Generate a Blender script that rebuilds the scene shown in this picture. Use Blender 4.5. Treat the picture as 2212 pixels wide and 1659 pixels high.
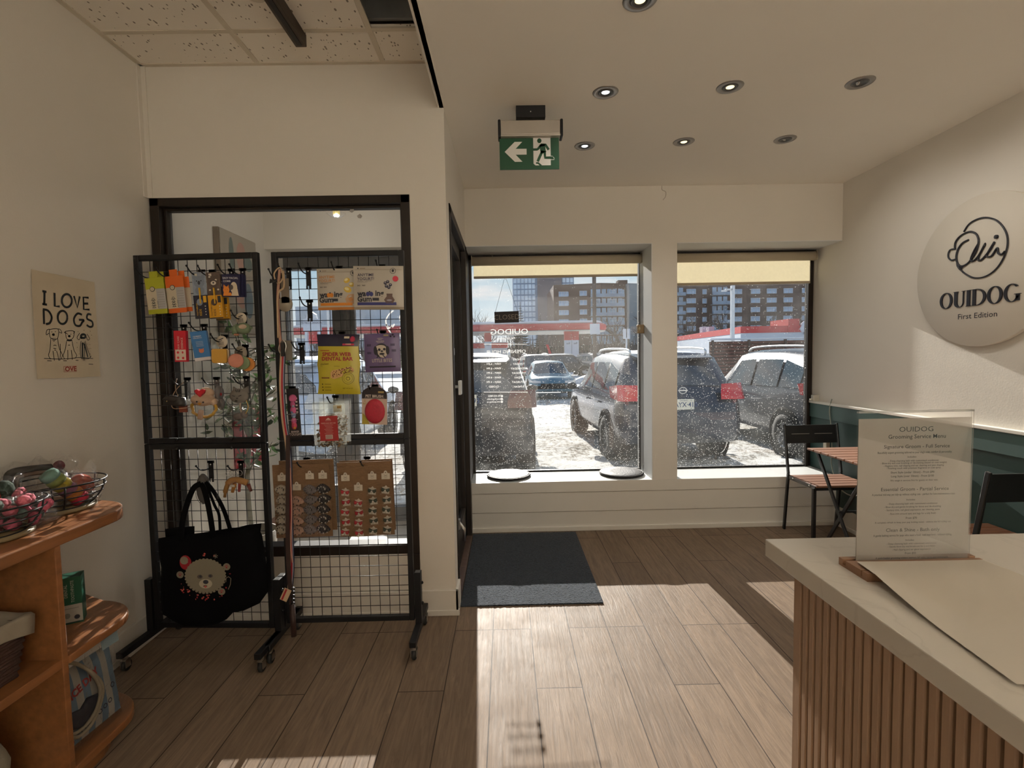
import bpy, math, random
from mathutils import Vector, Matrix, noise
S = bpy.context.scene
for o in list(bpy.data.objects): bpy.data.objects.remove(o)
# ---------------------------------------------------------------- camera
FPX, YAW, PITCH, ROLL, CAMZ = 1082.85, .0112, .0566, .0185, 1.37
fw = Vector((math.sin(YAW)*math.cos(PITCH), math.cos(YAW)*math.cos(PITCH), -math.sin(PITCH)))
rt = Vector((math.cos(YAW), -math.sin(YAW), 0)); up = rt.cross(fw)
cR, sR = math.cos(ROLL), math.sin(ROLL)
rt, up = rt*cR-up*sR, rt*sR+up*cR
cd = bpy.data.cameras.new('camera'); cam = bpy.data.objects.new('camera', cd); S.collection.objects.link(cam)
cd.sensor_width = 36; cd.lens = FPX/2212*36; cd.clip_start = .05; cd.clip_end = 600
cam.matrix_world = Matrix(((rt.x, up.x, -fw.x, 0), (rt.y, up.y, -fw.y, 0), (rt.z, up.z, -fw.z, CAMZ), (0, 0, 0, 1)))
S.camera = cam
def at(px, py, ax, v):
    """point of the plane ax = v seen at photo pixel (px, py): used to measure positions"""
    d = fw*FPX+rt*(px-1106)-up*(py-829.5); i = 'xyz'.index(ax); o = (0, 0, CAMZ)
    return Vector(o)+d*((v-o[i])/d[i])
# ---------------------------------------------------------------- world, sun, exposure
S.view_settings.view_transform = 'Standard'; S.view_settings.look = 'None'
S.view_settings.gamma = 1; S.view_settings.use_curve_mapping = False
S.view_settings.exposure = EXPO = 0.15
S.cycles.use_denoising = True; S.cycles.use_adaptive_sampling = True; S.cycles.adaptive_threshold = .015
S.cycles.max_bounces = 9; S.cycles.diffuse_bounces = 5; S.cycles.glossy_bounces = 4
S.cycles.transmission_bounces = 6; S.cycles.transparent_max_bounces = 32
S.cycles.sample_clamp_indirect = 4; S.cycles.caustics_reflective = False; S.cycles.caustics_refractive = False
SUN = Vector((.058, -1, -.414))
sl = bpy.data.lights.new('sun', 'SUN'); sl.energy = 10.2; sl.angle = .006; sl.color = (1, .95, .86)
so = bpy.data.objects.new('sun', sl); S.collection.objects.link(so)
so.rotation_euler = SUN.to_track_quat('-Z', 'Y').to_euler(); so.location = (0, 60, 30)
W = bpy.data.worlds.new('sky'); S.world = W; W.use_nodes = True
nt = W.node_tree; nt.nodes.clear(); L = nt.links.new
def N(t, k, **kw):
    n = t.nodes.new(k)
    for a, b in kw.items(): setattr(n, a, b)
    return n
tc = N(nt, 'ShaderNodeTexCoord'); sp = N(nt, 'ShaderNodeSeparateXYZ'); L(tc.outputs['Generated'], sp.inputs[0])
rp = N(nt, 'ShaderNodeValToRGB'); L(sp.outputs[2], rp.inputs[0])
e = rp.color_ramp.elements; e[0].position = 0; e[0].color = (.93, .97, 1, 1); e[1].position = .6; e[1].color = (.13, .32, .62, 1)
q = e.new(.08); q.color = (.78, .91, .98, 1); q = e.new(.2); q.color = (.38, .66, .84, 1)
mp = N(nt, 'ShaderNodeMapping'); mp.inputs['Scale'].default_value = (2.2, 2.2, 12); L(tc.outputs['Generated'], mp.inputs[0])
nz = N(nt, 'ShaderNodeTexNoise'); nz.inputs['Scale'].default_value = 2.3; nz.inputs['Detail'].default_value = 6; L(mp.outputs[0], nz.inputs[0])
cr = N(nt, 'ShaderNodeValToRGB'); cr.color_ramp.elements[0].position = .46; cr.color_ramp.elements[1].position = .66; L(nz.outputs[0], cr.inputs[0])
mx = N(nt, 'ShaderNodeMix', data_type='RGBA'); L(cr.outputs[0], mx.inputs[0]); L(rp.outputs[0], mx.inputs[6]); mx.inputs[7].default_value = (1, 1, 1, 1)
bg = N(nt, 'ShaderNodeBackground'); bg.inputs[1].default_value = .76; L(mx.outputs[2], bg.inputs[0])
ou = N(nt, 'ShaderNodeOutputWorld'); L(bg.outputs[0], ou.inputs[0])
# ---------------------------------------------------------------- materials
def srgb(c):
    if isinstance(c, str):
        c = tuple(int(c[i:i+2], 16)/255 for i in (0, 2, 4))
        c = tuple(x/12.92 if x <= .04045 else ((x+.055)/1.055)**2.4 for x in c)
    return (*c[:3], 1)
MATS = {}
def mat(name, col, rough=.6, metal=0, var=.05, sc=8, bump=0, bsc=60, spec=.5, trans=0, stretch=(1, 1, 1), emit=None, coat=0):
    if name in MATS: return MATS[name]
    m = bpy.data.materials.new(name); m.use_nodes = True; t = m.node_tree; t.nodes.clear(); l = t.links.new
    b = N(t, 'ShaderNodeBsdfPrincipled'); o = N(t, 'ShaderNodeOutputMaterial')
    tc = N(t, 'ShaderNodeTexCoord'); mp = N(t, 'ShaderNodeMapping'); mp.inputs['Scale'].default_value = stretch; l(tc.outputs['Object'], mp.inputs[0])
    nz = N(t, 'ShaderNodeTexNoise'); nz.inputs['Scale'].default_value = sc; nz.inputs['Detail'].default_value = 4; l(mp.outputs[0], nz.inputs[0])
    c = srgb(col); mx = N(t, 'ShaderNodeMix', data_type='RGBA')
    mx.inputs[6].default_value = tuple(max(0, x*(1-var*2)) for x in c[:3])+(1,); mx.inputs[7].default_value = tuple(min(1, x*(1+var*2)) for x in c[:3])+(1,)
    l(nz.outputs[0], mx.inputs[0]); l(mx.outputs[2], b.inputs['Base Color'])
    b.inputs['Roughness'].default_value = rough; b.inputs['Metallic'].default_value = metal; b.inputs['Specular IOR Level'].default_value = spec
    b.inputs['Coat Weight'].default_value = coat
    if bump:
        n2 = N(t, 'ShaderNodeTexNoise'); n2.inputs['Scale'].default_value = bsc; n2.inputs['Detail'].default_value = 5; l(mp.outputs[0], n2.inputs[0])
        bp = N(t, 'ShaderNodeBump'); bp.inputs['Strength'].default_value = bump; bp.inputs['Distance'].default_value = .01; l(n2.outputs[0], bp.inputs['Height']); l(bp.outputs[0], b.inputs['Normal'])
    if emit: b.inputs['Emission Color'].default_value = srgb(emit[0]); b.inputs['Emission Strength'].default_value = emit[1]
    out = b.outputs[0]
    if trans:
        tr = N(t, 'ShaderNodeBsdfTranslucent'); l(mx.outputs[2], tr.inputs[0]); ms = N(t, 'ShaderNodeMixShader'); ms.inputs[0].default_value = trans
        l(b.outputs[0], ms.inputs[1]); l(tr.outputs[0], ms.inputs[2]); out = ms.outputs[0]
    l(out, o.inputs[0]); MATS[name] = m; return m
def clear(name, tint=(1, 1, 1), refl=1.45, bump=0, bsc=20, rough=.02, dirt=None, gain=1., haze=0):
    """thin transparent sheet: transparent + fresnel reflection (+ salt specks)"""
    if name in MATS: return MATS[name]
    m = bpy.data.materials.new(name); m.use_nodes = True; t = m.node_tree; t.nodes.clear(); l = t.links.new
    o = N(t, 'ShaderNodeOutputMaterial'); tr = N(t, 'ShaderNodeBsdfTransparent'); tr.inputs[0].default_value = (*tint, 1)
    gl = N(t, 'ShaderNodeBsdfGlossy'); gl.inputs['Roughness'].default_value = rough
    fr = N(t, 'ShaderNodeFresnel'); fr.inputs[0].default_value = refl
    mg = N(t, 'ShaderNodeMath', operation='MULTIPLY'); mg.use_clamp = True; mg.inputs[1].default_value = gain; l(fr.outputs[0], mg.inputs[0])
    ms = N(t, 'ShaderNodeMixShader'); l(mg.outputs[0], ms.inputs[0]); l(tr.outputs[0], ms.inputs[1]); l(gl.outputs[0], ms.inputs[2])
    tc = N(t, 'ShaderNodeTexCoord'); out = ms.outputs[0]
    if bump:
        n2 = N(t, 'ShaderNodeTexNoise'); n2.inputs['Scale'].default_value = bsc; n2.inputs['Detail'].default_value = 3; n2.inputs['Distortion'].default_value = 1.5; l(tc.outputs['Object'], n2.inputs[0])
        bp = N(t, 'ShaderNodeBump'); bp.inputs['Strength'].default_value = bump; bp.inputs['Distance'].default_value = .02; l(n2.outputs[0], bp.inputs['Height']); l(bp.outputs[0], gl.inputs['Normal']); l(bp.outputs[0], fr.inputs['Normal'])
    if haze or dirt:
        df = N(t, 'ShaderNodeBsdfDiffuse'); df.inputs[0].default_value = (.85, .85, .83, 1); tl = N(t, 'ShaderNodeBsdfTranslucent'); tl.inputs[0].default_value = (.85, .85, .83, 1)
        ad = N(t, 'ShaderNodeMixShader'); ad.inputs[0].default_value = .5; l(df.outputs[0], ad.inputs[1]); l(tl.outputs[0], ad.inputs[2])
        m2 = N(t, 'ShaderNodeMixShader'); l(out, m2.inputs[1]); l(ad.outputs[0], m2.inputs[2]); out = m2.outputs[0]
        m2.inputs[0].default_value = haze
        if dirt:
            # specks of road salt, denser towards the bottom of the pane, and faint smears
            vo = N(t, 'ShaderNodeTexVoronoi'); vo.inputs['Scale'].default_value = dirt; l(tc.outputs['Object'], vo.inputs[0])
            sx = N(t, 'ShaderNodeSeparateXYZ'); l(tc.outputs['Object'], sx.inputs[0])
            sz = N(t, 'ShaderNodeMapRange'); sz.inputs[1].default_value = 1.75; sz.inputs[2].default_value = .35; sz.inputs[3].default_value = .0; sz.inputs[4].default_value = 1; l(sx.outputs[2], sz.inputs[0])
            wn = N(t, 'ShaderNodeSeparateColor'); l(vo.outputs['Color'], wn.inputs[0])
            th = N(t, 'ShaderNodeMath', operation='MULTIPLY_ADD'); th.inputs[1].default_value = .36; th.inputs[2].default_value = .05; l(sz.outputs[0], th.inputs[0])
            g1 = N(t, 'ShaderNodeMath', operation='LESS_THAN'); l(wn.outputs[0], g1.inputs[0]); l(th.outputs[0], g1.inputs[1])
            r1 = N(t, 'ShaderNodeMath', operation='MULTIPLY'); r1.inputs[1].default_value = .33; l(wn.outputs[1], r1.inputs[0])
            g2 = N(t, 'ShaderNodeMath', operation='LESS_THAN'); l(vo.outputs['Distance'], g2.inputs[0]); l(r1.outputs[0], g2.inputs[1])
            g3 = N(t, 'ShaderNodeMath', operation='MULTIPLY'); l(g1.outputs[0], g3.inputs[0]); l(g2.outputs[0], g3.inputs[1])
            sm = N(t, 'ShaderNodeTexNoise'); sm.inputs['Scale'].default_value = 3; sm.inputs['Detail'].default_value = 8; l(tc.outputs['Object'], sm.inputs[0])
            s2 = N(t, 'ShaderNodeMapRange'); s2.inputs[1].default_value = .4; s2.inputs[2].default_value = .85; s2.inputs[3].default_value = haze; s2.inputs[4].default_value = .045; l(sm.outputs[0], s2.inputs[0])
            g4 = N(t, 'ShaderNodeMath', operation='MULTIPLY_ADD'); g4.inputs[1].default_value = .6; l(g3.outputs[0], g4.inputs[0]); l(s2.outputs[0], g4.inputs[2])
            l(g4.outputs[0], m2.inputs[0])
    l(out, o.inputs[0]); MATS[name] = m; return m
def floor_mat():
    m = bpy.data.materials.new('oak_planks'); m.use_nodes = True; t = m.node_tree; t.nodes.clear(); l = t.links.new
    b = N(t, 'ShaderNodeBsdfPrincipled'); o = N(t, 'ShaderNodeOutputMaterial'); l(b.outputs[0], o.inputs[0])
    tc = N(t, 'ShaderNodeTexCoord'); sx = N(t, 'ShaderNodeSeparateXYZ'); l(tc.outputs['Object'], sx.inputs[0]); cb = N(t, 'ShaderNodeCombineXYZ')
    l(sx.outputs[1], cb.inputs[0]); ax = N(t, 'ShaderNodeMath', operation='ADD'); ax.inputs[1].default_value = .09+.19*20; l(sx.outputs[0], ax.inputs[0]); l(ax.outputs[0], cb.inputs[1])
    br = N(t, 'ShaderNodeTexBrick'); l(cb.outputs[0], br.inputs[0]); br.offset = .37; br.offset_frequency = 3; br.squash = 1
    br.inputs['Scale'].default_value = 1; br.inputs['Brick Width'].default_value = 1.22; br.inputs['Row Height'].default_value = .19; br.inputs['Mortar Size'].default_value = .0022; br.inputs['Mortar Smooth'].default_value = .1
    br.inputs['Color1'].default_value = (.178, .126, .087, 1); br.inputs['Color2'].default_value = (.218, .156, .108, 1); br.inputs['Mortar'].default_value = (.045, .03, .02, 1); br.inputs['Bias'].default_value = 0
    mp = N(t, 'ShaderNodeMapping'); mp.inputs['Scale'].default_value = (34, 2.4, 1); l(tc.outputs['Object'], mp.inputs[0])
    ad = N(t, 'ShaderNodeVectorMath', operation='ADD'); l(mp.outputs[0], ad.inputs[0]); 
    sc = N(t, 'ShaderNodeVectorMath', operation='SCALE'); sc.inputs['Scale'].default_value = 9; l(br.outputs['Color'], sc.inputs[0]); l(sc.outputs[0], ad.inputs[1])
    nz = N(t, 'ShaderNodeTexNoise'); nz.inputs['Scale'].default_value = 1.6; nz.inputs['Detail'].default_value = 9; nz.inputs['Roughness'].default_value = .68; nz.inputs['Distortion'].default_value = 1.3; l(ad.outputs[0], nz.inputs[0])
    rr = N(t, 'ShaderNodeMapRange'); rr.inputs[1].default_value = .3; rr.inputs[2].default_value = .72; rr.inputs[3].default_value = .66; rr.inputs[4].default_value = 1.22; l(nz.outputs[0], rr.inputs[0])
    mm = N(t, 'ShaderNodeMix', data_type='RGBA', blend_type='MULTIPLY'); mm.inputs[0].default_value = 1; l(br.outputs['Color'], mm.inputs[6]); l(rr.outputs[0], mm.inputs[7]); l(mm.outputs[2], b.inputs['Base Color'])
    hs = N(t, 'ShaderNodeMath', operation='SUBTRACT'); l(nz.outputs[0], hs.inputs[0]); l(br.outputs['Fac'], hs.inputs[1])
    bp = N(t, 'ShaderNodeBump'); bp.inputs['Strength'].default_value = .45; bp.inputs['Distance'].default_value = .004; l(hs.outputs[0], bp.inputs['Height']); l(bp.outputs[0], b.inputs['Normal'])
    n3 = N(t, 'ShaderNodeTexNoise'); n3.inputs['Scale'].default_value = 5; n3.inputs['Detail'].default_value = 7; l(tc.outputs['Object'], n3.inputs[0])
    r3 = N(t, 'ShaderNodeMapRange'); r3.inputs[3].default_value = .42; r3.inputs[4].default_value = .66; b.inputs['Specular IOR Level'].default_value = .11; l(n3.outputs[0], r3.inputs[0]); l(r3.outputs[0], b.inputs['Roughness'])
    return m
def tile_mat():
    """mineral-fibre ceiling tile with pin holes and fissures"""
    m = bpy.data.materials.new('ceiling_tile'); m.use_nodes = True; t = m.node_tree; l = t.links.new; b = t.nodes['Principled BSDF']
    tc = N(t, 'ShaderNodeTexCoord'); mp = N(t, 'ShaderNodeMapping'); mp.inputs['Scale'].default_value = (1, .55, 1); l(tc.outputs['Object'], mp.inputs[0])
    vo = N(t, 'ShaderNodeTexVoronoi'); vo.inputs['Scale'].default_value = 75; l(mp.outputs[0], vo.inputs[0]); se = N(t, 'ShaderNodeSeparateColor'); l(vo.outputs['Color'], se.inputs[0])
    r1 = N(t, 'ShaderNodeMapRange'); r1.inputs[1].default_value = .55; r1.inputs[2].default_value = 1; r1.inputs[3].default_value = 0; r1.inputs[4].default_value = .38; l(se.outputs[0], r1.inputs[0])
    g = N(t, 'ShaderNodeMath', operation='LESS_THAN'); l(vo.outputs['Distance'], g.inputs[0]); l(r1.outputs[0], g.inputs[1])
    mx = N(t, 'ShaderNodeMix', data_type='RGBA'); l(g.outputs[0], mx.inputs[0]); mx.inputs[6].default_value = (.86, .81, .73, 1); mx.inputs[7].default_value = (.25, .22, .18, 1); l(mx.outputs[2], b.inputs['Base Color'])
    b.inputs['Roughness'].default_value = .95; return m
def snow_ground_mat():
    """trodden, patchy snow and slush over asphalt"""
    m = bpy.data.materials.new('snowy_asphalt'); m.use_nodes = True; t = m.node_tree; l = t.links.new; b = t.nodes['Principled BSDF']
    tc = N(t, 'ShaderNodeTexCoord'); mp = N(t, 'ShaderNodeMapping'); mp.inputs['Scale'].default_value = (1, .8, 1); l(tc.outputs['Object'], mp.inputs[0])
    n1 = N(t, 'ShaderNodeTexNoise'); n1.inputs['Scale'].default_value = .9; n1.inputs['Detail'].default_value = 3; l(mp.outputs[0], n1.inputs[0])
    n2 = N(t, 'ShaderNodeTexNoise'); n2.inputs['Scale'].default_value = 11; n2.inputs['Detail'].default_value = 9; n2.inputs['Roughness'].default_value = .7; l(mp.outputs[0], n2.inputs[0])
    a = N(t, 'ShaderNodeMath', operation='MULTIPLY_ADD'); a.inputs[1].default_value = .45; l(n1.outputs[0], a.inputs[0]); l(n2.outputs[0], a.inputs[2])
    r = N(t, 'ShaderNodeValToRGB'); l(a.outputs[0], r.inputs[0]); e = r.color_ramp.elements
    e[0].position = .54; e[0].color = (.10, .09, .075, 1); e[1].position = .74; e[1].color = (.78, .77, .74, 1); k = e.new(.62); k.color = (.34, .31, .26, 1)
    l(r.outputs[0], b.inputs['Base Color']); b.inputs['Roughness'].default_value = .95; b.inputs['Specular IOR Level'].default_value = .08
    bp = N(t, 'ShaderNodeBump'); bp.inputs['Strength'].default_value = .9; bp.inputs['Distance'].default_value = .06; l(a.outputs[0], bp.inputs['Height']); l(bp.outputs[0], b.inputs['Normal'])
    return m
PAINT = mat('wall_paint', (.74, .70, .635), .85, var=.015, sc=3, bump=.05, bsc=120)
CEIL = mat('ceiling_paint', (.90, .86, .78), .9, var=.01, sc=2)
TRIMW = mat('trim_paint', (.73, .70, .64), .55, var=.015, sc=3)
BRONZE = mat('dark_bronze_metal', (.016, .011, .008), .5, .0, var=.15, spec=.3)
BLACK = mat('black_powder_coat', (.007, .007, .008), .5, .0, var=.1, spec=.3)
CHROME = mat('zinc_metal', (.55, .53, .50), .3, 1, var=.05)
NICKEL = mat('brushed_nickel', (.33, .31, .29), .38, 1, var=.08, sc=30)
RUBBER = mat('black_rubber', (.015, .015, .015), .7, var=.1)
WHITE = mat('white_print', (.80, .79, .76), .6, var=.01)
INK = mat('black_ink', (.015, .017, .025), .6, var=.05)
def C(h, rough=.6, **k): return mat('c'+h+('' if rough == .6 else str(rough))+''.join(sorted(f'{a}{b}' for a, b in k.items())), h, rough, **k)
# ---------------------------------------------------------------- mesh builder
def FR(o, x=(1, 0, 0), y=(0, 0, 1)):
    x = Vector(x).normalized(); y = Vector(y).normalized(); z = x.cross(y).normalized(); y = z.cross(x)
    return Matrix(((x.x, y.x, z.x, o[0]), (x.y, y.y, z.y, o[1]), (x.z, y.z, z.z, o[2]), (0, 0, 0, 1)))
def rotf(M, yaw=0, roll=0, pitch=0): return M @ Matrix.Rotation(yaw, 4, 'Y') @ Matrix.Rotation(pitch, 4, 'X') @ Matrix.Rotation(roll, 4, 'Z')
I4 = Matrix.Identity(4); TXT = {}
def text_geo(s, bold=0):
    k = (s, bold)
    if k not in TXT:
        cu = bpy.data.curves.new('t', 'FONT'); cu.body = s; cu.size = 1; cu.align_x = 'CENTER'; cu.align_y = 'CENTER'; cu.resolution_u = 2; cu.offset = bold
        ob = bpy.data.objects.new('t', cu); me = ob.to_mesh()
        TXT[k] = ([v.co.copy() for v in me.vertices], [tuple(p.vertices) for p in me.polygons])
        ob.to_mesh_clear(); bpy.data.objects.remove(ob); bpy.data.curves.remove(cu)
    return TXT[k]
class MB:
    def __init__(s): s.v = []; s.f = []; s.m = []; s.s = []
    def add(s, vs, fs, mat=0, smooth=False, M=None, fn=None):
        o = len(s.v)
        for p in vs:
            p = Vector(p)
            if fn: p = Vector(fn(p))
            s.v.append(M @ p if M is not None else p)
        for i, f in enumerate(fs):
            s.f.append(tuple(o+a for a in f)); s.m.append(mat[i] if isinstance(mat, list) else mat); s.s.append(smooth)
        return s
    def box(s, x0, x1, y0, y1, z0, z1, mat=0, M=None):
        return s.add([(x, y, z) for z in (z0, z1) for y in (y0, y1) for x in (x0, x1)], [(0, 2, 3, 1), (4, 5, 7, 6), (0, 1, 5, 4), (2, 6, 7, 3), (0, 4, 6, 2), (1, 3, 7, 5)], mat, False, M)
    def cb(s, c, sz, mat=0, M=None):
        return s.box(c[0]-sz[0]/2, c[0]+sz[0]/2, c[1]-sz[1]/2, c[1]+sz[1]/2, c[2]-sz[2]/2, c[2]+sz[2]/2, mat, M)
    def bar(s, a, b, w, h, mat=0, upv=(0, 0, 1)):
        a = Vector(a); b = Vector(b); d = (b-a); x = d.normalized(); u = Vector(upv)
        y = u.cross(x)
        if y.length < 1e-3: y = Vector((0, 1, 0)).cross(x)
        M = FR(a, x, y.normalized()); return s.box(0, d.length, -w/2, w/2, -h/2, h/2, mat, M)
    def tube(s, pts, r, n=8, mat=0, closed=False, M=None):
        pts = [Vector(p) for p in pts]; k = len(pts); rs = r if isinstance(r, (list, tuple)) else [r]*k
        vs = []; t0 = None; u = None
        for i, p in enumerate(pts):
            a = pts[(i-1) % k] if (closed or i > 0) else p; b = pts[(i+1) % k] if (closed or i < k-1) else p
            t = (b-a); t = t.normalized() if t.length > 1e-9 else Vector((0, 0, 1))
            if u is None: u = t.orthogonal().normalized()
            else:
                u = u-t*u.dot(t); u = u.normalized() if u.length > 1e-6 else t.orthogonal().normalized()
            w = t.cross(u)
            for j in range(n):
                a2 = 2*math.pi*j/n; vs.append(p+(u*math.cos(a2)+w*math.sin(a2))*rs[i])
        fs = []
        for i in range(k if closed else k-1):
            for j in range(n): fs.append((i*n+j, i*n+(j+1) % n, ((i+1) % k)*n+(j+1) % n, ((i+1) % k)*n+j))
        if not closed: fs += [tuple(range(n))[::-1], tuple((k-1)*n+j for j in range(n))]
        return s.add(vs, fs, mat, n > 4, M)
    def lathe(s, prof, n=24, mat=0, M=None, sx=1, sy=1, mats=None):
        vs = [(r*math.cos(2*math.pi*j/n)*sx, r*math.sin(2*math.pi*j/n)*sy, z) for r, z in prof for j in range(n)]
        fs = []; ms = []
        for i in range(len(prof)-1):
            for j in range(n): fs.append((i*n+j, i*n+(j+1) % n, (i+1)*n+(j+1) % n, (i+1)*n+j)); ms.append(mats[i] if mats else mat)
        return s.add(vs, fs, ms, True, M)
    def prism(s, poly, z0, z1, mat=0, M=None, smat=None):
        n = len(poly); vs = [(x, y, z0) for x, y in poly]+[(x, y, z1) for x, y in poly]
        fs = [tuple(range(n))[::-1], tuple(range(n, 2*n))]+[(i, (i+1) % n, n+(i+1) % n, n+i) for i in range(n)]
        return s.add(vs, fs, [mat]*2+[mat if smat is None else smat]*n, False, M)
    def ell(s, c, r, n=12, mat=0, M=None, m2=None):
        if not isinstance(r, (tuple, list)): r = (r, r, r)
        h = max(4, n//2); vs = []; fs = []
        for i in range(h+1):
            a = math.pi*i/h
            for j in range(n): b = 2*math.pi*j/n; vs.append((c[0]+r[0]*math.sin(a)*math.cos(b), c[1]+r[1]*math.sin(a)*math.sin(b), c[2]+r[2]*math.cos(a)))
        for i in range(h):
            for j in range(n): fs.append((i*n+j, (i+1)*n+j, (i+1)*n+(j+1) % n, i*n+(j+1) % n))
        return s.add(vs, fs, mat, True, M)
    def grid(s, fn, nu, nv, mat=0, smooth=True, M=None, mf=None):
        vs = [fn(i/nu, j/nv) for j in range(nv+1) for i in range(nu+1)]; fs = []; ms = []
        for j in range(nv):
            for i in range(nu):
                fs.append((j*(nu+1)+i, j*(nu+1)+i+1, (j+1)*(nu+1)+i+1, (j+1)*(nu+1)+i)); ms.append(mf((i+.5)/nu, (j+.5)/nv) if mf else mat)
        return s.add(vs, fs, ms, smooth, M)
    def text(s, st, c, size, M, mat=0, w=.0006, bold=0, xs=1, rot=0, fn=None):
        vs, fs = text_geo(st, bold); ca, sa = math.cos(rot), math.sin(rot)
        return s.add([(c[0]+size*(p.x*xs*ca-p.y*sa), c[1]+size*(p.x*xs*sa+p.y*ca), w) for p in vs], fs, mat, False, M, fn)
    def poly(s, pts, M, mat=0, w=.0005, fn=None):
        return s.add([(x, y, w) for x, y in pts], [tuple(range(len(pts)))], mat, False, M, fn)
    def rect(s, x0, x1, y0, y1, M, mat=0, w=.0005, fn=None, nu=4, nv=3):
        return s.grid(lambda u, v: (fn(Vector((x0+(x1-x0)*u, y0+(y1-y0)*v, w))) if fn else (x0+(x1-x0)*u, y0+(y1-y0)*v, w)), nu if fn else 1, nv if fn else 1, mat, False, M)
    def disc(s, c, rx, ry, M, mat=0, w=.0006, n=20, fn=None, rot=0):
        ca, sa = math.cos(rot), math.sin(rot)
        pts = [(rx*math.cos(2*math.pi*i/n), ry*math.sin(2*math.pi*i/n)) for i in range(n)]
        vs = [(c[0], c[1], w)]+[(c[0]+x*ca-y*sa, c[1]+x*sa+y*ca, w) for x, y in pts]
        return s.add(vs, [(0, 1+i, 1+(i+1) % n) for i in range(n)], mat, False, M, fn)
    def ring(s, c, rx, ry, wd, M, mat=0, w=.0006, n=24, fn=None, a0=0, a1=2*math.pi):
        vs = []
        for i in range(n+1):
            a = a0+(a1-a0)*i/n
            for k in (0, wd): vs.append((c[0]+(rx-k)*math.cos(a), c[1]+(ry-k)*math.sin(a), w))
        return s.add(vs, [(2*i, 2*i+2, 2*i+3, 2*i+1) for i in range(n)], mat, False, M, fn)
    def stroke(s, pts, wd, M, mat=0, w=.0007, fn=None, closed=False):
        pts = [Vector((p[0], p[1])) for p in pts]
        if closed: pts.append(pts[0])
        vs = []; n = len(pts)
        for i, p in enumerate(pts):
            t = pts[min(i+1, n-1)]-pts[max(i-1, 0)]; t = t.normalized() if t.length > 1e-9 else Vector((1, 0)); q = Vector((-t.y, t.x))*wd/2
            vs += [(p.x+q.x, p.y+q.y, w), (p.x-q.x, p.y-q.y, w)]
        return s.add(vs, [(2*i, 2*i+1, 2*i+3, 2*i+2) for i in range(n-1)], mat, False, M, fn)
    def puffy(s, outl, M, t, mat=0, rings=((1, 0), (.95, .55), (.84, .85), (.6, .98)), back=True, mf=None):
        n = len(outl); cx = sum(p[0] for p in outl)/n; cy = sum(p[1] for p in outl)/n
        for sg in ((1, -1) if back else (1,)):
            vs = [(cx+(x-cx)*k, cy+(y-cy)*k, sg*t*h) for k, h in rings for x, y in outl]+[(cx, cy, sg*t)]; fs = []
            for i in range(len(rings)-1):
                for j in range(n):
                    q = (i*n+j, i*n+(j+1) % n, (i+1)*n+(j+1) % n, (i+1)*n+j); fs.append(q if sg > 0 else q[::-1])
            b = (len(rings)-1)*n
            for j in range(n): q = (b+j, b+(j+1) % n, len(vs)-1); fs.append(q if sg > 0 else q[::-1])
            ms = [mf(sum(vs[a][0] for a in f)/len(f), sum(vs[a][1] for a in f)/len(f)) for f in fs] if mf else mat
            s.add(vs, fs, ms, True, M)
        return s
    def build(s, name, mats, parent=None, loc=None, bevel=0, seg=2, world=True):
        if not isinstance(mats, (list, tuple)): mats = [mats]
        me = bpy.data.meshes.new(name)
        off = Vector((0, 0, 0))
        if world and parent is not None:
            off = Vector(parent.location); q = parent.parent
            while q is not None: off += Vector(q.location); q = q.parent
        elif loc is not None: off = Vector(loc)
        me.from_pydata([v-off for v in s.v], [], s.f); me.update()
        for m in mats: me.materials.append(m)
        me.polygons.foreach_set('material_index', [min(a, len(mats)-1) for a in s.m]); me.polygons.foreach_set('use_smooth', s.s)
        o = bpy.data.objects.new(name, me); S.collection.objects.link(o)
        if parent is not None: o.parent = parent
        elif loc is not None: o.location = loc
        if bevel:
            b = o.modifiers.new('bevel', 'BEVEL'); b.width = bevel; b.segments = seg; b.limit_method = 'ANGLE'; b.angle_limit = .7
        return o
def tag(o, label=None, cat=None, group=None, kind=None):
    for k, v in (('label', label), ('category', cat), ('group', group), ('kind', kind)):
        if v: o[k] = v
    return o
def thing(name, label, cat, loc=(0, 0, 0), rz=0, group=None):
    o = bpy.data.objects.new(name, None); o.empty_display_size = .05; S.collection.objects.link(o); o.location = loc; o.rotation_euler = (0, 0, rz)
    return tag(o, label, cat, group)
def struct(name, mb, m, **k): return tag(mb.build(name, m, **k), kind='structure')
def one(name, mb, m, label, cat, group=None, loc=None, **k):
    if loc is None:
        xs = [v.x for v in mb.v]; ys = [v.y for v in mb.v]; zs = [v.z for v in mb.v]
        loc = ((min(xs)+max(xs))/2, (min(ys)+max(ys))/2, min(zs))
    return tag(mb.build(name, m, loc=loc, **k), label, cat, group)
def dup(root, loc, rz=None, label=None, group=None, sc=None):
    def cp(o, par):
        c = o.copy(); S.collection.objects.link(c)
        if par is not None: c.parent = par
        for ch in [x for x in KIDS.get(o.name, [])]: cp(ch, c)
        return c
    KIDS = {}
    def walk(o):
        KIDS[o.name] = list(o.children)
        for ch in o.children: walk(ch)
    walk(root); r = cp(root, None); r.location = loc
    if rz is not None: r.rotation_euler = (0, 0, rz)
    if label: r['label'] = label
    if group: r['group'] = group
    if sc: r.scale = sc if isinstance(sc, (tuple, list)) else (sc, sc, sc)
    return r
B = lambda *a, **k: MB().box(*a, **k)
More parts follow.
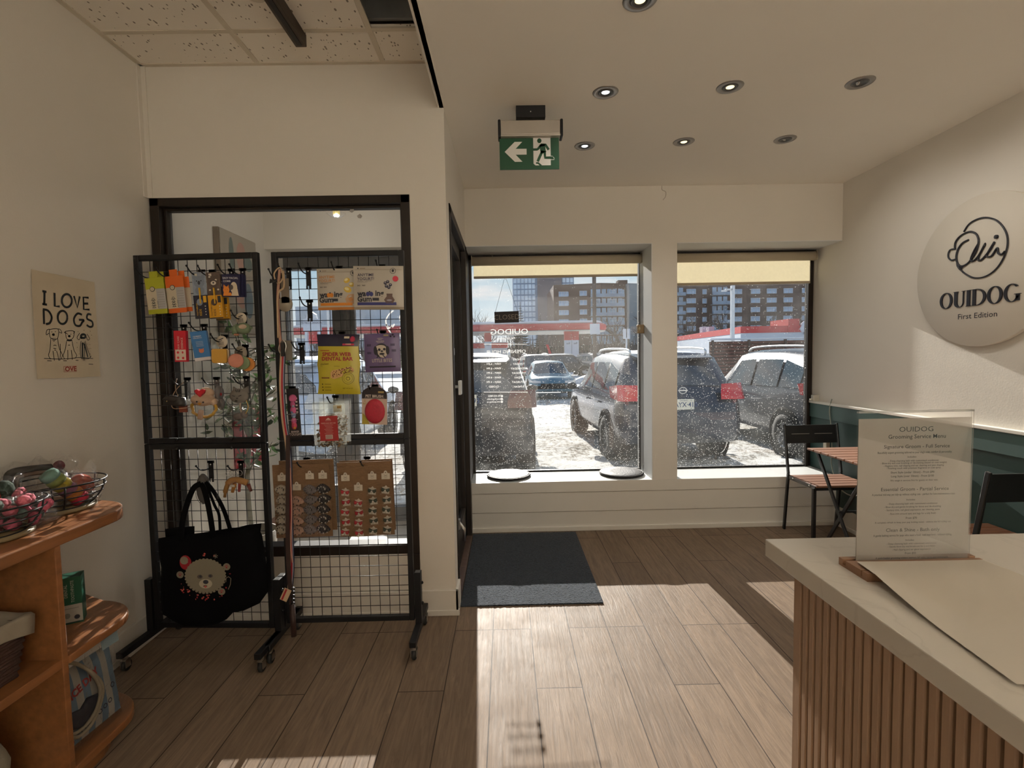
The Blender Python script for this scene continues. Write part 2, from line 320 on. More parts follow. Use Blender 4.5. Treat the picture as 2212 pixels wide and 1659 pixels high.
def smooth_path(pts, n=6, closed=False):
    pts = [Vector(p) for p in pts]; out = []; k = len(pts)
    for i in range(k if closed else k-1):
        g = (lambda j: pts[j % k]) if closed else (lambda j: pts[max(0, min(k-1, j))])
        p0, p1, p2, p3 = g(i-1), g(i), g(i+1), g(i+2)
        for j in range(n):
            t = j/n; out.append(.5*((2*p1)+(p2-p0)*t+(2*p0-5*p1+4*p2-p3)*t*t+(3*p1-p0-3*p2+p3)*t**3))
    if not closed: out.append(pts[-1])
    return out
# ================================================================= the room
XL, XR, XS, YL, YB, YG, YBACK = -1.795, 2.57, -.29, 2.605, 3.83, 4.17, -2.6
ZU, ZC, SILL, HEAD = 2.845, 2.623, .39, 2.2
DOORX = -.29
struct('floor', MB().box(XL-.1, XR+.1, YBACK-.1, YG+.1, -.12, 0), floor_mat())
struct('wall_left', MB().box(XL-.12, XL, YBACK-.1, YG+.12, -.3, 3.1), PAINT)
struct('wall_right', MB().box(XR, XR+.12, YBACK-.1, YG+.12, -.3, 3.1), PAINT)
struct('wall_back', MB().box(XL-.1, XR+.1, YBACK-.1, YBACK, -.1, 3.1), PAINT)
struct('ceiling', MB().box(XS-.02, XR, YBACK, YG+.1, ZC, ZC+.12).box(XL, XS-.02, YL+.1, YG+.1, ZC, ZC+.12), CEIL)
struct('ceiling_roof', MB().box(XL-.3, XR+.3, YBACK-.3, YG+.35, 3.1, 3.3), CEIL)
struct('wall_bulkhead', MB().box(XS-.03, XS, YBACK, YL, ZC, 3.1), PAINT)
# tiled part of the ceiling with one tile lifted out
ox0, ox1, oy0, oy1 = -.60, -.37, 1.74, 2.335
t = MB()
for x0, x1, y0, y1 in ((XL, ox0, YBACK, YL), (ox1, XS-.03, YBACK, YL), (ox0, ox1, YBACK, oy0), (ox0, ox1, oy1, YL)): t.box(x0, x1, y0, y1, ZU, ZU+.015)
struct('ceiling_tiles', t, tile_mat())
g = MB()
for k in range(9): g.box(XL, XS-.03, 2.345-.61*k-.012, 2.345-.61*k+.012, ZU-.004, ZU+.004)
for x in (-1.205, -.585): g.box(x-.012, x+.012, YBACK, YL, ZU-.005, ZU+.003)
g.box(XL, XL+.022, YBACK, YL, ZU-.006, ZU).box(XL, XS, YL-.022, YL, ZU-.006, ZU)
struct('trim_ceiling_grid', g, mat('grid_white', (.62, .56, .46), .5, var=.02))
# open void above: grey sheet metal duct with a pipe elbow
v = thing('air_duct', 'grey metal duct seen through the lifted ceiling tile beside the bulkhead', 'duct', (-.5, 2.05, 2.86))
MB().box(-.6, -.37, 1.74, 1.76, 2.86, 3.09).box(-.6, -.37, 2.31, 2.33, 2.87, 3.09).box(-.6, -.37, 1.74, 2.33, 3.05, 3.09).box(-.6, -.59, 1.74, 2.33, 2.86, 3.09).build('casing', mat('duct_steel', (.30, .31, .31), .5, .6, var=.2), v)
MB().tube(smooth_path([(-.47, 1.76, 2.93), (-.46, 2.0, 2.91), (-.45, 2.16, 2.93), (-.45, 2.2, 3.05)]), .022, 12).build('pipe', mat('pipe_white', (.6, .6, .58), .4), v)
v = thing('ceiling_vent', 'narrow louvred air grille in the ceiling beside the bulkhead', 'vent', (-.345, 2.2, 2.83))
MB().box(-.372, -.325, 1.9, 2.515, 2.826, 2.843).build('frame', TRIMW, v)
m = MB()
for k in range(40): m.box(-.364, -.333, 1.91+k*.015, 1.916+k*.015, 2.82, 2.828)
m.build('slats', mat('grille_grey', (.3, .28, .25), .5), v)
# left front wall with the big interior window opening
wx0, wx1, wz0, wz1 = -1.785, -.475, .335, 2.197
struct('wall_front_left', MB().box(XL, XS, YL, YL+.1, wz1, 3.1).box(wx1, XS, YL, YL+.1, 0, wz1).box(XL, wx1, YL+.02, YL+.1, 0, wz0), PAINT)
struct('trim_panel', MB().box(XL, wx1-.03, YL+.005, YL+.02, .135, wz0).box(wx1-.028, wx1-.022, YL, YL+.02, .15, wz0-.01), TRIMW)
t = MB().box(XL, XS+.014, YL-.016, YL, 0, .135).box(XL, XS+.018, YL-.02, YL, 0, .03).box(XS, XS+.014, YL-.016, 2.73, 0, .135)
struct('baseboard_front_left', t, TRIMW, bevel=.002)
struct('baseboard_left', MB().box(XL, XL+.016, YBACK, YL, 0, .135).box(XL, XL+.02, YBACK, YL, 0, .03), TRIMW, bevel=.002)
struct('trim_corner', MB().box(XL, XL+.028, YL-.007, YL, wz1, ZU).box(XL, XL+.006, YL-.03, YL, wz1, ZU), PAINT)
f = MB(); fd = YL+.075
for a in ((wx0, wx0+.046, YL-.006, fd, wz0, wz1), (wx1-.046, wx1, YL-.006, fd, wz0, wz1), (wx0, wx1, YL-.006, fd, wz1-.042, wz1), (wx0+.04, wx1-.04, YL-.006, fd, wz0, wz0+.055),
          (wx1-.04, wx1, YL-.012, YL+.02, .148, wz0), (wx0, wx0+.05, YL-.012, YL+.02, .148, wz0),
          (wx0+.046, wx0+.06, YL+.03, fd, wz0, wz1), (wx1-.056, wx1-.046, YL+.03, fd, wz0, wz1), (wx0, wx1, YL+.03, fd, wz1-.055, wz1-.042)): f.box(*a)
fr1 = struct('window_1', f, BRONZE, bevel=.003)
tag(MB().box(wx0+.05, wx1-.05, YL+.05, YL+.056, wz0+.05, wz1-.05).build('window_1_pane', clear('interior_glass', haze=.012), parent=fr1), kind='structure')
# wall strip and glazed door between shop and entrance lobby (plane x = -.29)
DY0, DY1, DZ = 2.73, 3.76, 2.19
struct('wall_lobby', MB().box(XS-.1, XS, YL+.1, DY0, 0, ZC).box(XS-.1, XS, DY0, YG, DZ, ZC).box(XS-.1, XS-.02, 3.83, YG, HEAD, ZC), PAINT)
f = MB().box(XS-.1, XS+.006, DY0, DY0+.05, 0, DZ).box(XS-.1, XS+.006, DY1-.02, YB+.01, 0, DZ).box(XS-.1, XS+.006, DY0, YB, DZ-.05, DZ).box(XS-.1, XS-.0, YB, YG+.06, 0, HEAD)
dr = struct('door_1', f, BRONZE, bevel=.002)
d = MB().box(XS-.07, XS-.03, DY0+.05, DY0+.13, .02, DZ-.05).box(XS-.07, XS-.03, DY1-.1, DY1-.02, .02, DZ-.05).box(XS-.07, XS-.03, DY0+.05, DY1-.02, DZ-.13, DZ-.05).box(XS-.07, XS-.03, DY0+.05, DY1-.02, .02, .25)
df = tag(d.build('door_1_leaf', BRONZE, parent=dr, bevel=.002), kind='structure')
tag(MB().box(XS-.053, XS-.047, DY0+.13, DY1-.1, .25, DZ-.13).build('door_1_pane', clear('interior_glass'), parent=dr), kind='structure')
h = MB().box(XS-.03, XS-.02, 2.80, 2.86, 1.10, 1.28, 0).tube([(XS-.03, 2.83, 1.20), (XS+.03, 2.83, 1.20)], .009, 10).box(XS+.02, XS+.036, 2.80, 2.87, 1.155, 1.235)
tag(h.build('door_1_handle', mat('handle_white', (.6, .62, .63), .4), parent=dr, bevel=.003), kind='structure')
k = MB().box(XS-.03, XS-.015, 3.05, 3.09, .30, .36).tube([(XS-.02, 3.07, .34), (XS+.01, 3.07, .30), (XS+.012, 3.07, .22)], .009, 8).box(XS-.03, XS-.01, 2.9, 2.95, 1.38, 1.42)
tag(k.build('door_1_stop', CHROME, parent=dr), kind='structure')
struct('trim_threshold', MB().box(XS-.1, XS+.01, DY0, DY1, 0, .012), mat('brown_tile', (.10, .06, .045), .5, var=.3, sc=30), bevel=.003)
# window wall: lintel, sill bench with lapped boards, column between the windows
cx0, cx1 = 1.122, 1.312
struct('wall_window', MB().box(XS-.0, XR, YB, YG+.12, HEAD, ZC+.1).box(XL, XS-.0, YB, YG+.12, HEAD, ZC+.1).box(cx0, cx1, YB, YG+.1, SILL-.01, HEAD)
       .box(XS, XR, YB+.012, YG+.1, -.12, SILL-.01), PAINT)
t = MB()
for a, b, k in ((.306, SILL-.001, .016), (.154, .302, .012), (.0, .150, .008)): t.box(XS, XR, YB+.012-k, YB+.013, a, b)
struct('trim_boards', t, TRIMW)
struct('baseboard_window', MB().box(XS, XR, YB-.012, YB+.01, 0, .035), TRIMW, bevel=.003)
struct('window_sill', MB().box(XS, cx0, YB-.002, YG+.02, SILL-.02, SILL).box(cx1, XR, YB-.002, YG+.02, SILL-.02, SILL), mat('sill_white', (.74, .75, .74), .35, var=.03, sc=3, stretch=(1, 14, 1)), bevel=.002)
struct('trim_reveal', MB().box(XS, cx0, YB-.001, YG, HEAD-.006, HEAD).box(cx1, XR, YB-.001, YG, HEAD-.006, HEAD).box(cx0-.006, cx0, YB-.001, YG, SILL, HEAD), mat('reveal_paint', (.70, .71, .71), .7, var=.01))
GL = clear('street_glass', dirt=130, haze=.006, gain=1.25)
w2 = MB().box(XS, cx0, YG-.02, YG+.03, HEAD-.045, HEAD).box(XS, XS+.02, YG-.02, YG+.03, SILL, HEAD).box(cx0-.012, cx0, YG-.01, YG+.03, SILL, HEAD).box(XS, cx0, YG, YG+.03, SILL-.01, SILL+.012)
w2 = struct('window_2', w2, BRONZE)
w3 = MB().box(cx1, XR, YG-.02, YG+.03, HEAD-.045, HEAD).box(XR-.06, XR-.045, YG-.02, YG+.03, SILL, HEAD-.04).box(cx1, cx1+.012, YG, YG+.03, SILL, HEAD).box(cx1, XR, YG, YG+.03, SILL-.01, SILL+.012).box(XR-.045, XR, YG+.01, YG+.03, SILL, HEAD)
w3 = struct('window_3', w3, BRONZE)
tag(MB().box(XS+.02, cx0-.01, YG, YG+.006, SILL, HEAD-.04).build('window_2_pane', GL, parent=w2), kind='structure')
tag(MB().box(cx1+.01, XR-.06, YG, YG+.006, SILL, HEAD-.04).build('window_3_pane', GL, parent=w3), kind='structure')
# green wainscot on the right wall, cream below it
GREEN = mat('green_paint', (.028, .060, .055), .5, var=.04, sc=3)
struct('wall_wainscot', MB().box(XR-.012, XR, YBACK, YG, .155, .93), GREEN)
struct('trim_wainscot_band', MB().box(XR-.024, XR-.012, YBACK, YG, .815, .93), mat('green_paint_light', (.05, .095, .088), .5, var=.04, sc=3), bevel=.002)
struct('trim_chair_rail', MB().box(XR-.032, XR, YBACK, YG, .93, .95), TRIMW, bevel=.003)
struct('baseboard_right', MB().box(XR-.014, XR, YBACK, YB, 0, .155).box(XR-.018, XR, YBACK, YB, 0, .03), TRIMW, bevel=.002)
# ---------------------------------------------------------------- entrance lobby behind the interior window
struct('floor_lobby', MB().box(XL, XS-.1, YL+.1, YG+.1, 0, .004), mat('lobby_tile', (.66, .63, .58), .5, var=.1, sc=6))
struct('baseboard_lobby', MB().box(XL, XL+.02, YL+.1, YG-.02, 0, .17), mat('pink_tile', (.42, .26, .20), .5, var=.1, sc=20))
f = MB()
DX0, DX1 = -1.24, -.40
for a in ((XL, XS-.1, YG-.03, YG+.05, 2.10, HEAD), (XL, XL+.008, YG-.03, YG+.05, 0, 2.1), (-1.415, DX0-.06, YG-.03, YG+.05, 0, 2.1), (XL, -1.41, YG-.03, YG+.05, 0, .3), (XL, -1.41, YG-.045, YG-.03, .26, .32),
          (DX0, XS-.1, YG-.03, YG+.05, 0, .02)): f.box(*a)
for k in range(14): f.box(XL+.04+k*.026, XL+.052+k*.026, YG-.04, YG-.03, .03, .25)
w4 = struct('window_4', f, mat('grey_bronze', (.06, .062, .066), .5, .3), bevel=.002)
tag(MB().box(XL+.008, -1.415, YG, YG+.006, .3, 2.10).build('window_4_pane', GL, parent=w4), kind='structure')
d = MB()
for a in ((DX0-.06, DX0+.005, YG-.02, YG+.03, .02, 2.09), (DX1-.09, DX1, YG-.02, YG+.03, .02, 2.09), (DX0, DX1, YG-.02, YG+.03, 1.97, 2.09), (DX0, DX1, YG-.02, YG+.03, .02, .12)): d.box(*a)
d2 = struct('door_2', d, mat('grey_bronze', (.06, .062, .066), .5, .3), bevel=.003)
tag(MB().box(DX0+.005, DX1-.09, YG, YG+.006, .12, 1.97).build('door_2_pane', GL, parent=d2), kind='structure')
tag(MB().box(-.92, -.68, YG-.085, YG-.025, 2.03, 2.085).bar((-.8, YG-.05, 2.10), (-.62, YG-.12, 2.10), .02, .008).build('door_2_closer', BRONZE, parent=d2, bevel=.004), kind='structure')
# ---------------------------------------------------------------- ceiling lights
def downlight(x, y, label, glow, energy, tilt=0, group=None, yaw=0, aim=0, aimx=0):
    t = thing('downlight', label, 'ceiling light', (x, y, ZC), 0, group)
    MB().lathe([(.036, .0), (.040, -.004), (.058, -.004), (.062, 0), (.062, .002)], 32).build('trim_ring', NICKEL, t, world=False)
    R = Matrix.Rotation(yaw, 4, 'Z') @ Matrix.Rotation(tilt, 4, 'X')
    MB().lathe([(.041, -.0012), (.035, -.0015), (.033, -.006), (.027, -.006), (.025, -.002), (.0001, -.002)], 28).build('gimbal', mat('gimbal_grey', (.12, .12, .12), .35, .8), t, world=False)
    MB().lathe([(.0001, -.0065), (.012, -.006), (.019, -.0025)], 20, sy=.45 if abs(tilt) > .35 else 1, M=Matrix.Rotation(yaw, 4, 'Z') @ Matrix.Translation((0, -tilt*.012, 0))).build('lamp_glass', glow, t, world=False)
    R
    if energy:
        l = bpy.data.lights.new('downlight_beam', 'SPOT'); l.energy = energy; l.spot_size = (1.9 if aimx else 2.3) if group is None else 2.0; l.spot_blend = .9; l.shadow_soft_size = .03
        l.color = (1, .95, .86)
        o = bpy.data.objects.new('downlight_beam', l); S.collection.objects.link(o); o.parent = t; o.location = (0, 0, -.03); o.rotation_euler = (aim, aimx, 0)
COOL = mat('lamp_cool', (.9, .95, 1), .3, emit=((.9, .95, 1), 2.2)); WARM = mat('lamp_warm', (1, .9, .6), .3, emit=((1, .84, .48), 1.5)); TURNED = mat('lamp_turned', (.45, .43, .4), .15, .9)
DE = 8
downlight(.501, 1.85, 'recessed nickel downlight glowing warm, nearest the camera in the ceiling', WARM, DE, .15)
downlight(.502, 2.475, 'recessed nickel downlight with cool white lamp, the one right of the exit sign', COOL, DE, .3)
downlight(1.087, 2.44, 'recessed nickel downlight glowing warm yellow, middle of its row of three', WARM, DE, .1)
downlight(1.691, 2.415, 'recessed downlight with its lit lamp swivelled towards the right wall, highest at right', TURNED, DE*1.3, -.7, yaw=1.0, aimx=-.6)  # lens face drawn dark; its lit beam is aimed at the right wall
downlight(.499, 3.09, 'small cool white downlight level with the foot of the exit sign', COOL, DE, .1)
downlight(1.084, 3.05, 'dim warm downlight in the middle of the row nearest the windows', WARM, DE, .1)
downlight(1.683, 3.035, 'downlight swivelled towards the right wall, nearest it in the row by the windows', TURNED, DE*1.3, -.4, yaw=.8, aimx=-.6)
for i in range(3):  # lamps added out of view; last rows bounce fill off the back wall
    for j in range(5):
        if j > 0: downlight(.5+.59*i, 1.85-.62*j, 'added fill downlight, unseen behind the camera', WARM, DE*(.1 if j < 3 else 27*(.05, .8, 2.0)[i]), .1, 'added unseen fill lamps behind the camera', aim=1.3 if j < 3 else -1.05)
# linear track in the tiled ceiling
t = thing('light_track', 'dark bronze linear light track under the tiled ceiling', 'ceiling light', (-.9, 2.0, 2.79))
MB().box(-.93, -.88, .9, 2.38, 2.79, 2.845).build('rail', mat('bronze_track', (.05, .035, .025), .45, .5), t, bevel=.003)
MB().box(-.915, -.895, .92, 2.36, 2.786, 2.792).build('slot', BLACK, t)
t = thing('ceiling_spotlight', 'small glowing spotlight beside the ceiling track at the top edge', 'ceiling light', (-.985, 2.135, 2.84))
MB().lathe([(.03, 0), (.045, -.004), (.048, .002)], 24, M=Matrix.Translation((-.985, 2.12, 2.845))).build('trim_ring', mat('ring_white', (.7, .65, .55), .4), t)
MB().lathe([(.0001, -.003), (.03, .0)], 24, M=Matrix.Translation((-.985, 2.12, 2.845))).build('lamp_glass', mat('spot_glow', (1, .95, .8), .3, emit=((1, .93, .75), 2.5)), t)
for x, y in ((-.98, 1.2), (-.98, .2), (-.98, -.9)):  # added fill spots without fixtures, tipped towards the back wall
    l = bpy.data.lights.new('fill_spot', 'SPOT'); l.energy = 3; l.spot_size = 2.5; l.spot_blend = .9; l.color = (1, .95, .86); l.shadow_soft_size = .04
    o = bpy.data.objects.new('fill_spot', l); S.collection.objects.link(o); o.location = (x, y, 2.8); o.rotation_euler = (-.9, 0, 0)
# exit sign hung from the ceiling
X0, X1 = -.012, .291; ye = 2.62; GRN = mat('exit_green', (.0, .052, .018), .5, var=.02)
t = thing('exit_sign', 'green running man exit sign with left arrow hanging from the ceiling', 'exit sign', (.14, ye, 2.32))
MB().box(.075, .222, ye-.03, ye+.03, 2.565, ZC).ell((.148, ye-.031, 2.592), .003, 8, 1).build('mount', [BLACK, WHITE], t, bevel=.002)
h = MB().box(-.005, .297, ye-.028, ye+.028, 2.483, 2.552)
h.box(-.005, .297, ye-.032, ye+.03, 2.473, 2.483)
h.build('housing', mat('sign_aluminium', (.42, .38, .33), .4, .5), t, bevel=.003)
for a, b in ((-.018, -.004), (.296, .31)): MB().box(a, b, ye-.034, ye+.034, 2.470, 2.556).build('end_cap', BLACK, t, bevel=.005)
M = FR((X0, ye-.004, 2.318)); k = (X1-X0)/1410.; P2 = lambda x, y: ((x-450)*k, (1475-y)*k)
m = MB().box(X0, X1, ye-.004, ye+.004, 2.318, 2.475, 0)
wsign = 1; Q = lambda pts: [P2(*p) for p in pts]
for pg in ([(570, 1067), (810, 838), (810, 1300)], [(570, 1067), (990, 838), (810, 838)], [(830, 1000), (1090, 1000), (1090, 1135), (830, 1135)]): pass
m.poly(Q([(570, 1067), (810, 838), (990, 838), (830, 1000), (830, 1135), (990, 1300), (810, 1300)])[::-1], M, 1, .001)
m.poly(Q([(828, 1000), (1090, 1000), (1090, 1135), (828, 1135)])[::-1], M, 1, .001)
m.poly(Q([(1250, 755), (1660, 755), (1660, 1390), (1300, 1390), (1250, 1350)])[::-1], M, 1, .001)
def st(pts, w, mi): m.stroke(Q(pts), w*k, M, mi, .0016)
m.disc(P2(1395, 820), 52*k, 55*k, M, 0, .0016)
st([(1425, 915), (1540, 915), (1600, 1010), (1615, 1030)], 60, 0); st([(1440, 915), (1360, 1010), (1340, 1022), (1250, 1022)], 55, 0)
st([(1460, 900), (1480, 1060), (1500, 1100)], 130, 0); st([(1470, 1050), (1420, 1150), (1350, 1300)], 62, 0); st([(1515, 1060), (1530, 1215), (1720, 1215)], 66, 0)
st([(1650, 1180), (1700, 1180), (1740, 1225), (1740, 1262), (1660, 1262)], 14, 1); st([(1310, 1335), (1360, 1335), (1435, 1400)], 40, 0)
m.build('panel', [GRN, WHITE], t)
# ================================================================= outside
GZ = -.31
m = MB(); m.grid(lambda u, v: (-60+180*u, YG+.12+(1-v)*0+v*8, GZ+.03*noise.noise(Vector((u*300, v*14, 0)))), 300, 40, 0)
struct('ground_parking_lot', MB().grid(lambda u, v: (-14+34*u, YG+.12+16*v, GZ+.035*noise.noise(Vector((u*60, v*34, 0)))+.02*noise.noise(Vector((u*200, v*100, 3)))), 260, 150, 0), snow_ground_mat())
struct('ground_far', MB().box(-160, 260, YG+15.5, 420, GZ-.2, GZ-.005), mat('far_snow', (.52, .54, .58), .85, var=.12, sc=.3))
struct('ground_under', MB().box(-160, 260, YG+.12, YG+16, GZ-.3, GZ-.1), mat('asphalt', (.08, .08, .08), .9))
struct('pavement', MB().box(-20, 24, YG+.12, YG+1.35, GZ-.1, GZ+.07), mat('wet_pavement', (.22, .215, .20), .7, var=.35, sc=9, bump=.5, bsc=30), bevel=.02)
m = MB()
random.seed(4)
def stations(sed):
    return ([(-2.32, .42, .70, .72, .80, .70), (-2.27, .36, .98, 1.02, .88, .74), (-2.14, .33, 1.02, 1.12, .91, .74), (-1.93, .32, 1.05, 1.55, .92, .66), (-1.80, .32, 1.05, 1.66, .92, .66), (-1.0, .3, 1.03, 1.70, .93, .67),
             (0, .3, 1.0, 1.70, .93, .67), (.5, .3, .98, 1.66, .93, .65), (1.28, .3, .97, 1.04, .92, .74), (2.0, .3, .90, .95, .89, .70), (2.28, .35, .75, .80, .82, .64), (2.36, .42, .55, .60, .70, .55)] if not sed else
            [(-2.3, .4, .65, .68, .76, .66), (-2.25, .33, .88, .93, .84, .70), (-1.95, .3, .92, .99, .89, .70), (-1.1, .28, .90, 1.38, .90, .58), (-.6, .28, .89, 1.43, .90, .58), (.1, .28, .88, 1.43, .90, .58),
             (.5, .28, .87, 1.38, .90, .56), (1.25, .28, .85, .93, .89, .70), (2.0, .28, .76, .82, .87, .66), (2.28, .33, .62, .68, .80, .6), (2.34, .4, .5, .53, .7, .5)])
def interp(st, x):
    for a, b in zip(st, st[1:]):
        if a[0] <= x <= b[0]: k = (x-a[0])/(b[0]-a[0]); return tuple(a[i]+(b[i]-a[i])*k for i in range(6))
    return st[-1] if x > 0 else st[0]
def half(s):
    x, zb, ze, zr, w, wr = s; c = min(1, max(0, (zr-ze-.1)/.4))
    return [(0, zb), (w*.88, zb), (w*.99, zb+.14), (w*1.0, zb+.5*(ze-zb)), (w*.975, ze-.08), (w*.95, ze), (wr+.04-.05*(1-c)*0, zr-.06*c-.005), (wr*.82, zr-.005), (wr*.4, zr+.012), (0, zr+.02)]
CARGLASS = mat('car_glass', (.035, .045, .055), .04, var=.3, sc=2, spec=1)
TYRE = mat('tyre', (.02, .02, .02), .85, var=.3, sc=30); RIM = mat('alloy', (.35, .36, .37), .35, .9)
REDL = mat('tail_red', (.55, .012, .02), .15, var=.1, coat=.5); SNOW = mat('snow', (.66, .68, .72), .8, var=.04, sc=9, bump=.4, bsc=12)
def car(name, label, body, loc, rz, sed=False, plate=None, snow=True, rails=True, group=None, cat='car', lightc=None, sc=1, silver=False):
    t = thing(name, label, cat, loc, rz, group); st = stations(sed); xs = []
    for a, b in zip(st, st[1:]):
        n = max(1, round((b[0]-a[0])/.22)); xs += [a[0]+(b[0]-a[0])*i/n for i in range(n)]
    xs.append(st[-1][0]); k = 10; vs = []; fs = []
    for x in xs:
        h = half(interp(st, x)); vs += [(x, -y, z) for y, z in h]+[(x, y, z) for y, z in h[-2:0:-1]]
    n = 2*k-2
    for i in range(len(xs)-1):
        for j in range(n): fs.append((i*n+j, (i+1)*n+j, (i+1)*n+(j+1) % n, i*n+(j+1) % n))
    fs += [tuple(range(n)), tuple((len(xs)-1)*n+j for j in range(n))[::-1]]
    MB().add(vs, fs, 0, True).build('body', body, t, world=False)
    def side(x, s, o=.017):
        h = half(interp(st, x)); a, b = h[5], h[6]; return (x, a[0]+(b[0]-a[0])*s+o, a[1]+(b[1]-a[1])*s)
    x0, x1 = (-1.72, .62) if not sed else (-1.15, .72)
    cuts = [(x0, x0+.55), (x0+.62, x0+1.42), (x0+1.5, x1+.35)]
    for sg in (-1, 1):
        g = MB()
        for ci, (a, b) in enumerate(cuts):
            g.grid(lambda u, v: (lambda p: (p[0], p[1]*sg, p[2]))(side((a+(b-a)*u) if ci != 2 else a+(b-a)*u*(1-.48*v), .10+.74*v*(1-.25*(ci == 0)*(1-u)))), 6, 4)
        g.build('side_window', CARGLASS, t, world=False)
    r0, r1 = (-2.12, -1.955) if not sed else (-1.85, -1.18)
    def rear(u, v, o=.012):
        s = interp(st, r0+(r1-r0)*v); w = s[5]*(.98-.04*v); y = (u*2-1)*w; return (s[0]-o, y, s[3]-.06*v*(abs(u*2-1)**3)+.012-.02*abs(u*2-1))
    MB().grid(lambda u, v: rear(.04+.92*u, .06+.9*v), 10, 4).build('rear_window', CARGLASS, t, world=False)
    f0, f1 = (.56, 1.24) if not sed else (.54, 1.2)
    MB().grid(lambda u, v: (lambda s: (s[0]+.01, (u*2-1)*s[5]*.98, s[3]+.016-.03*abs(u*2-1)**2))(interp(st, f0+(f1-f0)*v)), 8, 4).build('windscreen', CARGLASS, t, world=False)
    for wx in (-1.42, 1.33):
        for sg in (-1, 1):
            M = Matrix.Translation((wx, sg*.80, .345)) @ Matrix.Rotation(math.pi/2*sg, 4, 'X')
            w = MB().lathe([(.20, -.14), (.22, -.15), (.32, -.145), (.345, -.10), (.345, .09), (.325, .12), (.235, .125), (.2, .11)], 28, M=M)
            w = w.build('wheel', TYRE, t, world=False)
            r = MB().lathe([(.235, -.12), (.22, -.10), (.20, -.06), (.0001, -.05)], 24, M=M)
            for a in range(10): r.bar((0, 0, -.075), (.215*math.cos(a*.628), .215*math.sin(a*.628), -.1), .03, .02, 0, (0, 0, 1))
            mm = r; 
            for q in range(len(mm.v)): pass
            r2 = MB()
            for a in range(7): r2.bar(M @ Vector((0, 0, -.085)), M @ Vector((.22*math.cos(a*.898), .22*math.sin(a*.898), -.105)), .035, .02, 0, (0, 1, 0))
            rr = MB().lathe([(.24, -.12), (.225, -.112), (.21, -.06), (.0001, -.055)], 24, M=M); rr.v += r2.v; o = len(rr.v)-len(r2.v); rr.f += [tuple(o+i for i in f) for f in r2.f]; rr.m += r2.m; rr.s += r2.s
            ro = rr.build('rim', RIM, w, world=False)
            MB().lathe([(.345, -.02), (.43, .0), (.435, -.01), (.40, -.025)], 24, M=Matrix.Translation((wx, sg*(.925 if not sed else .90), .36)) @ Matrix.Rotation(math.pi/2*sg, 4, 'X')).build('wheel_arch', mat('arch_plastic', (.015, .015, .016), 1., spec=.05), t, world=False)
    zt = 1.05 if not sed else .80
    for sg in (-1, 1):
        l = MB(); l.add([(a, sg*b, c) for a, b, c in ((-2.33, .56, zt-.06), (-2.32, .56, zt+.03), (-2.25, .60, zt+.16), (-2.27, .945, zt-.06), (-2.17, .935, zt+.17), (-1.84, .965, zt+.13), (-1.92, .968, zt-.03), (-2.33, .88, zt-.06), (-2.29, .88, zt+.06), (-2.24, .82, zt+.17))],
                                 [(0, 1, 2, 9, 8, 7), (7, 8, 9, 4, 3), (3, 4, 5, 6)], 0, False)
        l.build('tail_light', lightc or REDL, t, world=False)
    b = MB().grid(lambda u, v: (-2.335+.16*abs(2*u-1)**3+.02*v, (2*u-1)*.90, .36+.20*v), 12, 3); b.build('bumper', mat('bumper_plastic', (.035, .035, .038), .55, var=.2, sc=4), t, world=False)
    if plate:
        M = FR((-2.335, 0, plate[2] if len(plate) > 2 else .78), (0, -1, 0), (0, 0, 1)); p = MB().box(-.155, .155, -.076, .076, -.006, .004, 0, M)
        p.text(plate[0], (0, -.008), .098, M, 1, .005, .012, .92); p.text(plate[1], (0, .056), .026, M, 1, .005)
        for a in (-.11, .11): p.disc((a, .058), .006, .006, M, 1, .005, 8); p.disc((a, -.06), .006, .006, M, 1, .005, 8)
        p.build('licence_plate', [mat('plate_white', (.75, .74, .64), .5), mat('plate_blue', (.03, .06, .16), .5)], t, world=False)
        M2 = FR((-2.30, 0, (plate[2] if len(plate) > 2 else .78)+.20), (0, -1, 0), (0, 0, 1)); q = MB().ring((0, 0), .062, .05, .011, M2, 0, .012)
        if plate[0].startswith('DAYX'): q.box(-.07, .07, -.009, .009, .008, .016, 0, M2)
        else: q.stroke([(-.022, -.03), (-.01, .03)], .01, M2, 0, .013); q.stroke([(.012, -.03), (.024, .03)], .01, M2, 0, .013); q.stroke([(-.018, -.004), (.02, .004)], .008, M2, 0, .013)
        q.build('emblem', CHROME, t, world=False)
    for sg in (-1, 1):
        mz = .99 if not sed else .9
        MB().ell((.93, sg*1.05, mz+.04), (.06, .115, .075), 12).bar((.95, sg*.9, mz-.02), (.93, sg*1.0, mz), .05, .03).build('mirror', mat('mirror_black', (.02, .02, .02), .3), t, world=False)
        if rails and not sed: MB().tube(smooth_path([(-1.72, sg*.60, 1.65), (-1.6, sg*.6, 1.735), (-.6, sg*.61, 1.765), (.2, sg*.6, 1.745), (.42, sg*.59, 1.68)]), .018, 8).build('roof_rail', mat('rail_silver', (.6, .61, .62), .35, .8), t, world=False)
        MB().add([(a, sg*b, c) for a, b, c in ((2.30, .45, .72), (2.27, .78, .74), (2.05, .885, .80), (2.07, .87, .68), (2.31, .70, .64), (2.35, .45, .64))], [(0, 1, 4, 5), (1, 2, 3, 4)], 0).build('headlight', mat('lamp_lens', (.5, .52, .54), .1), t, world=False)
        MB().bar((-.1, sg*.945, .86), (.12, sg*.945, .86), .02, .03).bar((-.98, sg*.945, .87), (-.78, sg*.945, .87), .02, .03).build('door_handle', body, t, world=False)
    g = MB().box(2.32, 2.375, -.45, .45, .45, .62)
    g.build('grille', BLACK, t, world=False)
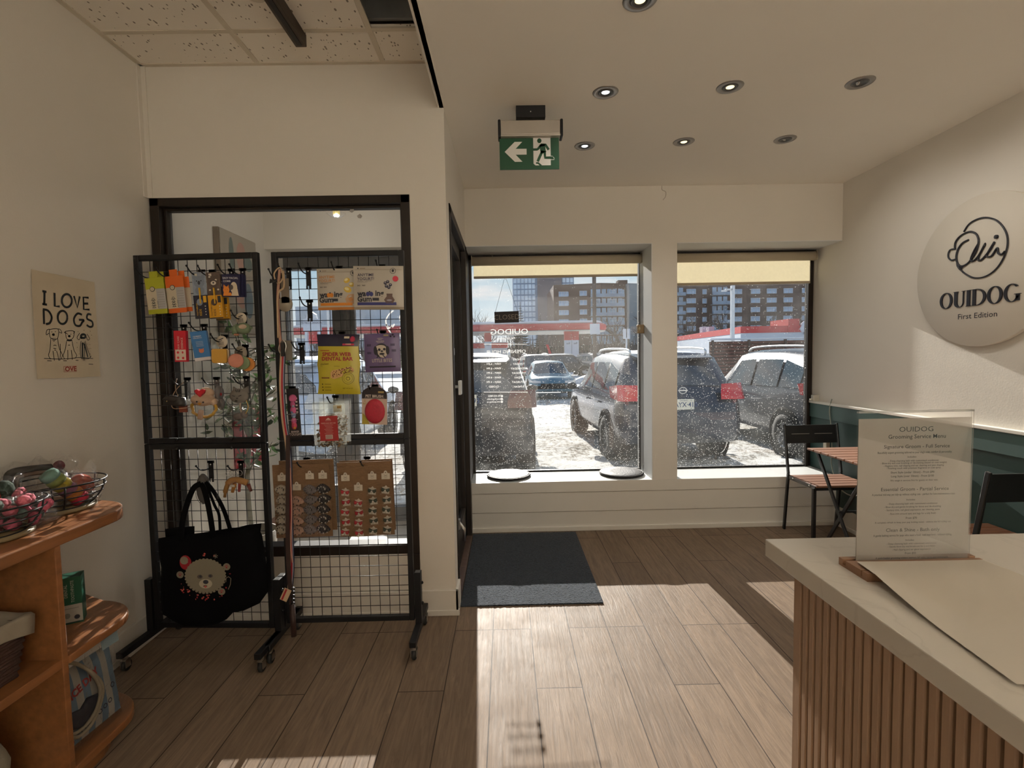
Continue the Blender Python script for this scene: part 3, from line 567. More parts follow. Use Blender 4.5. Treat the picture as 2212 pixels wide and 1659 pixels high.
    if snow:
        zt = 1.70 if not sed else 1.43
        MB().grid(lambda u, v: (lambda x, y: (x, y, interp(st, x)[3]+.028+.02*noise.noise(Vector((x*3, y*5, 1)))-.05*(abs(2*v-1)**6)-.04*(abs(2*u-1)**12)))(-1.78+(2.1 if not sed else 0)*u if not sed else -.55+.9*u, (2*v-1)*.56), 16, 8).build('snow_cover', SNOW, t, world=False)
    if not sed: MB().add([(-1.79, -.62, 1.655), (-1.79, .62, 1.655), (-2.07, .55, 1.60), (-2.07, -.55, 1.60), (-1.79, -.62, 1.60), (-1.79, .62, 1.60), (-2.05, .55, 1.575), (-2.05, -.55, 1.575)], [(0, 1, 2, 3), (7, 6, 5, 4), (2, 6, 7, 3), (0, 3, 7, 4), (1, 5, 6, 2)], 0).build('spoiler', body, t, world=False)
    if sc != 1: t.scale = (sc,)*3
    return t
H = math.pi/2
def paint(n, c, r=.3): return mat(n, c, r, .3, var=.12, sc=3, coat=.4)
car('suv_car', 'dark grey suv parked tail to the shop, its licence plate ending 793', paint('paint_black', (.03, .032, .036), .4), (-.55, 8.9, GZ), H, plate=('CXFZ 793', 'ONTARIO', 1.10), lightc=mat('tail_red_dim', (.07, .005, .007), .2, var=.1))
car('suv_car', 'slate blue crossover with big red tail lights and licence plate DAYX 410', paint('paint_slate', (.030, .038, .058), .25), (2.45, 9.52, GZ), H+.045, plate=('DAYX·410', 'ONTARIO', .93))
car('suv_car', 'dark navy suv at the right edge of the right-hand window', paint('paint_navy', (.025, .030, .045), .25), (5.33, 9.3, GZ), H, plate=None, snow=False)
car('suv_car', 'pale blue-grey suv seen through the lobby glass door', paint('paint_pale', (.42, .52, .66), .3), (-3.35, 9.25, GZ), H, plate=None, lightc=mat('lamp_lens', (.5, .52, .54), .1))
car('sedan_car', 'small teal coupe facing the shop between the two parked suvs', paint('paint_teal', (.09, .20, .26), .3), (1.72, 20.8, GZ), -H, sed=True, plate=None, snow=False)
car('suv_car', 'white-roofed suv waiting behind the teal coupe', paint('paint_brown', (.05, .04, .04), .4), (1.75, 29, GZ), -H+.1, plate=None)
car('suv_car', 'far beige suv beside the fuel pumps', paint('paint_beige', (.42, .36, .32), .5), (8.2, 46, GZ), -H+.5, plate=None, snow=False)
car('suv_car', 'distant dark suv between the white-roofed suv and the fuel pumps', paint('paint_black', (.03, .032, .036), .4), (4.8, 40, GZ), 0, plate=None)
# snow bank in the distance
one('snow_bank', MB().ell((8.2, 29, GZ), (4.4, 1.6, .85), 24).ell((12, 29.5, GZ), (4, 2, .7), 20), SNOW, 'low bank of ploughed snow behind the slate blue crossover', 'snow bank')
# fuel station
t = thing('fuel_station_canopy', 'long flat fuel station canopy with a red band and snow on top', 'canopy', (-6, 57, GZ))
RED = mat('station_red', (.50, .03, .035), .5, var=.1, sc=2); SW = mat('station_white', (.50, .55, .64), .5, var=.04)
def rrect(x0, x1, y0, y1, r, n=6):
    out = []
    for cx, cy, a in ((x1-r, y1-r, 0), (x0+r, y1-r, H), (x0+r, y0+r, 2*H), (x1-r, y0+r, 3*H)):
        for i in range(n+1): out.append((cx+r*math.cos(a+H*i/n), cy+r*math.sin(a+H*i/n)))
    return out
MB().prism(rrect(-25, 11.4, 54, 64, 3), 4.0, 4.75).build('fascia', RED, t, bevel=.25)
MB().prism(rrect(-24.9, 11.3, 54.1, 63.9, 3), 3.93, 4.0).build('soffit', mat('soffit', (.5, .49, .45), .6), t)
MB().prism(rrect(-24.5, 11.0, 54.4, 63.6, 3), 4.7, 5.05).build('snow_cover', SNOW, t, bevel=.18)
for x in (-17, -7.5, -1.95, 6.9, 7.7):
    c = MB().box(x-.38, x+.38, 55.4, 56.0, GZ, 2.95, 0).box(x-.39, x+.39, 55.39, 56.01, 2.95, 3.95, 1)
    M = FR((x, 55.38, 2.6)); c.text('self', (0, .0), .3, M, 2, .01)
    c.build('column', [SW, RED, INK], t)
MB().box(-5.2, .2, 60, 63, GZ, 3.0, 0).box(-5.25, .25, 59.95, 63, 2.3, 2.9, 1).build('kiosk', [SW, RED], t)
t = thing('fuel_pump', 'fuel pump beside the right-hand canopy columns', 'fuel pump', (8.9, 53, GZ))
MB().box(8.3, 9.5, 52.8, 53.3, GZ, 1.4).build('cabinet', RED, t, bevel=.03)
MB().box(8.4, 9.4, 52.78, 52.8, .3, .9).build('display', mat('pump_face', (.7, .6, .6), .4), t)
one('advert_flag', MB().prism([(0, 0), (.25, 0), (.75, -1.5), (.5, -1.6)], 0, .05, M=FR((4.0, 50, 2.4))).tube([(4.6, 50, GZ), (4.5, 50, .9)], .03, 6), RED, 'small red feather flag by the fuel pumps', 'flag')
t = thing('pylon_sign', 'pale fuel station name sign on two posts seen through the lobby sidelight', 'sign', (-11.4, 30, GZ))
MB().box(-11.9, -11.75, 30, 30.2, GZ, 3.0).box(-11.15, -11.0, 30, 30.2, GZ, 3.0).build('post', SW, t)
M = FR((-11.47, 29.99, 3.4)); p = MB().box(-11.98, -10.97, 30, 30.25, 3.05, 3.75, 0)
p.text('PETRO-CANADA', (0, .12), .165, M, 1, .01, .01); p.prism([(-.32, .36), (.32, .36), (.25, .62), (0, .8), (-.25, .62)], -.25, 0, 2, M)
p.build('face', [SW, mat('sign_ink', (.06, .07, .12), .5), mat('sign_pale', (.6, .62, .68), .5)], t)
MB().box(-11.65, -11.15, 29.95, 30.1, 2.3, 2.85).build('red_panel', RED, t)
# car wash building at right
t = thing('car_wash', 'low white service building with red roof band and Entrance lettering', 'building', (24, 50, GZ))
b = MB(); W0 = Vector((24.0, 70)); W1 = Vector((21.15, 45)); W2 = Vector((38, 45))
b.prism([(W0.x, W0.y), (W1.x, W1.y), (W2.x, W2.y), (38, 70)], GZ, 3.05).build('wall', mat('wash_wall', (.50, .55, .62), .6, var=.05, sc=.5), t)
MB().prism([(W0.x-.03, W0.y), (W1.x-.03, W1.y-.04), (W2.x, W2.y-.04), (38, 70)], 3.0, 3.6).build('roof_band', RED, t)
MB().prism([(25.4, 44.9), (26.4, 44.9), (26.4, 48), (25.4, 48)], 3.02, 4.2).build('raised_panel', RED, t)
MB().text('Entrance', (1.55, 0), .48, FR((26.05, 44.9, 2.95)), 0, .02, .012).build('lettering', mat('sign_ink', (.06, .07, .12), .5), t)
MB().ell((28.0, 45.0, 3.6), (1.5, .3, .6), 14).ell((27.4, 45.0, 3.3), (1.0, .25, .5), 12).build('snow_lump', SNOW, t)
for x, z in ((25, 4.4), (27, 4.5)): MB().box(W0.x+.4, W0.x+1, 60+x-25, 61+x-25, 3.6, z).build('roof_vent', SW, t)
t = thing('slat_enclosure', 'reddish brown slatted enclosure with snow along the top', 'fence', (14, 26, GZ))
m = MB()
for k in range(13): m.box(10.65, 19, 26, 26.06, GZ+.03+k*.17, GZ+.155+k*.17)
m.build('slats', mat('red_brown_wood', (.13, .05, .035), .7, var=.3, sc=4), t)
MB().box(10.65, 19, 26.06, 26.2, GZ, 1.9).build('backing', mat('enclosure_dark', (.04, .035, .035), .8), t)
for x in (10.7, 12.6, 14.5, 16.4): MB().box(x, x+.1, 25.93, 26.05, GZ, 1.98).build('post', mat('post_brown', (.06, .035, .03), .7), t)
MB().box(10.6, 19, 25.9, 26.3, 1.96, 2.06).build('snow_cover', SNOW, t, bevel=.04)
# street furniture
one('street_lamp', MB().box(17.15, 17.4, 38, 38.25, GZ, 6.35).box(16.7, 17.2, 38, 38.2, 6.0, 6.12).box(16.45, 16.8, 38, 38.2, 5.92, 6.02), mat('lamp_post', (.62, .64, .66), .5), 'white street lamp post with a short arm above the service building', 'street lamp')
t = thing('sign_post', 'tall dark pole in the left-hand window with small blank signs', 'pole', (2.84, 16, GZ))
MB().tube([(2.84, 16, GZ), (2.84, 16, 6.5)], .062, 8).build('pole', mat('pole_dark', (.05, .035, .035), .6), t)
MB().box(2.68, 2.99, 15.9, 15.93, 2.0, 2.33).build('sign', SW, t)
one('sign_post', MB().tube([(4.82, 20, GZ), (4.82, 20, 2.0)], .03, 6).box(4.68, 4.80, 19.95, 19.98, 1.95, 2.35).box(4.84, 4.96, 19.95, 19.98, 1.95, 2.35), SW, 'short post with two narrow white signs left of the column between the windows', 'sign')
for (x, y, z, lab) in ((-1.3, 75, 2.9, 'thin white pole left of the dark coupe'), (-12.6, 40, 6.6, 'lamp pole seen through the lobby sidelight')):
    one('light_pole', MB().tube([(x, y-4, GZ), (x, y-4, z+2)], .07, 6).tube([(x, y-4, z+1.9), (x+1.6, y-4, z+2.1)], .05, 5), mat('lamp_post', (.62, .64, .66), .5), lab, 'pole')
# apartment blocks
BRICK = mat('dark_brick', (.085, .050, .045), .9, var=.25, sc=.4); CONC = mat('grey_concrete', (.30, .31, .31), .8, var=.1, sc=.2)
PANEW = mat('facade_glass', (.25, .36, .52), .12, var=.5, sc=.3, spec=.9); FRM = mat('facade_frame', (.42, .46, .52), .5)
t = thing('apartment_block', 'dark brick apartment block with rows of pale windows and balconies', 'building', (55, 165, GZ))
MB().prism([(15.5, 160), (30, 157), (45, 160), (60, 158), (66, 161), (100, 161), (130, 158), (130, 185), (15.5, 185)], GZ, 23.4).box(38, 42.2, 156.5, 160, GZ, 23.0, 1).box(36, 39, 160, 163, 23, 24.6, 0).build('wall', [BRICK, CONC], t)
wp = None; wq = None
def fwin(x, y, z, w):
    global wp
    if wp is None:
        wp = MB().box(-.9, .9, -.12, 0, -.8, .8).build('window', FRM, t, world=False); wp.location = Vector((x, y, z))-t.location
        fwin.p = MB().box(-.78, -.06, -.16, -.1, -.68, .68).box(.06, .78, -.16, -.1, -.68, .68).build('pane', PANEW, wp, world=False); wp.scale = (w/1.8, 1, 1); return
    c = wp.copy(); S.collection.objects.link(c); c.location = Vector((x, y, z))-t.location; c.scale = (w/1.8, 1, 1)
    p = fwin.p.copy(); S.collection.objects.link(p); p.parent = c
for r in range(7):
    z = 20.4-2.9*r
    for x, w in ((17.9, 1.8), (19.6, 1.8), (24.6, 2.4), (33.5, 2), (36.2, 2), (58.5, 3.0), (62.5, 3.0), (74, 3.4), (80, 3.0), (85.2, 3.2), (90.5, 3), (97, 4.2), (103, 4.2)):
        if z > 1 and not (r > 4 and x < 60): fwin(x, 157.0+(2.4 if x < 22 else (3.6 if x > 72 else (1.2 if x < 60 else 2.6)))*(x != 33.5 and x != 36.2)-.2, z, w)
bal = None
for r in range(6):
    z = 19.0-2.9*r
    for x0, x1 in ((26.5, 37), (45.5, 56), (64.5, 71)):
        m = MB().box(x0, x1, 155.6, 157.8, z-.15, z+.05, 0).box(x0, x1, 155.5, 155.6, z, z+.95, 1)
        for k in range(int((x1-x0)/1.7)): m.box(x0+.3+k*1.7, x0+1.6+k*1.7, 157.0, 157.1, z+.15, z+2.5, 2)
        m.build('balcony', [CONC, mat('balcony_glass', (.22, .30, .40), .3, var=.2, sc=.3), PANEW], t)
t = thing('apartment_tower', 'tall pale glass apartment tower behind the brick block', 'building', (20, 270, GZ))
MB().box(4.4, 36, 262, 290, GZ, 60, 0).box(17, 29.5, 260.8, 262.1, GZ, 60, 1).build('wall', [mat('tower_blue', (.20, .27, .38), .4, var=.2, sc=.1), mat('tower_brown', (.16, .14, .15), .8, var=.2, sc=.1)], t)
m = MB()
for k in range(15):
    for x in [4.7, 6.6, 8.5, 10.4, 12.3, 14.2, 30.0, 32.0, 34.0]: m.box(x, x+1.55, 261.7, 262, 1+k*2.9, 3.2+k*2.9)
m.build('glazing', mat('tower_glass', (.48, .58, .72), .2, var=.25, sc=.2), t)
one('office_block', MB().box(-62, -30, 150, 170, GZ, 17).box(-62.2, -29.8, 149.8, 150, 6, 6.6), mat('office_grey', (.42, .47, .53), .6, var=.2, sc=.3), 'pale block with stepped balconies seen through the lobby door glass', 'building')
# bare trees and conifers
def bare_tree(seed, h):
    R = random.Random(seed); m = MB()
    def br(p, d, L, r, dep):
        q = p+d*L; m.tube([p, (p+q)/2+Vector((R.uniform(-1, 1), R.uniform(-1, 1), 0))*L*.06, q], [r, r*.8, r*.6], 3 if dep else 5)
        if dep >= 4: return
        for i in range(R.choice((3, 4, 4)) if dep else 6):
            nd = (d*1.0+Vector((R.uniform(-1, 1), R.uniform(-1, 1), R.uniform(-.1, .7)))*.8).normalized(); k = R.uniform(.35, 1)
            br(p+d*L*k, nd, L*R.uniform(.5, .72), r*.5, dep+1)
    br(Vector((0, 0, 0)), Vector((0, 0, 1)), h*.42, h*.018, 0); return m
BARK = mat('bare_bark', (.075, .06, .055), .9, var=.2)
tr = [tag(bare_tree(s, 9).build('bare_tree', BARK), 'leafless tree', 'tree') for s in (3, 8, 21)]
spots = [(-2.6, 70, 0, 1.1, 'leafless tree at the left edge of the left-hand window above the canopy'), (2.0, 96, 1, 1.1, 'leafless tree left of the conifer beside the glass tower'), (10.5, 100, 2, 1.0, 'leafless tree behind the fuel columns'),
         (16.2, 72, 0, 1.0, 'leafless tree right of the canopy end'), (21.8, 78, 1, 1.0, 'leafless tree hard against the column between the windows'), (33, 88, 2, 1.15, 'leafless tree at the left of the right-hand window'), (40, 90, 0, 1.25, 'large leafless tree left of the white street lamp'),
         (50, 95, 1, 1.25, 'leafless tree right of the white street lamp'), (58, 98, 2, 1.2, 'leafless tree before the far balconies at right'), (-27, 72, 1, 1.0, 'leafless tree seen through the lobby door glass'), (27.5, 80, 2, .9, 'leafless tree hidden mostly by the column')]
used = set()
for x, y, k, s, lab in spots:
    o = tr[k]
    if k in used: o = o.copy(); S.collection.objects.link(o)
    used.add(k); o.location = (x, y, GZ); o.rotation_euler = (0, 0, x); o.scale = (s*1.3, s*1.3, s); o['label'] = lab; o['group'] = 'leafless trees beyond the fuel station'
def conifer(x, y, h, lab):
    t = thing('conifer_tree', lab, 'tree', (x, y, GZ)); R = random.Random(int(x*7)); m = MB()
    MB().tube([(x, y, GZ), (x, y, GZ+h)], [h*.015, .03], 6).build('trunk', BARK, t)
    for k in range(22):
        z = GZ+h*(.12+.86*k/22); r = h*.2*(1-k/23)
        for j in range(12):
            a = j*.5236+k; q = Vector((math.cos(a), math.sin(a), 0)); e = Vector((x, y, z))+q*r*R.uniform(.7, 1.15)+Vector((0, 0, -.12*r))
            n = Vector((-q.y, q.x, 0))*r*.16; m.add([(x, y, z), Vector(e)*.5+Vector((x, y, z))*.5+n, e, Vector(e)*.5+Vector((x, y, z))*.5-n, Vector(e)*.6+Vector((x, y, z))*.4-Vector((0, 0, r*.22))], [(0, 1, 2, 3), (0, 4, 2)])
    m.build('foliage', mat('conifer_green', (.018, .030, .022), .9, var=.3), t)
conifer(2.7, 90, 11.2, 'tall conifer just right of the CLOSED sign'); conifer(6.6, 95, 9.5, 'shorter bushy conifer in front of the glass tower')
R = random.Random(9); m = MB()
for k in range(1500):
    x = R.uniform(-60, 75); y = R.uniform(72, 84) if x < 22 else R.uniform(84, 95); h = R.uniform(2.5, 5.2); a = R.uniform(-.8, .8)
    m.tube([(x, y, GZ), (x+a*.4, y, GZ+h*.5), (x+a, y, GZ+h)], [.16, .1, .02], 3)
tag(m.build('brush_hedge', BARK), 'band of tangled leafless brush behind the fuel station', 'undergrowth', kind='stuff')
one('hedge_wall', MB().grid(lambda u, v: (-60+135*u, 98+2*noise.noise(Vector((u*60, v*3, 0))), GZ+(3.4+.8*noise.noise(Vector((u*90, 0, 5))))*v), 200, 6), mat('hedge_dark', (.035, .035, .035), .95, var=.4, sc=.8), 'dark evergreen hedge behind the fuel station canopy', 'hedge')
# ================================================================= rolling grid racks
WIRE = mat('black_wire', (.012, .012, .012), .4, .3)
def rack(name, label, xa, ya, xb, yb, feet, top=1.865, mid=.99, bot=.11):
    """two stacked grid panels between posts, on T feet with castors; (xa,ya)-(xb,yb) is the plan line"""
    c = Vector(((xa+xb)/2, (ya+yb)/2, 0)); t = thing(name, label, 'display rack', c)
    d = Vector((xb-xa, yb-ya, 0)); Lh = d.length; d.normalize(); n = Vector((0, 0, 1)).cross(d)
    M = Matrix(((d.x, n.x, 0, xa), (d.y, n.y, 0, ya), (0, 0, 1, 0), (0, 0, 0, 1)))
    w = .025
    for k, (z0, z1) in enumerate(((bot, mid-.001), (mid+.001, top))):
        f = MB().box(0, w, -w/2, w/2, z0, z1, 0, M).box(Lh-w, Lh, -w/2, w/2, z0, z1, 0, M).box(w, Lh-w, -w/2, w/2, z0, z0+w, 0, M).box(w, Lh-w, -w/2, w/2, z1-w, z1, 0, M)
        fr = f.build('frame', BLACK, t, bevel=.003)
        g = MB(); nx = 12
        for i in range(1, nx): x = w+(Lh-2*w)*i/nx; g.tube([(x, 0, z0+w), (x, 0, z1-w)], .0017, 5, 0, False, M)
        nz_ = round((z1-z0-2*w)/.0498)
        for i in range(1, nz_): z = z0+w+(z1-z0-2*w)*i/nz_; g.tube([(w, -.0032, z), (Lh-w, -.0032, z)], .0017, 5, 0, False, M)
        g.build('wire_grid', WIRE, fr)
    for x in (.16, Lh-.16):
        for z in (mid+.02, mid-.02): MB().ell((x, -.016, z), (.008, .006, .008), 8, 0, M).build('clamp_knob', BLACK, t)
    for i, (x, sg) in enumerate(((-.020, -1), (Lh+.020, 1))):
        up_ = MB().box(x-.015, x+.015, -.018, .018, .095, .345, 0, M).ell((x+sg*.018, 0, .29), (.008, .008, .008), 8, 0, M).ell((x+sg*.018, 0, .19), (.008, .008, .008), 8, 0, M)
        up_.box(x-.012, x+.012, -.015, .015, .3452, .346, 1, M); up_.build('upright', [BLACK, mat('plug_grey', (.10, .10, .10), .3)], t, bevel=.002)
        ft = MB().box(x-.015, x+.015, feet[0], feet[1], .072, .100, 0, M).build('foot', BLACK, t, bevel=.003)
        for y in (feet[0]+.03, feet[1]-.03):
            cs = MB().lathe([(.010, .05), (.014, .062), (.014, .073)], 12, M=M @ Matrix.Translation((x, y, 0)))
            cs.box(x-.014, x-.011, y-.012, y+.016, .02, .055, 0, M).box(x+.011, x+.014, y-.012, y+.016, .02, .055, 0, M).box(x-.014, x+.014, y-.012, y+.016, .05, .055, 0, M)
            ca = cs.build('castor', CHROME, t)
            MB().lathe([(.0001, -.010), (.020, -.010), (.025, -.006), (.025, .006), (.020, .010), (.0001, .010)], 20, M=M @ Matrix.Translation((x, y+.006, .025)) @ Matrix.Rotation(H, 4, 'Y')).build('wheel', RUBBER, ca)
    return t
RLA, RLB = (-1.69, 2.345), (-1.112, 2.315)
rack('grid_rack', 'black wheeled grid rack at left, tote bag and pet treats hanging on it', *RLA, *RLB, (-.20, .20), top=1.858)
rack('grid_rack', 'black wheeled grid rack at right, pouches and cardboard bow cards hanging on it', -1.07, 2.355, -.462, 2.355, (-.18, .18))
YR = 2.355
def yL(px): return 2.345-.03*((px-296)/265)
# display hooks: plate on the grid with a peg bent towards the shopper
def hook_proto():
    t = thing('display_hook', 'x', 'hook', (0, 0, 0))
    MB().box(-.011, .011, -.010, -.006, -.085, 0, 0).box(-.016, .016, -.010, -.0065, -.012, 0, 0).box(-.011, -.004, -.012, -.008, -.10, -.085, 0).box(.004, .011, -.012, -.008, -.10, -.085, 0).ell((0, -.0105, -.018), (.0035, .001, .0035), 8, 1).build('plate', [BLACK, mat('rivet', (.6, .6, .6), .3)], t)
    MB().tube(smooth_path([(0, -.008, -.03), (0, -.035, -.034), (0, -.07, -.032), (0, -.095, -.022), (0, -.115, -.004)], 4), .0028, 6).ell((0, -.117, -.002), (.005, .005, .005), 8).build('peg', BLACK, t)
    return t
hp = hook_proto(); first = [True]
def hook(px, py, Y, label, group=None):
    p = at(px, py, 'y', Y)
    if first[0]: first[0] = False; hp.location = p; hp['label'] = label; h = hp
    else: h = dup(hp, p, None, label)
    if group: h['group'] = group
    elif 'group' in h: del h['group']
    return p
gL = 'hooks holding stock on the left grid rack'; gR = 'hooks holding stock on the right grid rack'
for px, py, lab in ((334, 588, 'black display hook carrying the lime green pouches'), (374, 586, 'black display hook carrying the orange pouches'), (438, 583, 'black display hook above the koala toothbrush pack'), (461, 583, 'black display hook above the brown bear toothbrush pack'),
                    (502, 581, 'black display hook above the navy facial comb pack'), (399, 701, 'black display hook above the narrow red box'), (443, 700, 'black display hook above the blue carton'),
                    (529, 675, 'black display hook above the green frog plush'), (487, 723, 'black display hook above the yellow toast toy'), (532, 744, 'black display hook above the macaron toys'), (407, 815, 'black display hook above the little black pouch'),
                    (470, 814, 'black display hook above the chick toy'), (534, 812, 'black display hook above the grey cat toy'), (457, 994, 'black display hook carrying the tote bag handles'), (522, 994, 'black display hook above the long brown dog toy')):
    hook(px, py, yL(px), lab)
hook(526, 580, yL(526), 'empty black display hook, last in the top row of the left rack')
for px, py, lab in ((625, 579, 'empty black hook nearest the leashes on the right rack'), (667, 578, 'empty black hook left of the orange yogurt pouch, upper one'), (670, 648, 'empty black hook left of the orange yogurt pouch, lower one'),
                    (653, 740, 'empty black hook left of the yellow dental bar pouch'), (734, 575, 'black hook carrying the orange yogurt pouch'), (826, 572, 'black hook carrying the purple yogurt pouch'), (740, 716, 'black hook carrying the yellow dental bar pouch'),
                    (828, 714, 'black hook carrying the purple dog treat pouch'), (633, 834, 'black hook carrying the black card of pink bow toys'), (811, 830, 'black hook carrying the pet brush card'), (726, 853, 'black hook carrying the clear treat bags'),
                    (664, 987, 'black hook carrying the board of dotted bandanas'), (794, 985, 'black hook carrying the board of festive bows'), (606, 590, 'black hook holding the upper leash handle'), (606, 745, 'black hook holding the lower striped leash')):
    hook(px, py, YR, lab)
# ================================================================= goods hanging on the racks
def fr(px, py, Y, yaw=0, roll=0, pitch=0): return rotf(FR(at(px, py, 'y', Y)), yaw, roll, pitch)
K = lambda Y: Y/1083.   # metres per photo pixel on the plane y = Y
def pouch(mb, M, w, h, t, mf=None, mat=0, wave=0, nu=14, nv=16, corner=0):
    def b(p): u = min(1, abs(2*p[0]/w)); v = min(1, abs(2*p[1]/h)); return t*(1-u**4)*(1-v**5)
    def g(sg):
        def f(u, v):
            x = (u-.5)*w; y = (v-.5)*h; x *= 1-wave*math.cos(v*6.3)**2*.0-wave*abs(math.sin(v*math.pi*2))
            return (x, y, sg*(b((x, y))+.0004)+.0015*noise.noise(Vector((x*30, y*30, M[0][3]*9))))
        return f
    mb.grid(g(1), nu, nv, mat, True, M, (lambda u, v: mf(u, v)) if mf else None); mb.grid(g(-1), nu, nv, mat, True, M, None)
    return lambda p: Vector((p[0], p[1], p[2]+b(p)+.0012))
def item(name, label, cat, mats, fnc, group=None):
    m = MB(); fnc(m); return one(name, m, mats, label, cat, group)
Y1 = 2.262
# lime and orange ear-cleaning pouches
def stick(px, py, w, h, top, label, back=False):
    M = fr(px, py, Y1+(.025 if back else 0), roll=.07); k = K(Y1); w *= k; h *= k
    def f(m):
        c = pouch(m, M, w, h, .004, lambda u, v: 0 if (v > .68 or v < .11) else (1 if u < .55 or back else 2))
        m.box(-w*.22, w*.22, h/2-.001, h/2+.028, -.0008, .0008, 0, M)
        if not back:
            m.disc((-w*.1, h*.185), .0115, .0115, M, 3, .0012, 20, c); m.disc((-w*.1, h*.185), .009, .009, M, 1, .0018, 20, c); m.text('i', (-w*.1, h*.185), .012, M, 3, .002, 0, 1, 0, c)
            for i, (a, s) in enumerate(((-.10, .02), (-.18, .018), (-.245, .02), (-.31, .018))):
                m.ring((-w*.12, h*a), s*.3, s*.3, .0018, M, 3, .0013, 10, c); m.stroke([(-w*.12-s*.5, h*a-s*.2), (-w*.12+s*.5, h*a-s*.2)], .002, M, 3, .0013, c)
            m.text('eco clean', (w*.10, -h*.25), .0085, M, 3, .0013, 0, 1, H, c)
            for i in range(7): m.stroke([(w*.14, h*(.08-.065*i)), (w*.46, h*(.08-.065*i))], .0012, M, 4, .0013, c)
        m.puffy
    item('hanging_pouch', label, 'pouch', [top, C('b9ad96'), C('9d9a98'), INK, C('77726c')], f)
LIME, ORG = C('9a9b18'), C('c4570f')
stick(352, 639, 32, 76, LIME, 'lime green and white pouch behind its twin on the left rack', True); stick(337, 639, 40, 76, LIME, 'lime green and white pouch, front one, first in the top row')
stick(397, 636, 30, 74, ORG, 'orange and white pouch behind its twin on the left rack', True); stick(380, 636, 38, 78, ORG, 'orange and white pouch with round logo, front one of its pair')
# toothbrush packs with animal faces
def brushpack(px, col, animal, lo, label, dy=0, back=0):
    M = fr(px, 638+dy, Y1+.02*back, roll=.05); k = K(Y1); w, h = 29*k, 98*k
    def f(m):
        m.box(-w/2, w/2, 0, h/2, -.002, 0, 0, M); m.box(-w/2, w/2, -h/2, 0, -.008, .004, 2, M)
        fy = h*.29
        m.disc((0, fy), w*.40, h*.13, M, 1, .001); m.disc((0, h*.10), w*.34, h*.1, M, 1, .0008)
        for s in (-1, 1): m.disc((s*w*.30, fy+h*.10), w*.15, w*.15, M, 1, .0012); m.disc((s*w*.16, fy+h*.02), .003, .003, M, 3, .002, 8)
        m.disc((0, fy-h*.02), .006 if animal == 'koala' else .004, .009 if animal == 'koala' else .004, M, 3, .002, 10)
        if animal == 'bear':
            m.disc((0, fy-h*.025), w*.2, w*.15, M, 5, .0016, 12); m.disc((0, fy-h*.02), .004, .003, M, 3, .002, 8)
            for a, b_ in ((-.3, .12), (.3, .12), (.2, .33), (-.25, .4)): m.disc((a*w, b_*h), .005, .004, M, 5, .0014, 8)
        m.box(-w*.03, w*.05, -h*.18, h*.16, .001, .007, 4, M); m.box(-w*.30, -w*.1, h*.42, h*.47, .0005, .001, 5, M)
        m.disc((-w*.05, -h*.15), w*.22, h*.075, M, 1, .0055); m.box(w*.22, w*.44, -h*.16, -h*.02, .004, .0052, 4 if lo != 1 else 3, M)
        m.text('TOOTHBRUSH', (-w*.28, -h*.30), .0085, M, 4 if lo != 1 else 3, .0048, .01, 1, H); m.text('KIDS', (-w*.05, -h*.37), .014, M, 4 if lo != 1 else 3, .0048, .01, 1, H)
        for i in range(4): m.disc((w*.32, -h*(.24+.06*i)), .0028, .0028, M, 5, .0048, 8)
        m.box(-w/2, w/2, -h/2, -h*.48, .0042, .0046, 3, M)
    item('toothbrush_pack', label, 'toothbrush pack', [mat('pk'+animal, col, .5), mat('pk2'+animal, tuple(c*.75 for c in col), .5), C('c08a16') if lo == 1 else C('15182c'), INK, C('c79a22'), C('c9c0b0')], f)
brushpack(478, (.09, .06, .045), 'bear', 1, 'yellow and brown toothbrush pack at the back of its pair', 4, 2)
brushpack(464, (.085, .055, .04), 'bear', 1, 'yellow toothbrush pack with a brown bear face, in front'); brushpack(433, (.24, .28, .35), 'koala', 0, 'navy toothbrush pack with a grey koala face')
# facial comb packs
def comb(px, py, label, face, z):
    M = fr(px, py, Y1+z, roll=-.02); k = K(Y1); w, h = 38*k, 47*k
    def f(m):
        m.box(-w/2, w/2, -h/2, h/2, -.004, .004, 0, M)
        if face:
            m.box(-w*.5, w*.5, -h*.5, -h*.05, .0042, .0046, 0, M); m.text('EASY FACIAL', (-w*.02, h*.33), .0125, M, 1, .005, .012, .95); m.text('COMB', (-w*.22, h*.19), .0115, M, 1, .005, .012)
            m.disc((w*.16, -h*.1), w*.19, h*.26, M, 2, .0048); m.disc((w*.02, -h*.08), w*.11, h*.12, M, 3, .0052, 12); m.disc((-w*.26, -h*.2), w*.18, h*.16, M, 4, .0052, 12); m.poly([(-w*.42, -h*.1), (-w*.40, h*.05), (-w*.28, -h*.04)], M, 4, .0054); m.poly([(-w*.22, -h*.06), (-w*.12, h*.04), (-w*.12, -h*.1)], M, 4, .0054)
            m.poly([(w*.0, -h*.46), (w*.42, -h*.46), (w*.36, -h*.15), (w*.1, -h*.2)], M, 2, .005); m.poly([(-w*.44, -h*.46), (w*.05, -h*.46), (w*.0, -h*.32), (-w*.4, -h*.3)], M, 4, .005)
            for a in (-.32, -.2): m.disc((a*w, -h*.18), .0014, .0014, M, 5, .0056, 6)
    item('comb_pack', label, 'comb pack', [C('17163a'), C('c9c6c4'), C('c8b8a0'), C('4a4340'), C('d07c26'), INK], f)
comb(512, 618, 'rearmost navy comb pack, only its edge showing', False, .03); comb(507, 616, 'middle navy comb pack of three', False, .015); comb(500, 617, 'front navy facial comb pack with orange cat picture', True, 0)
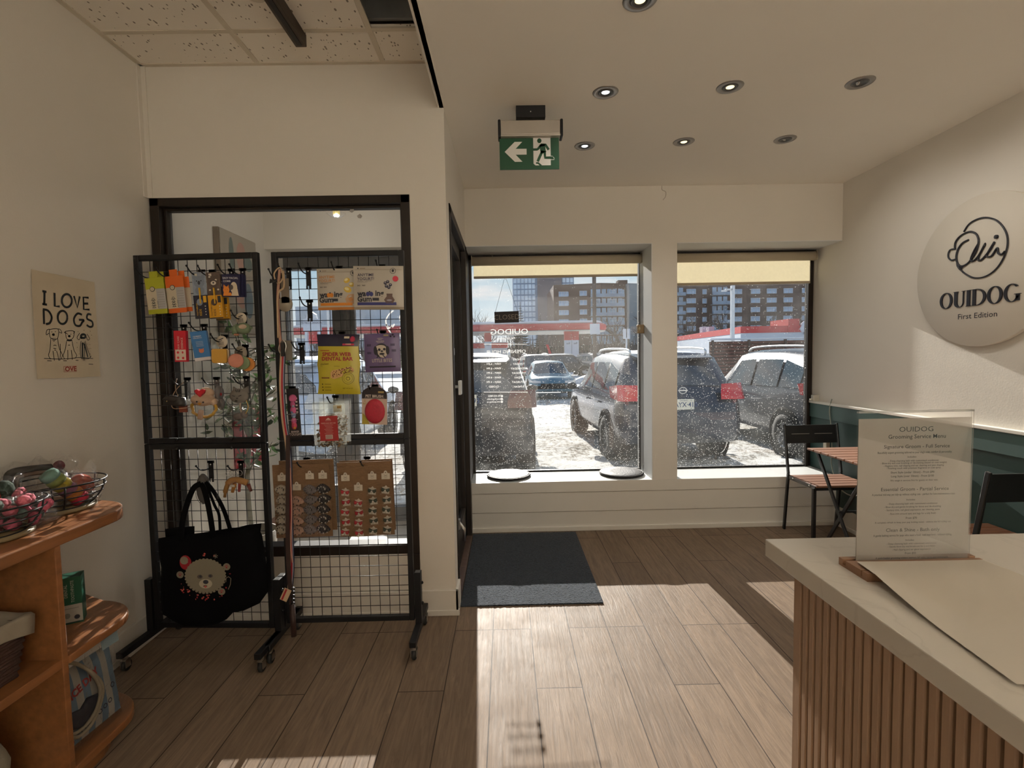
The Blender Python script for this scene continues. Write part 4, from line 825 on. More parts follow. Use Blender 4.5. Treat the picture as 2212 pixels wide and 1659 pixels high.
# red and blue cartons
def f(m):
    M = fr(391, 748, Y1, roll=-.01); k = K(Y1); w, h = 25*k, 66*k
    m.box(-w/2, w/2, -h*.1, h/2, -.012, .006, 0, M).box(-w/2, w/2, -h/2, -h*.1, -.012, .006, 0, M).box(-w*.42, w*.46, -h*.45, -h*.11, .0062, .0066, 1, M)
    m.text('PAW CARE', (-w*.12, h*.10), .0125, M, 1, .007, .005, 1, H); m.text('ESSENCE', (w*.18, h*.10), .0125, M, 1, .007, .005, 1, H)
    for a, b in ((-.2, -.2), (.2, -.2), (-.2, -.37), (.22, -.38)): m.disc((a*w, b*h), .0055 if a*b > 0 or b < -.3 else .004, .0055, M, 0, .007, 12)
item('carton', 'narrow red carton with a pale pink lower half, second row of the left rack', 'carton', [C('b21226'), C('cfc0b0')], f)
def f(m):
    M = fr(434, 747, Y1, yaw=.35, roll=.12); k = K(Y1); w, h = 30*k, 62*k
    m.box(-w/2, w/2, -h/2, h/2, -.03, .008, 0, M).box(-w/2-.0005, w/2+.0005, -h/2-.001, -h*.40, -.0305, .0085, 1, M); m.text('HAMMER', (-w*.1, h*.33), .008, M, 1, .009, .01); m.text('CRUNCH', (-w*.1, h*.27), .008, M, 1, .009, .01)
    for i in range(4): m.stroke([(-w*.25, h*(.14-.05*i)), (w*.2, h*(.14-.05*i))], .0012, M, 1, .009)
    m.disc((0, -h*.18), .010, .009, M, 2, .009); m.poly([(-.010, -h*.17), (-.008, -h*.08), (-.001, -h*.13)], M, 2, .009); m.poly([(.002, -h*.13), (.010, -h*.08), (.010, -h*.17)], M, 2, .009)
item('carton', 'blue carton turned slightly, beside the red one', 'carton', [C('1c5f96'), C('c6bfc0'), C('c26a44')], f)
# plush toys with round swing tags
TAGM = C('bfb4a2'); PL = lambda h: C(h, .95, bump=.3)
def roundtag(par, px, py, Y, r=.026, rot=0, dark=True):
    M = fr(px, py, Y, yaw=-.1); m = MB().lathe([(.0001, -.0006), (r, -.0006), (r, .0006), (.0001, .0006)], 24, 0, M)
    m.text('||||||', (-.002, -.006), .016, M, 1, .001, .01); m.stroke([(-r*.5, r*.25), (r*.3, r*.55)], .004, M, 1, .001); m.stroke([(-r*.6, 0), (r*.1, r*.2)], .0025, M, 1, .001)
    m.build('swing_tag', [TAGM, INK], par)
def disk(m, M, r, t, mi, n=28): m.lathe([(.0001, -t), (r*.86, -t), (r, -t*.55), (r, t*.55), (r*.86, t), (.0001, t)], n, mi, M)
p = at(518, 712, 'y', Y1)
t = thing('plush_toy', 'sage green frog plush hanging near the right edge of the left rack', 'plush toy', p)
M = fr(520, 710, Y1-.02); m = MB().ell((.012, 0, 0), (.033, .026, .022), 16, 0, M).ell((-.026, -.004, -.008), (.016, .022, .018), 12, 0, M).ell((-.022, .016, -.01), (.007, .007, .007), 8, 0, M).ell((.046, .004, 0), (.007, .007, .007), 8, 0, M)
m.build('body', PL('66745a'), t); MB().ell((.016, .006, .012), (.019, .013, .013), 14, 0, M).build('face', PL('b09a86'), t); MB().ell((-.02, -.026, 0), (.012, .006, .012), 10, 0, M).build('foot', PL('a7745a'), t)
roundtag(t, 521, 688, Y1)
p = at(478, 769, 'y', Y1); t = thing('plush_toy', 'square yellow toast plush with a dark crust edge', 'plush toy', p)
M = fr(475, 769, Y1, yaw=.25); sq = [(x*.031, y*.032) for x, y in rrect(-1, 1, -1, 1, .3, 4)]
MB().prism(sq, -.004, .012, 0, M).build('body', PL('b98d3c'), t, bevel=.003); MB().prism([(x*1.02+.004, y) for x, y in sq], -.012, -.004, 0, M).build('filling', PL('c9b79c'), t); MB().prism([(x+.006, y) for x, y in sq], -.024, -.012, 0, M).build('crust', PL('5d3b30'), t, bevel=.003)
roundtag(t, 479, 738, Y1+.005, .027)
for px, py, hc, Yo, lab in ((535, 787, 'b4763a', .03, 'orange macaron plush at the back of three'), (524, 784, '6d7a5a', .012, 'green macaron plush between the orange and the pink'), (510, 779, 'b87a66', -.01, 'coral pink macaron plush in front of the green one')):
    p = at(px, py, 'y', Y1+Yo); t = thing('plush_toy', lab, 'plush toy', p); M = fr(px, py, Y1+Yo, yaw=.35)
    q = MB(); disk(q, M @ Matrix.Translation((0, 0, .006)), .031, .006, 0); q.build('top_shell', PL(hc), t); q = MB(); disk(q, M @ Matrix.Translation((0, 0, -.004)), .027, .004, 0); q.build('filling', PL('c2a98a'), t); q = MB(); disk(q, M @ Matrix.Translation((0, 0, -.014)), .031, .006, 0); q.build('bottom_shell', PL(hc), t)
    if 'pink' in lab: roundtag(t, 520, 762, Y1+.02, .030)
# cellophane bag helper
CELLO = clear('cellophane', bump=.7, bsc=24, gain=.8, haze=.02, rough=.08)
def bag(par, px, py, w, h, Y, t=.03, sd=1, name='cellophane_bag', roll=0):
    M = fr(px, py, Y, roll=roll); k = K(Y); w *= k; h *= k; m = MB()
    for sg in (1, -1):
        m.grid(lambda u, v: ((u-.5)*w*(1+.05*noise.noise(Vector((0, v*5, sd)))), (v-.5)*h, sg*t*(1-abs(2*u-1)**3)*(1-abs(2*v-1)**3)*(1+.5*noise.noise(Vector((u*5, v*5, sd+sg))))), 12, 12, 0, True, M)
    o = m.build(name, CELLO, par); return o
# little black waste-bag pouch with cord
p = at(385, 868, 'y', Y1); t = thing('treat_pouch', 'small black leather pouch with cord and brown tag', 'pouch', p)
M = fr(377, 866, Y1, roll=-.05); MB().puffy([(-.045, -.022), (-.042, .004), (-.03, .020), (.0, .024), (.045, .016), (.05, -.012), (.046, -.024)], M, .022).build('body', C('15110f', .5), t)
MB().puffy([(-.044, .006), (-.03, .021), (.0, .026), (.044, .018), (.02, -.004), (-.02, -.004)], M @ Matrix.Translation((0, 0, .014)), .010).build('flap', C('1b1613', .5), t); MB().ell((-.018, .0, .025), (.003, .003, .002), 8, 0, M).build('snap', C('b79b62', .3), t)
MB().tube(smooth_path([at(397, 825, 'y', Y1+.02), at(375, 850, 'y', Y1-.01), at(372, 880, 'y', Y1-.02), at(395, 882, 'y', Y1-.03), at(412, 879, 'y', Y1)], 6), .0016, 6).tube(smooth_path([at(382, 818, 'y', Y1+.03), at(379, 838, 'y', Y1), at(385, 856, 'y', Y1-.01)], 5), .0016, 6).build('cord', C('8a6f58'), t)
MB().box(-.022, .014, -.018, .014, -.003, .003, 0, fr(398, 882, Y1+.03)).build('leather_tag', C('6e2c14'), t)
# chick with rope ring, grey toy, cat
p = at(443, 870, 'y', Y1); t = thing('chick_toy', 'cream chick plush with red comb and yellow rope ring in cellophane', 'plush toy', p); M = fr(440, 866, Y1)
m = MB().ell((-.003, .006, 0), (.054, .030, .028), 18, 0, M).ell((.01, .035, -.005), (.036, .026, .022), 16, 0, M).ell((.046, -.006, .0), (.014, .018, .014), 10, 0, M); bd = m.build('head', PL('c4a488'), t)
MB().puffy([(0, -.018), (.020, .0), (.024, .014), (.013, .019), (0, .012), (-.013, .019), (-.024, .014), (-.020, .0)], M @ Matrix.Translation((0, .036, .022)), .010).build('comb', PL('b3202a'), t)
e_ = MB().ell((-.014, -.001, .028), .0042, 8, 0, M).ell((.014, -.004, .028), .0042, 8, 0, M); e_.v = e_.v; e_.build('eyes', INK, t)
MB().puffy([(-.009, .0), (0, .005), (.009, .0), (0, -.006)], M @ Matrix.Translation((-.002, -.010, .028)), .004).build('beak', PL('c98a1f'), t)
MB().tube([(.054*math.cos(a), -.03+.043*math.sin(a), .004*math.sin(a*9)) for a in [i*2*math.pi/40 for i in range(40)]], [.0065+.0012*math.sin(i*2.5) for i in range(40)], 8, 0, True, M).build('rope_ring', PL('b58a24'), t)
MB().box(-.012, .012, -.085, -.04, .004, .012, 0, M @ Matrix.Rotation(-.2, 4, 'Z')).build('leg', PL('b9977e'), t, bevel=.004)
bag(t, 442, 868, 72, 92, Y1, .034, 2)
p = at(473, 862, 'y', Y1+.03); t = thing('plush_toy', 'grey bundled plush just behind the chick toy', 'plush toy', p); M = fr(474, 858, Y1+.035)
MB().ell((0, .02, 0), (.02, .034, .018), 12, 0, M).ell((.006, -.03, 0), (.017, .028, .016), 12, 0, M).build('body', PL('77706f'), t); MB().ell((.014, .014, .012), (.004, .008, .006), 8, 0, M).build('tongue', PL('b3202a'), t)
p = at(522, 880, 'y', Y1); t = thing('cat_toy', 'grey striped cat plush on a cord in a cellophane bag', 'plush toy', p); M = fr(520, 855, Y1)
MB().ell((-.006, .0, 0), (.043, .034, .022), 18, 0, M).puffy([(-.034, .012), (-.030, .042), (-.012, .030)], M, .008).puffy([(.012, .030), (.036, .044), (.038, .012)], M, .008).build('head', PL('7d766e'), t)
q = MB()
for a, b, c, d in ((-.026, .003, -.014, .0), (.002, .0, .014, .004), (-.008, -.008, -.005, -.012), (-.005, -.012, -.001, -.008), (-.006, .018, -.010, .030), (0, .018, 0, .030), (.006, .018, .010, .030)): q.tube([(a, b, .0225), (c, d, .023)], .002, 5, 0, False, M)
q.box(-.016, -.006, -.025, -.017, .018, .021, 0, M); q.build('face_stitching', C('2e2926'), t)
MB().tube(smooth_path([(-.0, -.03, .004), (-.002, -.05, .006), (0, -.075, 0)], 5), .004, 6, 0, False, M).build('neck_cord', PL('a89a86'), t)
MB().ell((-.016, -.094, .0), (.022, .018, .015), 12, 0, M).ell((.012, -.085, 0), (.016, .018, .013), 12, 0, M).build('fish', PL('6c625c'), t)
MB().tube(smooth_path([(.03, -.02, .012), (.036, -.05, .01), (.024, -.08, .01)], 5), .002, 6, 0, False, M).build('ribbon', C('c49a3a'), t)
bag(t, 527, 882, 76, 118, Y1, .036, 5, roll=-.03)
# grey cap hanging behind the tote straps
p = at(437, 1070, 'y', Y1+.03); t = thing('cap', 'grey cap hanging in a bag behind the tote straps', 'cap', p); M = fr(440, 1056, Y1+.04)
MB().puffy([(.032*math.cos(a), .072*math.sin(a)) for a in [i*.3491 for i in range(18)]], M, .012).build('crown', C('4e4b49', .9), t)
MB().tube([(.030*math.cos(a), -.012+.056*math.sin(a), .012) for a in [math.pi+i*.2244 for i in range(15)]], .0012, 5, 0, False, M).build('brim_stitching', C('6a6665'), t)
# dachshund toy in a plastic bag with metal rings above
p = at(510, 1052, 'y', Y1-.02); t = thing('dog_toy', 'long tan and brown dog plush curled in a plastic bag', 'plush toy', p); M = fr(512, 1046, Y1-.02)
MB().tube(smooth_path([(-.058, -.058, 0), (-.05, -.02, 0), (-.03, .014, .002), (.0, .020, .002), (.03, .012, .002), (.048, .006, 0)], 6), [.006]*4+[.010]*6+[.014]*21, 10, 0, False, M).build('body', PL('a3763f'), t)
MB().tube([(-.006, .004, .008), (-.018, -.034, .008)], [.010, .007], 8, 0, False, M).build('leg', PL('a8702a'), t); MB().tube([(.012, .004, .0), (.008, -.034, 0)], [.007, .006], 8, 0, False, M).build('leg', PL('8c2f2a'), t); MB().tube([(.050, .0, .0), (.062, -.034, 0)], [.009, .006], 8, 0, False, M).build('ear', PL('6e2f26'), t)
MB().tube([(-.034, .024, .008), (-.030, .0, .014), (-.012, .002, .016), (.006, .016, .014), (.022, .02, .012), (.040, -.004, .014)], .0013, 5, 0, False, M).build('harness', C('6b241c'), t)
MB().box(-.022, -.002, -.008, .002, .016, .018, 0, M).build('price_label', C('c9c2b4'), t)
q = MB()
for i in range(4): q.tube([(.013*math.cos(a)+.014*i-.03, .05+.013*math.sin(a), .01-.004*i) for a in [j*.4488 for j in range(14)]], .0013, 5, 0, True, M)
q.build('key_rings', CHROME, t); bag(t, 510, 1050, 86, 56, Y1-.02, .028, 7)
# black tote bag
Yt = 2.235; kt = K(Yt); p = at(455, 1250, 'y', Yt)
t = thing('tote_bag', 'black tote bag printed with a white fluffy dog in a festive wreath', 'bag', p)
cpx = lambda x, y: (240+x/4.366, 1080+y/4.366)
M = fr(455, 1235, Yt); c0 = Vector((455, 1235))
def lp(x, y): a = at(*cpx(x, y), 'y', Yt); q_ = M.inverted() @ a; return (q_.x, q_.y)
ol = [lp(*q_) for q_ in ((448, 360), (580, 340), (720, 325), (860, 308), (1000, 285), (1140, 262), (1270, 256), (1390, 262), (1425, 330), (1455, 520), (1478, 700), (1484, 860), (1400, 975), (1250, 1045), (1150, 1062), (1090, 1125), (980, 1178), (860, 1195), (700, 1190), (590, 1140), (520, 1092), (492, 1080), (476, 960), (470, 780), (476, 620), (452, 480))]
tb = C('08080a', 1., bump=.2, spec=.1)
MB().puffy(ol, M, .035, 0, ((1, 0), (.96, .45), (.86, .8), (.62, .98))).build('body', tb, t)
bk = [lp(*q_) for q_ in ((480, 290), (600, 268), (760, 262), (760, 420), (500, 420))]
MB().puffy(bk, M @ Matrix.Translation((0, 0, -.02)), .012).build('back_panel', tb, t)
MB().puffy([lp(*q_) for q_ in ((1100, 300), (1250, 250), (1400, 232), (1398, 262), (1380, 380), (1100, 380))], M @ Matrix.Translation((0, 0, -.018)), .012).build('back_panel', tb, t)
def strap(pts, w, dy):
    s = MB(); P_ = [Vector(lp(*q_)) for q_ in pts]; P_ = [Vector(v[:2]) for v in smooth_path([(a.x, a.y, 0) for a in P_], 5)]
    n = len(P_)
    vs = []
    for i, a in enumerate(P_):
        d_ = (P_[min(i+1, n-1)]-P_[max(i-1, 0)]).normalized(); q_ = Vector((-d_.y, d_.x))*w/2; zz = dy*(1-.3*i/n)
        for sg, zo in ((1, .0015), (-1, .0015), (-1, -.0015), (1, -.0015)): vs.append((a.x+q_.x*sg, a.y+q_.y*sg, zz+zo))
    fs = [(4*i+j, 4*i+(j+1) % 4, 4*i+4+(j+1) % 4, 4*i+4+j) for i in range(n-1) for j in range(4)]+[(0, 1, 2, 3), (4*n-4, 4*n-1, 4*n-2, 4*n-3)]
    s.add(vs, fs, 0, False, M); s.build('strap', tb, t)
strap([(690, 400), (700, 200), (745, 20), (800, -120), (870, -165)], .024, .022); strap([(1000, 380), (975, 200), (940, 20), (900, -120), (868, -165)], .024, .026)
strap([(1120, 320), (1060, 130), (1000, 0), (930, -110), (880, -165)], .018, -.012); strap([(1010, 320), (1000, 150), (960, 60), (915, -60), (880, -165)], .012, -.016)
# printed dog and wreath
zw = .0362; g = MB(); dc = lp(935, 685); DOGW, REDP = C('77705f', .95), C('8c1620')
def dd(x, y, rx, ry, mi, w=0., n=20): c_ = lp(x, y); g.disc(c_, rx*kt/4.366, ry*kt/4.366, M, mi, zw+w, n)
dd(750, 560, 55, 70, 1); dd(738, 540, 38, 38, 0, .0004)
dd(935, 680, 188, 160, 0, .0008, 32)
R_ = random.Random(3)
for i in range(34):
    a = i*.1848; dd(935+180*math.cos(a), 685+154*math.sin(a), 15, 13, 0, .0009, 9)
dd(885, 690, 26, 20, 3, .0014, 12); dd(983, 682, 22, 17, 3, .0014, 12); dd(890, 686, 12, 12, 2, .0018, 10); dd(982, 682, 11, 11, 2, .0018, 10)
dd(938, 755, 62, 46, 4, .0011, 18); dd(940, 738, 26, 20, 2, .0018, 12); dd(935, 776, 20, 9, 3, .0017, 10); dd(938, 782, 12, 10, 5, .002, 10)
for x, y in ((700, 672), (1132, 598), (1085, 828)):
    dd(x, y, 34, 34, 0, .0004, 18); dd(x, y+6, 9, 8, 1, .0012, 8)
    for a, b in ((-14, -4), (-5, -14), (6, -14), (14, -4)): dd(x+a, y+b, 4.5, 5.5, 1, .0012, 6)
fx, fy = lp(1030, 500)
for i in range(3): a = i*math.pi/3+.26; g.stroke([(fx-.009*math.cos(a), fy-.009*math.sin(a)), (fx+.009*math.cos(a), fy+.009*math.sin(a))], .0026, M, 0, zw+.001)
for i in range(6): a = i*math.pi/3+.26; g.disc((fx+.0085*math.cos(a), fy+.0085*math.sin(a)), .0022, .0022, M, 0, zw+.001, 6)
g.stroke([lp(*q_) for q_ in ((1125, 740), (1128, 702), (1150, 690), (1172, 705), (1168, 760), (1148, 808))], .0026, M, 0, zw+.001)
for i in range(38):
    a = R_.uniform(0, 6.28); r = R_.uniform(1.05, 1.2)
    if i < 22: a = R_.uniform(.9, 2.6); r = R_.uniform(1.1, 1.36)
    dd(935+205*r*math.cos(a), 680+172*r*math.sin(a), R_.choice((4, 7, 10)), R_.choice((4, 7, 9)), R_.choice((1, 5, 5)), .0005, 8)
g.build('printed_dog', [DOGW, REDP, INK, C('4a4038'), C('a39a86', .95), C('b04a40')], t)
# leashes hanging on the left post of the right rack
def leash(name, label, pts, w, mats, stripes, handle=None):
    n = len(stripes); P_ = smooth_path([at(a, b, 'y', y) for a, b, y in pts], 8); m = MB(); vs = []
    for i, p_ in enumerate(P_):
        for s_ in range(n+1): vs.append(p_+Vector(((s_/n-.5)*w, .5*w*abs(s_/n-.5)*0, 0)))
    for i, p_ in enumerate(P_):
        for s_ in range(n+1): vs.append(p_+Vector(((s_/n-.5)*w, .002, 0)))
    o = len(P_)*(n+1); fs = []; ms = []
    for i in range(len(P_)-1):
        for s_ in range(n):
            a = i*(n+1)+s_; fs += [(a, a+1, a+n+2, a+n+1), (o+a, o+a+n+1, o+a+n+2, o+a+1)]; ms += [stripes[s_]]*2
    m.add(vs, fs, ms, True); root = thing(name, label, 'leash', P_[0]); m.build('webbing', mats, root)
    return root
CR, RD, NV, PK = C('b49a7c', .9), C('93202a', .9), C('20263c', .9), C('a5776a', .9)
t = leash('dog_leash', 'cream, red and blue striped leash hanging down the left post', [(611, 765, 2.22), (609, 830, 2.22), (613, 900, 2.215), (620, 950, 2.21), (625, 1000, 2.205), (626, 1080, 2.20), (628, 1150, 2.2), (630, 1230, 2.2), (624, 1290, 2.2)], .024, [CR, RD, C('8a8f9c', .9), NV], [0, 0, 1, 1, 2, 3])
MB().tube(smooth_path([at(604, 745, 'y', 2.24), at(612, 735, 'y', 2.22), at(618, 748, 'y', 2.22), at(612, 766, 'y', 2.22), at(603, 758, 'y', 2.23)], 5, True), .003, 6, 0, True).build('ring', CHROME, t)
MB().box(-.008, .008, -.03, .03, -.005, .005, 0, fr(611, 755, 2.215)).build('keeper', C('15120f'), t)
t = leash('dog_leash', 'twin pink-beige cord leash looped over the upper hook', [(604, 582, 2.24), (600, 640, 2.23), (602, 700, 2.23), (608, 760, 2.23)], .012, [PK, CR], [0, 1, 0])
MB().tube(smooth_path([at(605, 578, 'y', 2.25), at(592, 592, 'y', 2.23), at(600, 612, 'y', 2.22), at(611, 600, 'y', 2.22)], 5, True), .003, 6, 0, True).tube(smooth_path([at(612, 585, 'y', 2.24), at(613, 620, 'y', 2.22), at(600, 640, 'y', 2.21), at(601, 730, 'y', 2.22)], 5), .004, 6).build('loop', CR, t)
MB().puffy([(-.02, -.008), (-.016, .012), (.0, .004), (.012, .012), (.014, -.006), (0, -.002)], fr(592, 608, 2.2), .006).build('bow', C('101012'), t)
MB().box(-.018, .018, -.055, .055, -.001, .001, 0, fr(616, 628, 2.30)).build('card', C('6f6558'), t)
t = leash('dog_leash', 'dark brown strap leash hanging to the floor beside the right rack', [(622, 940, 2.19), (621, 1100, 2.185), (622, 1200, 2.18), (629, 1300, 2.17), (634, 1365, 2.16)], .018, [C('2a1712', .7)], [0, 0])
q = MB()
for i in range(5): q.ell(at(633, 1272+i*8, 'y', 2.17), (.010, .010, .008), 8)
q.build('beads', C('16100e', .4), t)
MB().tube([at(631, 1305, 'y', 2.168), at(635, 1374, 'y', 2.16)], .012, 10).build('grip', C('2a1712', .6), t)
MB().box(-.016, .016, -.028, .028, -.001, .001, 0, fr(617, 1285, 2.16, roll=-.45)).stroke([(-.006, -.026), (-.006, .026)], .008, fr(617, 1285, 2.16, roll=-.45), 1, .002).build('paper_tag', [CR, RD], t)
MB().tube(smooth_path([at(627, 1010, 'y', 2.195), at(630, 1100, 'y', 2.19), at(628, 1180, 'y', 2.19), at(632, 1215, 'y', 2.185)], 5), .0035, 6).build('cord', PK, t)
one('swing_tag', MB().lathe([(.0001, -.001), (.034, -.001), (.034, .001), (.0001, .001)], 24, 0, fr(616, 657, 2.30)), C('8f8676'), 'pale round tag half hidden behind the leashes', 'tag')
one('swing_tag', MB().box(-.02, .02, -.045, .045, -.001, .001, 0, fr(622, 757, 2.30)), C('6f6a5e'), 'grey rectangular card behind the striped leash', 'tag')
# ---------------------------------------------------------------- right rack goods
Y2 = 2.262; k2 = K(Y2)
def gum(px, py, w, h, Y, accent, ink, label, fruit, roll=0, sd=0):
    M = fr(px, py, Y, roll=roll); w *= k2; h *= k2
    PB = mat('pouch_cream', (.42, .38, .32), .45, var=.04, bump=.1, bsc=18)
    def f(m):
        c = pouch(m, M, w, h, .014, lambda u, v: 5 if (v < .06) else 0, nu=18, nv=16)
        m.rect(-w*.47, w*.47, h*.405, h*.413, M, 6, .001, c); m.rect(-w*.42, w*.36, -h*.40, -h*.335, M, 1, .001, c, 8, 2)
        m.disc((-w*.40, h*.44), .003, .003, M, 2, .001, 8, c); m.stroke([(-w*.36, h*.44), (-w*.25, h*.44)], .004, M, 6, .001, c)
        m.text('ANYTIME', (-w*.24, h*.285), .0175, M, 3, .001, .012, 1, 0, c); m.text('YOGURT!', (-w*.24, h*.195), .0175, M, 3, .001, .012, 1, 0, c)
        m.stroke([(-w*.41, h*.15), (-w*.12, h*.15)], .0012, M, 2, .001, c); m.stroke([(-w*.41, h*.125), (-w*.2, h*.125)], .0008, M, 2, .001, c)
        for q in (-.38, -.28): m.text('NO', (q*w, h*.045), .009, M, 2, .001, .02, 1, 0, c)
        m.text('wa', (-w*.325, -h*.14), .034, M, 2, .001, .035, .95, 0, c); m.text('ing', (w*.03, -h*.135), .034, M, 2, .001, .035, .95, 0, c); m.text('Gum', (-w*.27, -h*.265), .033, M, 2, .001, .035, 1, 0, c)
        for q in (-.20, -.13): m.disc((q*w, -h*.15), .0085, .010, M, 1 if ink else 4, .0014, 16, c)
        m.disc((-w*.165, -h*.095), .004, .003, M, 2, .0016, 8, c)
        m.rect(-w*.11, w*.02, -h*.30, -h*.235, M, 2, .001, c, 3, 2)
        if fruit == 'mango':
            for a, b, r1, r2, ro in ((.25, .20, .014, .011, .5), (.26, -.02, .017, .013, -.4), (.36, .10, .012, .01, .2)): m.disc((a*w, b*h), r1, r2, M, 7, .0012, 16, c, ro); m.disc((a*w-.003, b*h+.003), r1*.6, r2*.5, M, 8, .0016, 12, c, ro)
            m.poly([(w*.22, -h*.36), (w*.20, -h*.24), (w*.27, -h*.14), (w*.42, -h*.12), (w*.44, -h*.36)], M, 9, .0013, c); m.poly([(w*.27, -h*.24), (w*.34, -h*.19), (w*.39, -h*.27), (w*.31, -h*.31)], M, 5, .0016, c)
        else:
            for a, b in ((.15, .10), (.20, .13), (.25, .06), (.17, .03), (.22, .0)): m.disc((a*w, b*h), .0072, .0072, M, 8, .0013, 12, c); m.disc((a*w, b*h+.002), .003, .003, M, 7, .0016, 8, c)
            m.poly([(w*.17, -h*.14), (w*.29, -h*.14), (w*.285, -h*.2), (w*.33, -h*.28), (w*.29, -h*.36), (w*.16, -h*.36), (w*.12, -h*.28), (w*.175, -h*.2)], M, 9, .0013, c); m.disc((w*.225, -h*.29), .012, .004, M, 7, .0018, 12, c)
            m.disc((w*.35, h*.20), .0125, .0125, M, 10, .0014, 20, c)
        m.ring((w*.30 if fruit != 'mango' else w*.40, h*.38), .013, .013, .0018, M, 2, .0014, 20, c); m.disc((w*.30 if fruit != 'mango' else w*.40, h*.385), .005, .007, M, 2, .0014, 10, c)
    item('treat_pouch', label, 'pouch', [PB, accent, INK, ink or accent, accent, C('b3763a') if fruit == 'mango' else C('8e8272'), C('8c7f6d'), C('b99a30') if fruit == 'mango' else C('8f8a94'), C('d8cf9a') if fruit == 'mango' else C('2b2b3c'), C('a98460') if fruit == 'mango' else C('5b4740'), C('b32238')], f)
gum(730, 625, 88, 88, Y2+.02, C('c4781f'), C('b5793a'), 'wide cream treat pouch with mango pictures and an orange stripe', 'mango', 0, 1)
gum(818, 622, 106, 92, Y2-.01, C('33356e'), C('1e1f40'), 'wide cream treat pouch with blueberry pictures and a purple stripe', 'berry', -.015, 2)
def f(m):
    M = fr(732, 787, Y2-.01, roll=-.02); w, h = 92*k2, 128*k2
    def wv(p): return p
    c = pouch(m, M, w, h, .018, lambda u, v: 1 if v > .80 else 0, wave=.07, nu=16, nv=20)
    m.text('SPIDER WEB', (-w*.02, h*.165), .0225, M, 2, .001, .03, 1.03, 0, c); m.text('DENTAL BAR', (-w*.01, h*.09), .0225, M, 2, .001, .03, 1.03, 0, c)
    m.rect(-w*.40, -w*.18, h*.225, h*.235, M, 2, .001, c); m.text('CHEESE', (w*.25, h*.335), .007, M, 3, .0016, .02, 1, 0, c); m.rect(w*.12, w*.38, h*.315, h*.345, M, 4, .001, c); m.rect(w*.15, w*.27, h*.43, h*.465, M, 3, .001, c)
    m.disc((w*.34, h*.42), .011, .013, M, 4, .0012, 16, c); m.ring((w*.34, h*.42), .009, .011, .001, M, 1, .0016, 16, c)
    m.text('chicken', (-w*.30, h*.005), .013, M, 5, .001, 0, 1, .08, c); m.stroke([(-w*.4, -h*.03), (w*.05, -h*.03)], .001, M, 5, .001, c)
    br = [(-.16, -.14), (-.12, -.10), (.28, -.04), (.36, -.06), (.37, -.11), (.32, -.14), (-.08, -.245), (-.16, -.22)]; m.poly([(a*w, b*h) for a, b in br][::-1], M, 6, .0012, c)
    R_ = random.Random(2)
    for i in range(70):
        u = R_.uniform(-.12, .33); v = -.17+(u+.12)*.22+R_.uniform(-.045, .05); m.disc((u*w, v*h), .0024, .002, M, 7, .0016, 6, c)
    m.disc((w*.24, -h*.23), .0265, .0265, M, 0, .0018, 24, c); m.ring((w*.24, -h*.23), .0262, .0262, .0012, M, 5, .0021, 24, c); m.ring((w*.24, -h*.23), .019, .019, .0009, M, 5, .0021, 24, c); m.disc((w*.24, -h*.235), .009, .008, M, 5, .0021, 12, c); m.disc((w*.24, -h*.235), .0075, .0065, M, 0, .0024, 12, c)
    m.rect(-w*.38, -w*.19, -h*.235, -h*.215, M, 7, .001, c)
    for i in range(3): m.stroke([(-w*.31, -h*(.33+.05*i)), (-w*.16, -h*(.33+.05*i))], .0016, M, 5, .001, c); m.disc((-w*.36, -h*(.33+.05*i)), .0028, .003, M, 5, .001, 8, c)
    m.text('NET WT 8 OZ', (w*.22, -h*.40), .007, M, 5, .001, 0, 1, 0, c)
item('treat_pouch', 'tall yellow treat pouch with a navy top and dark red lettering', 'pouch', [mat('pouch_yellow', (.40, .33, .02), .35, var=.05, bump=.1, bsc=14), C('17152e', .4), C('8f1428'), C('c9bfa6'), C('a81c3c'), C('2a220c'), C('b88f5a'), C('6d4220')], f)
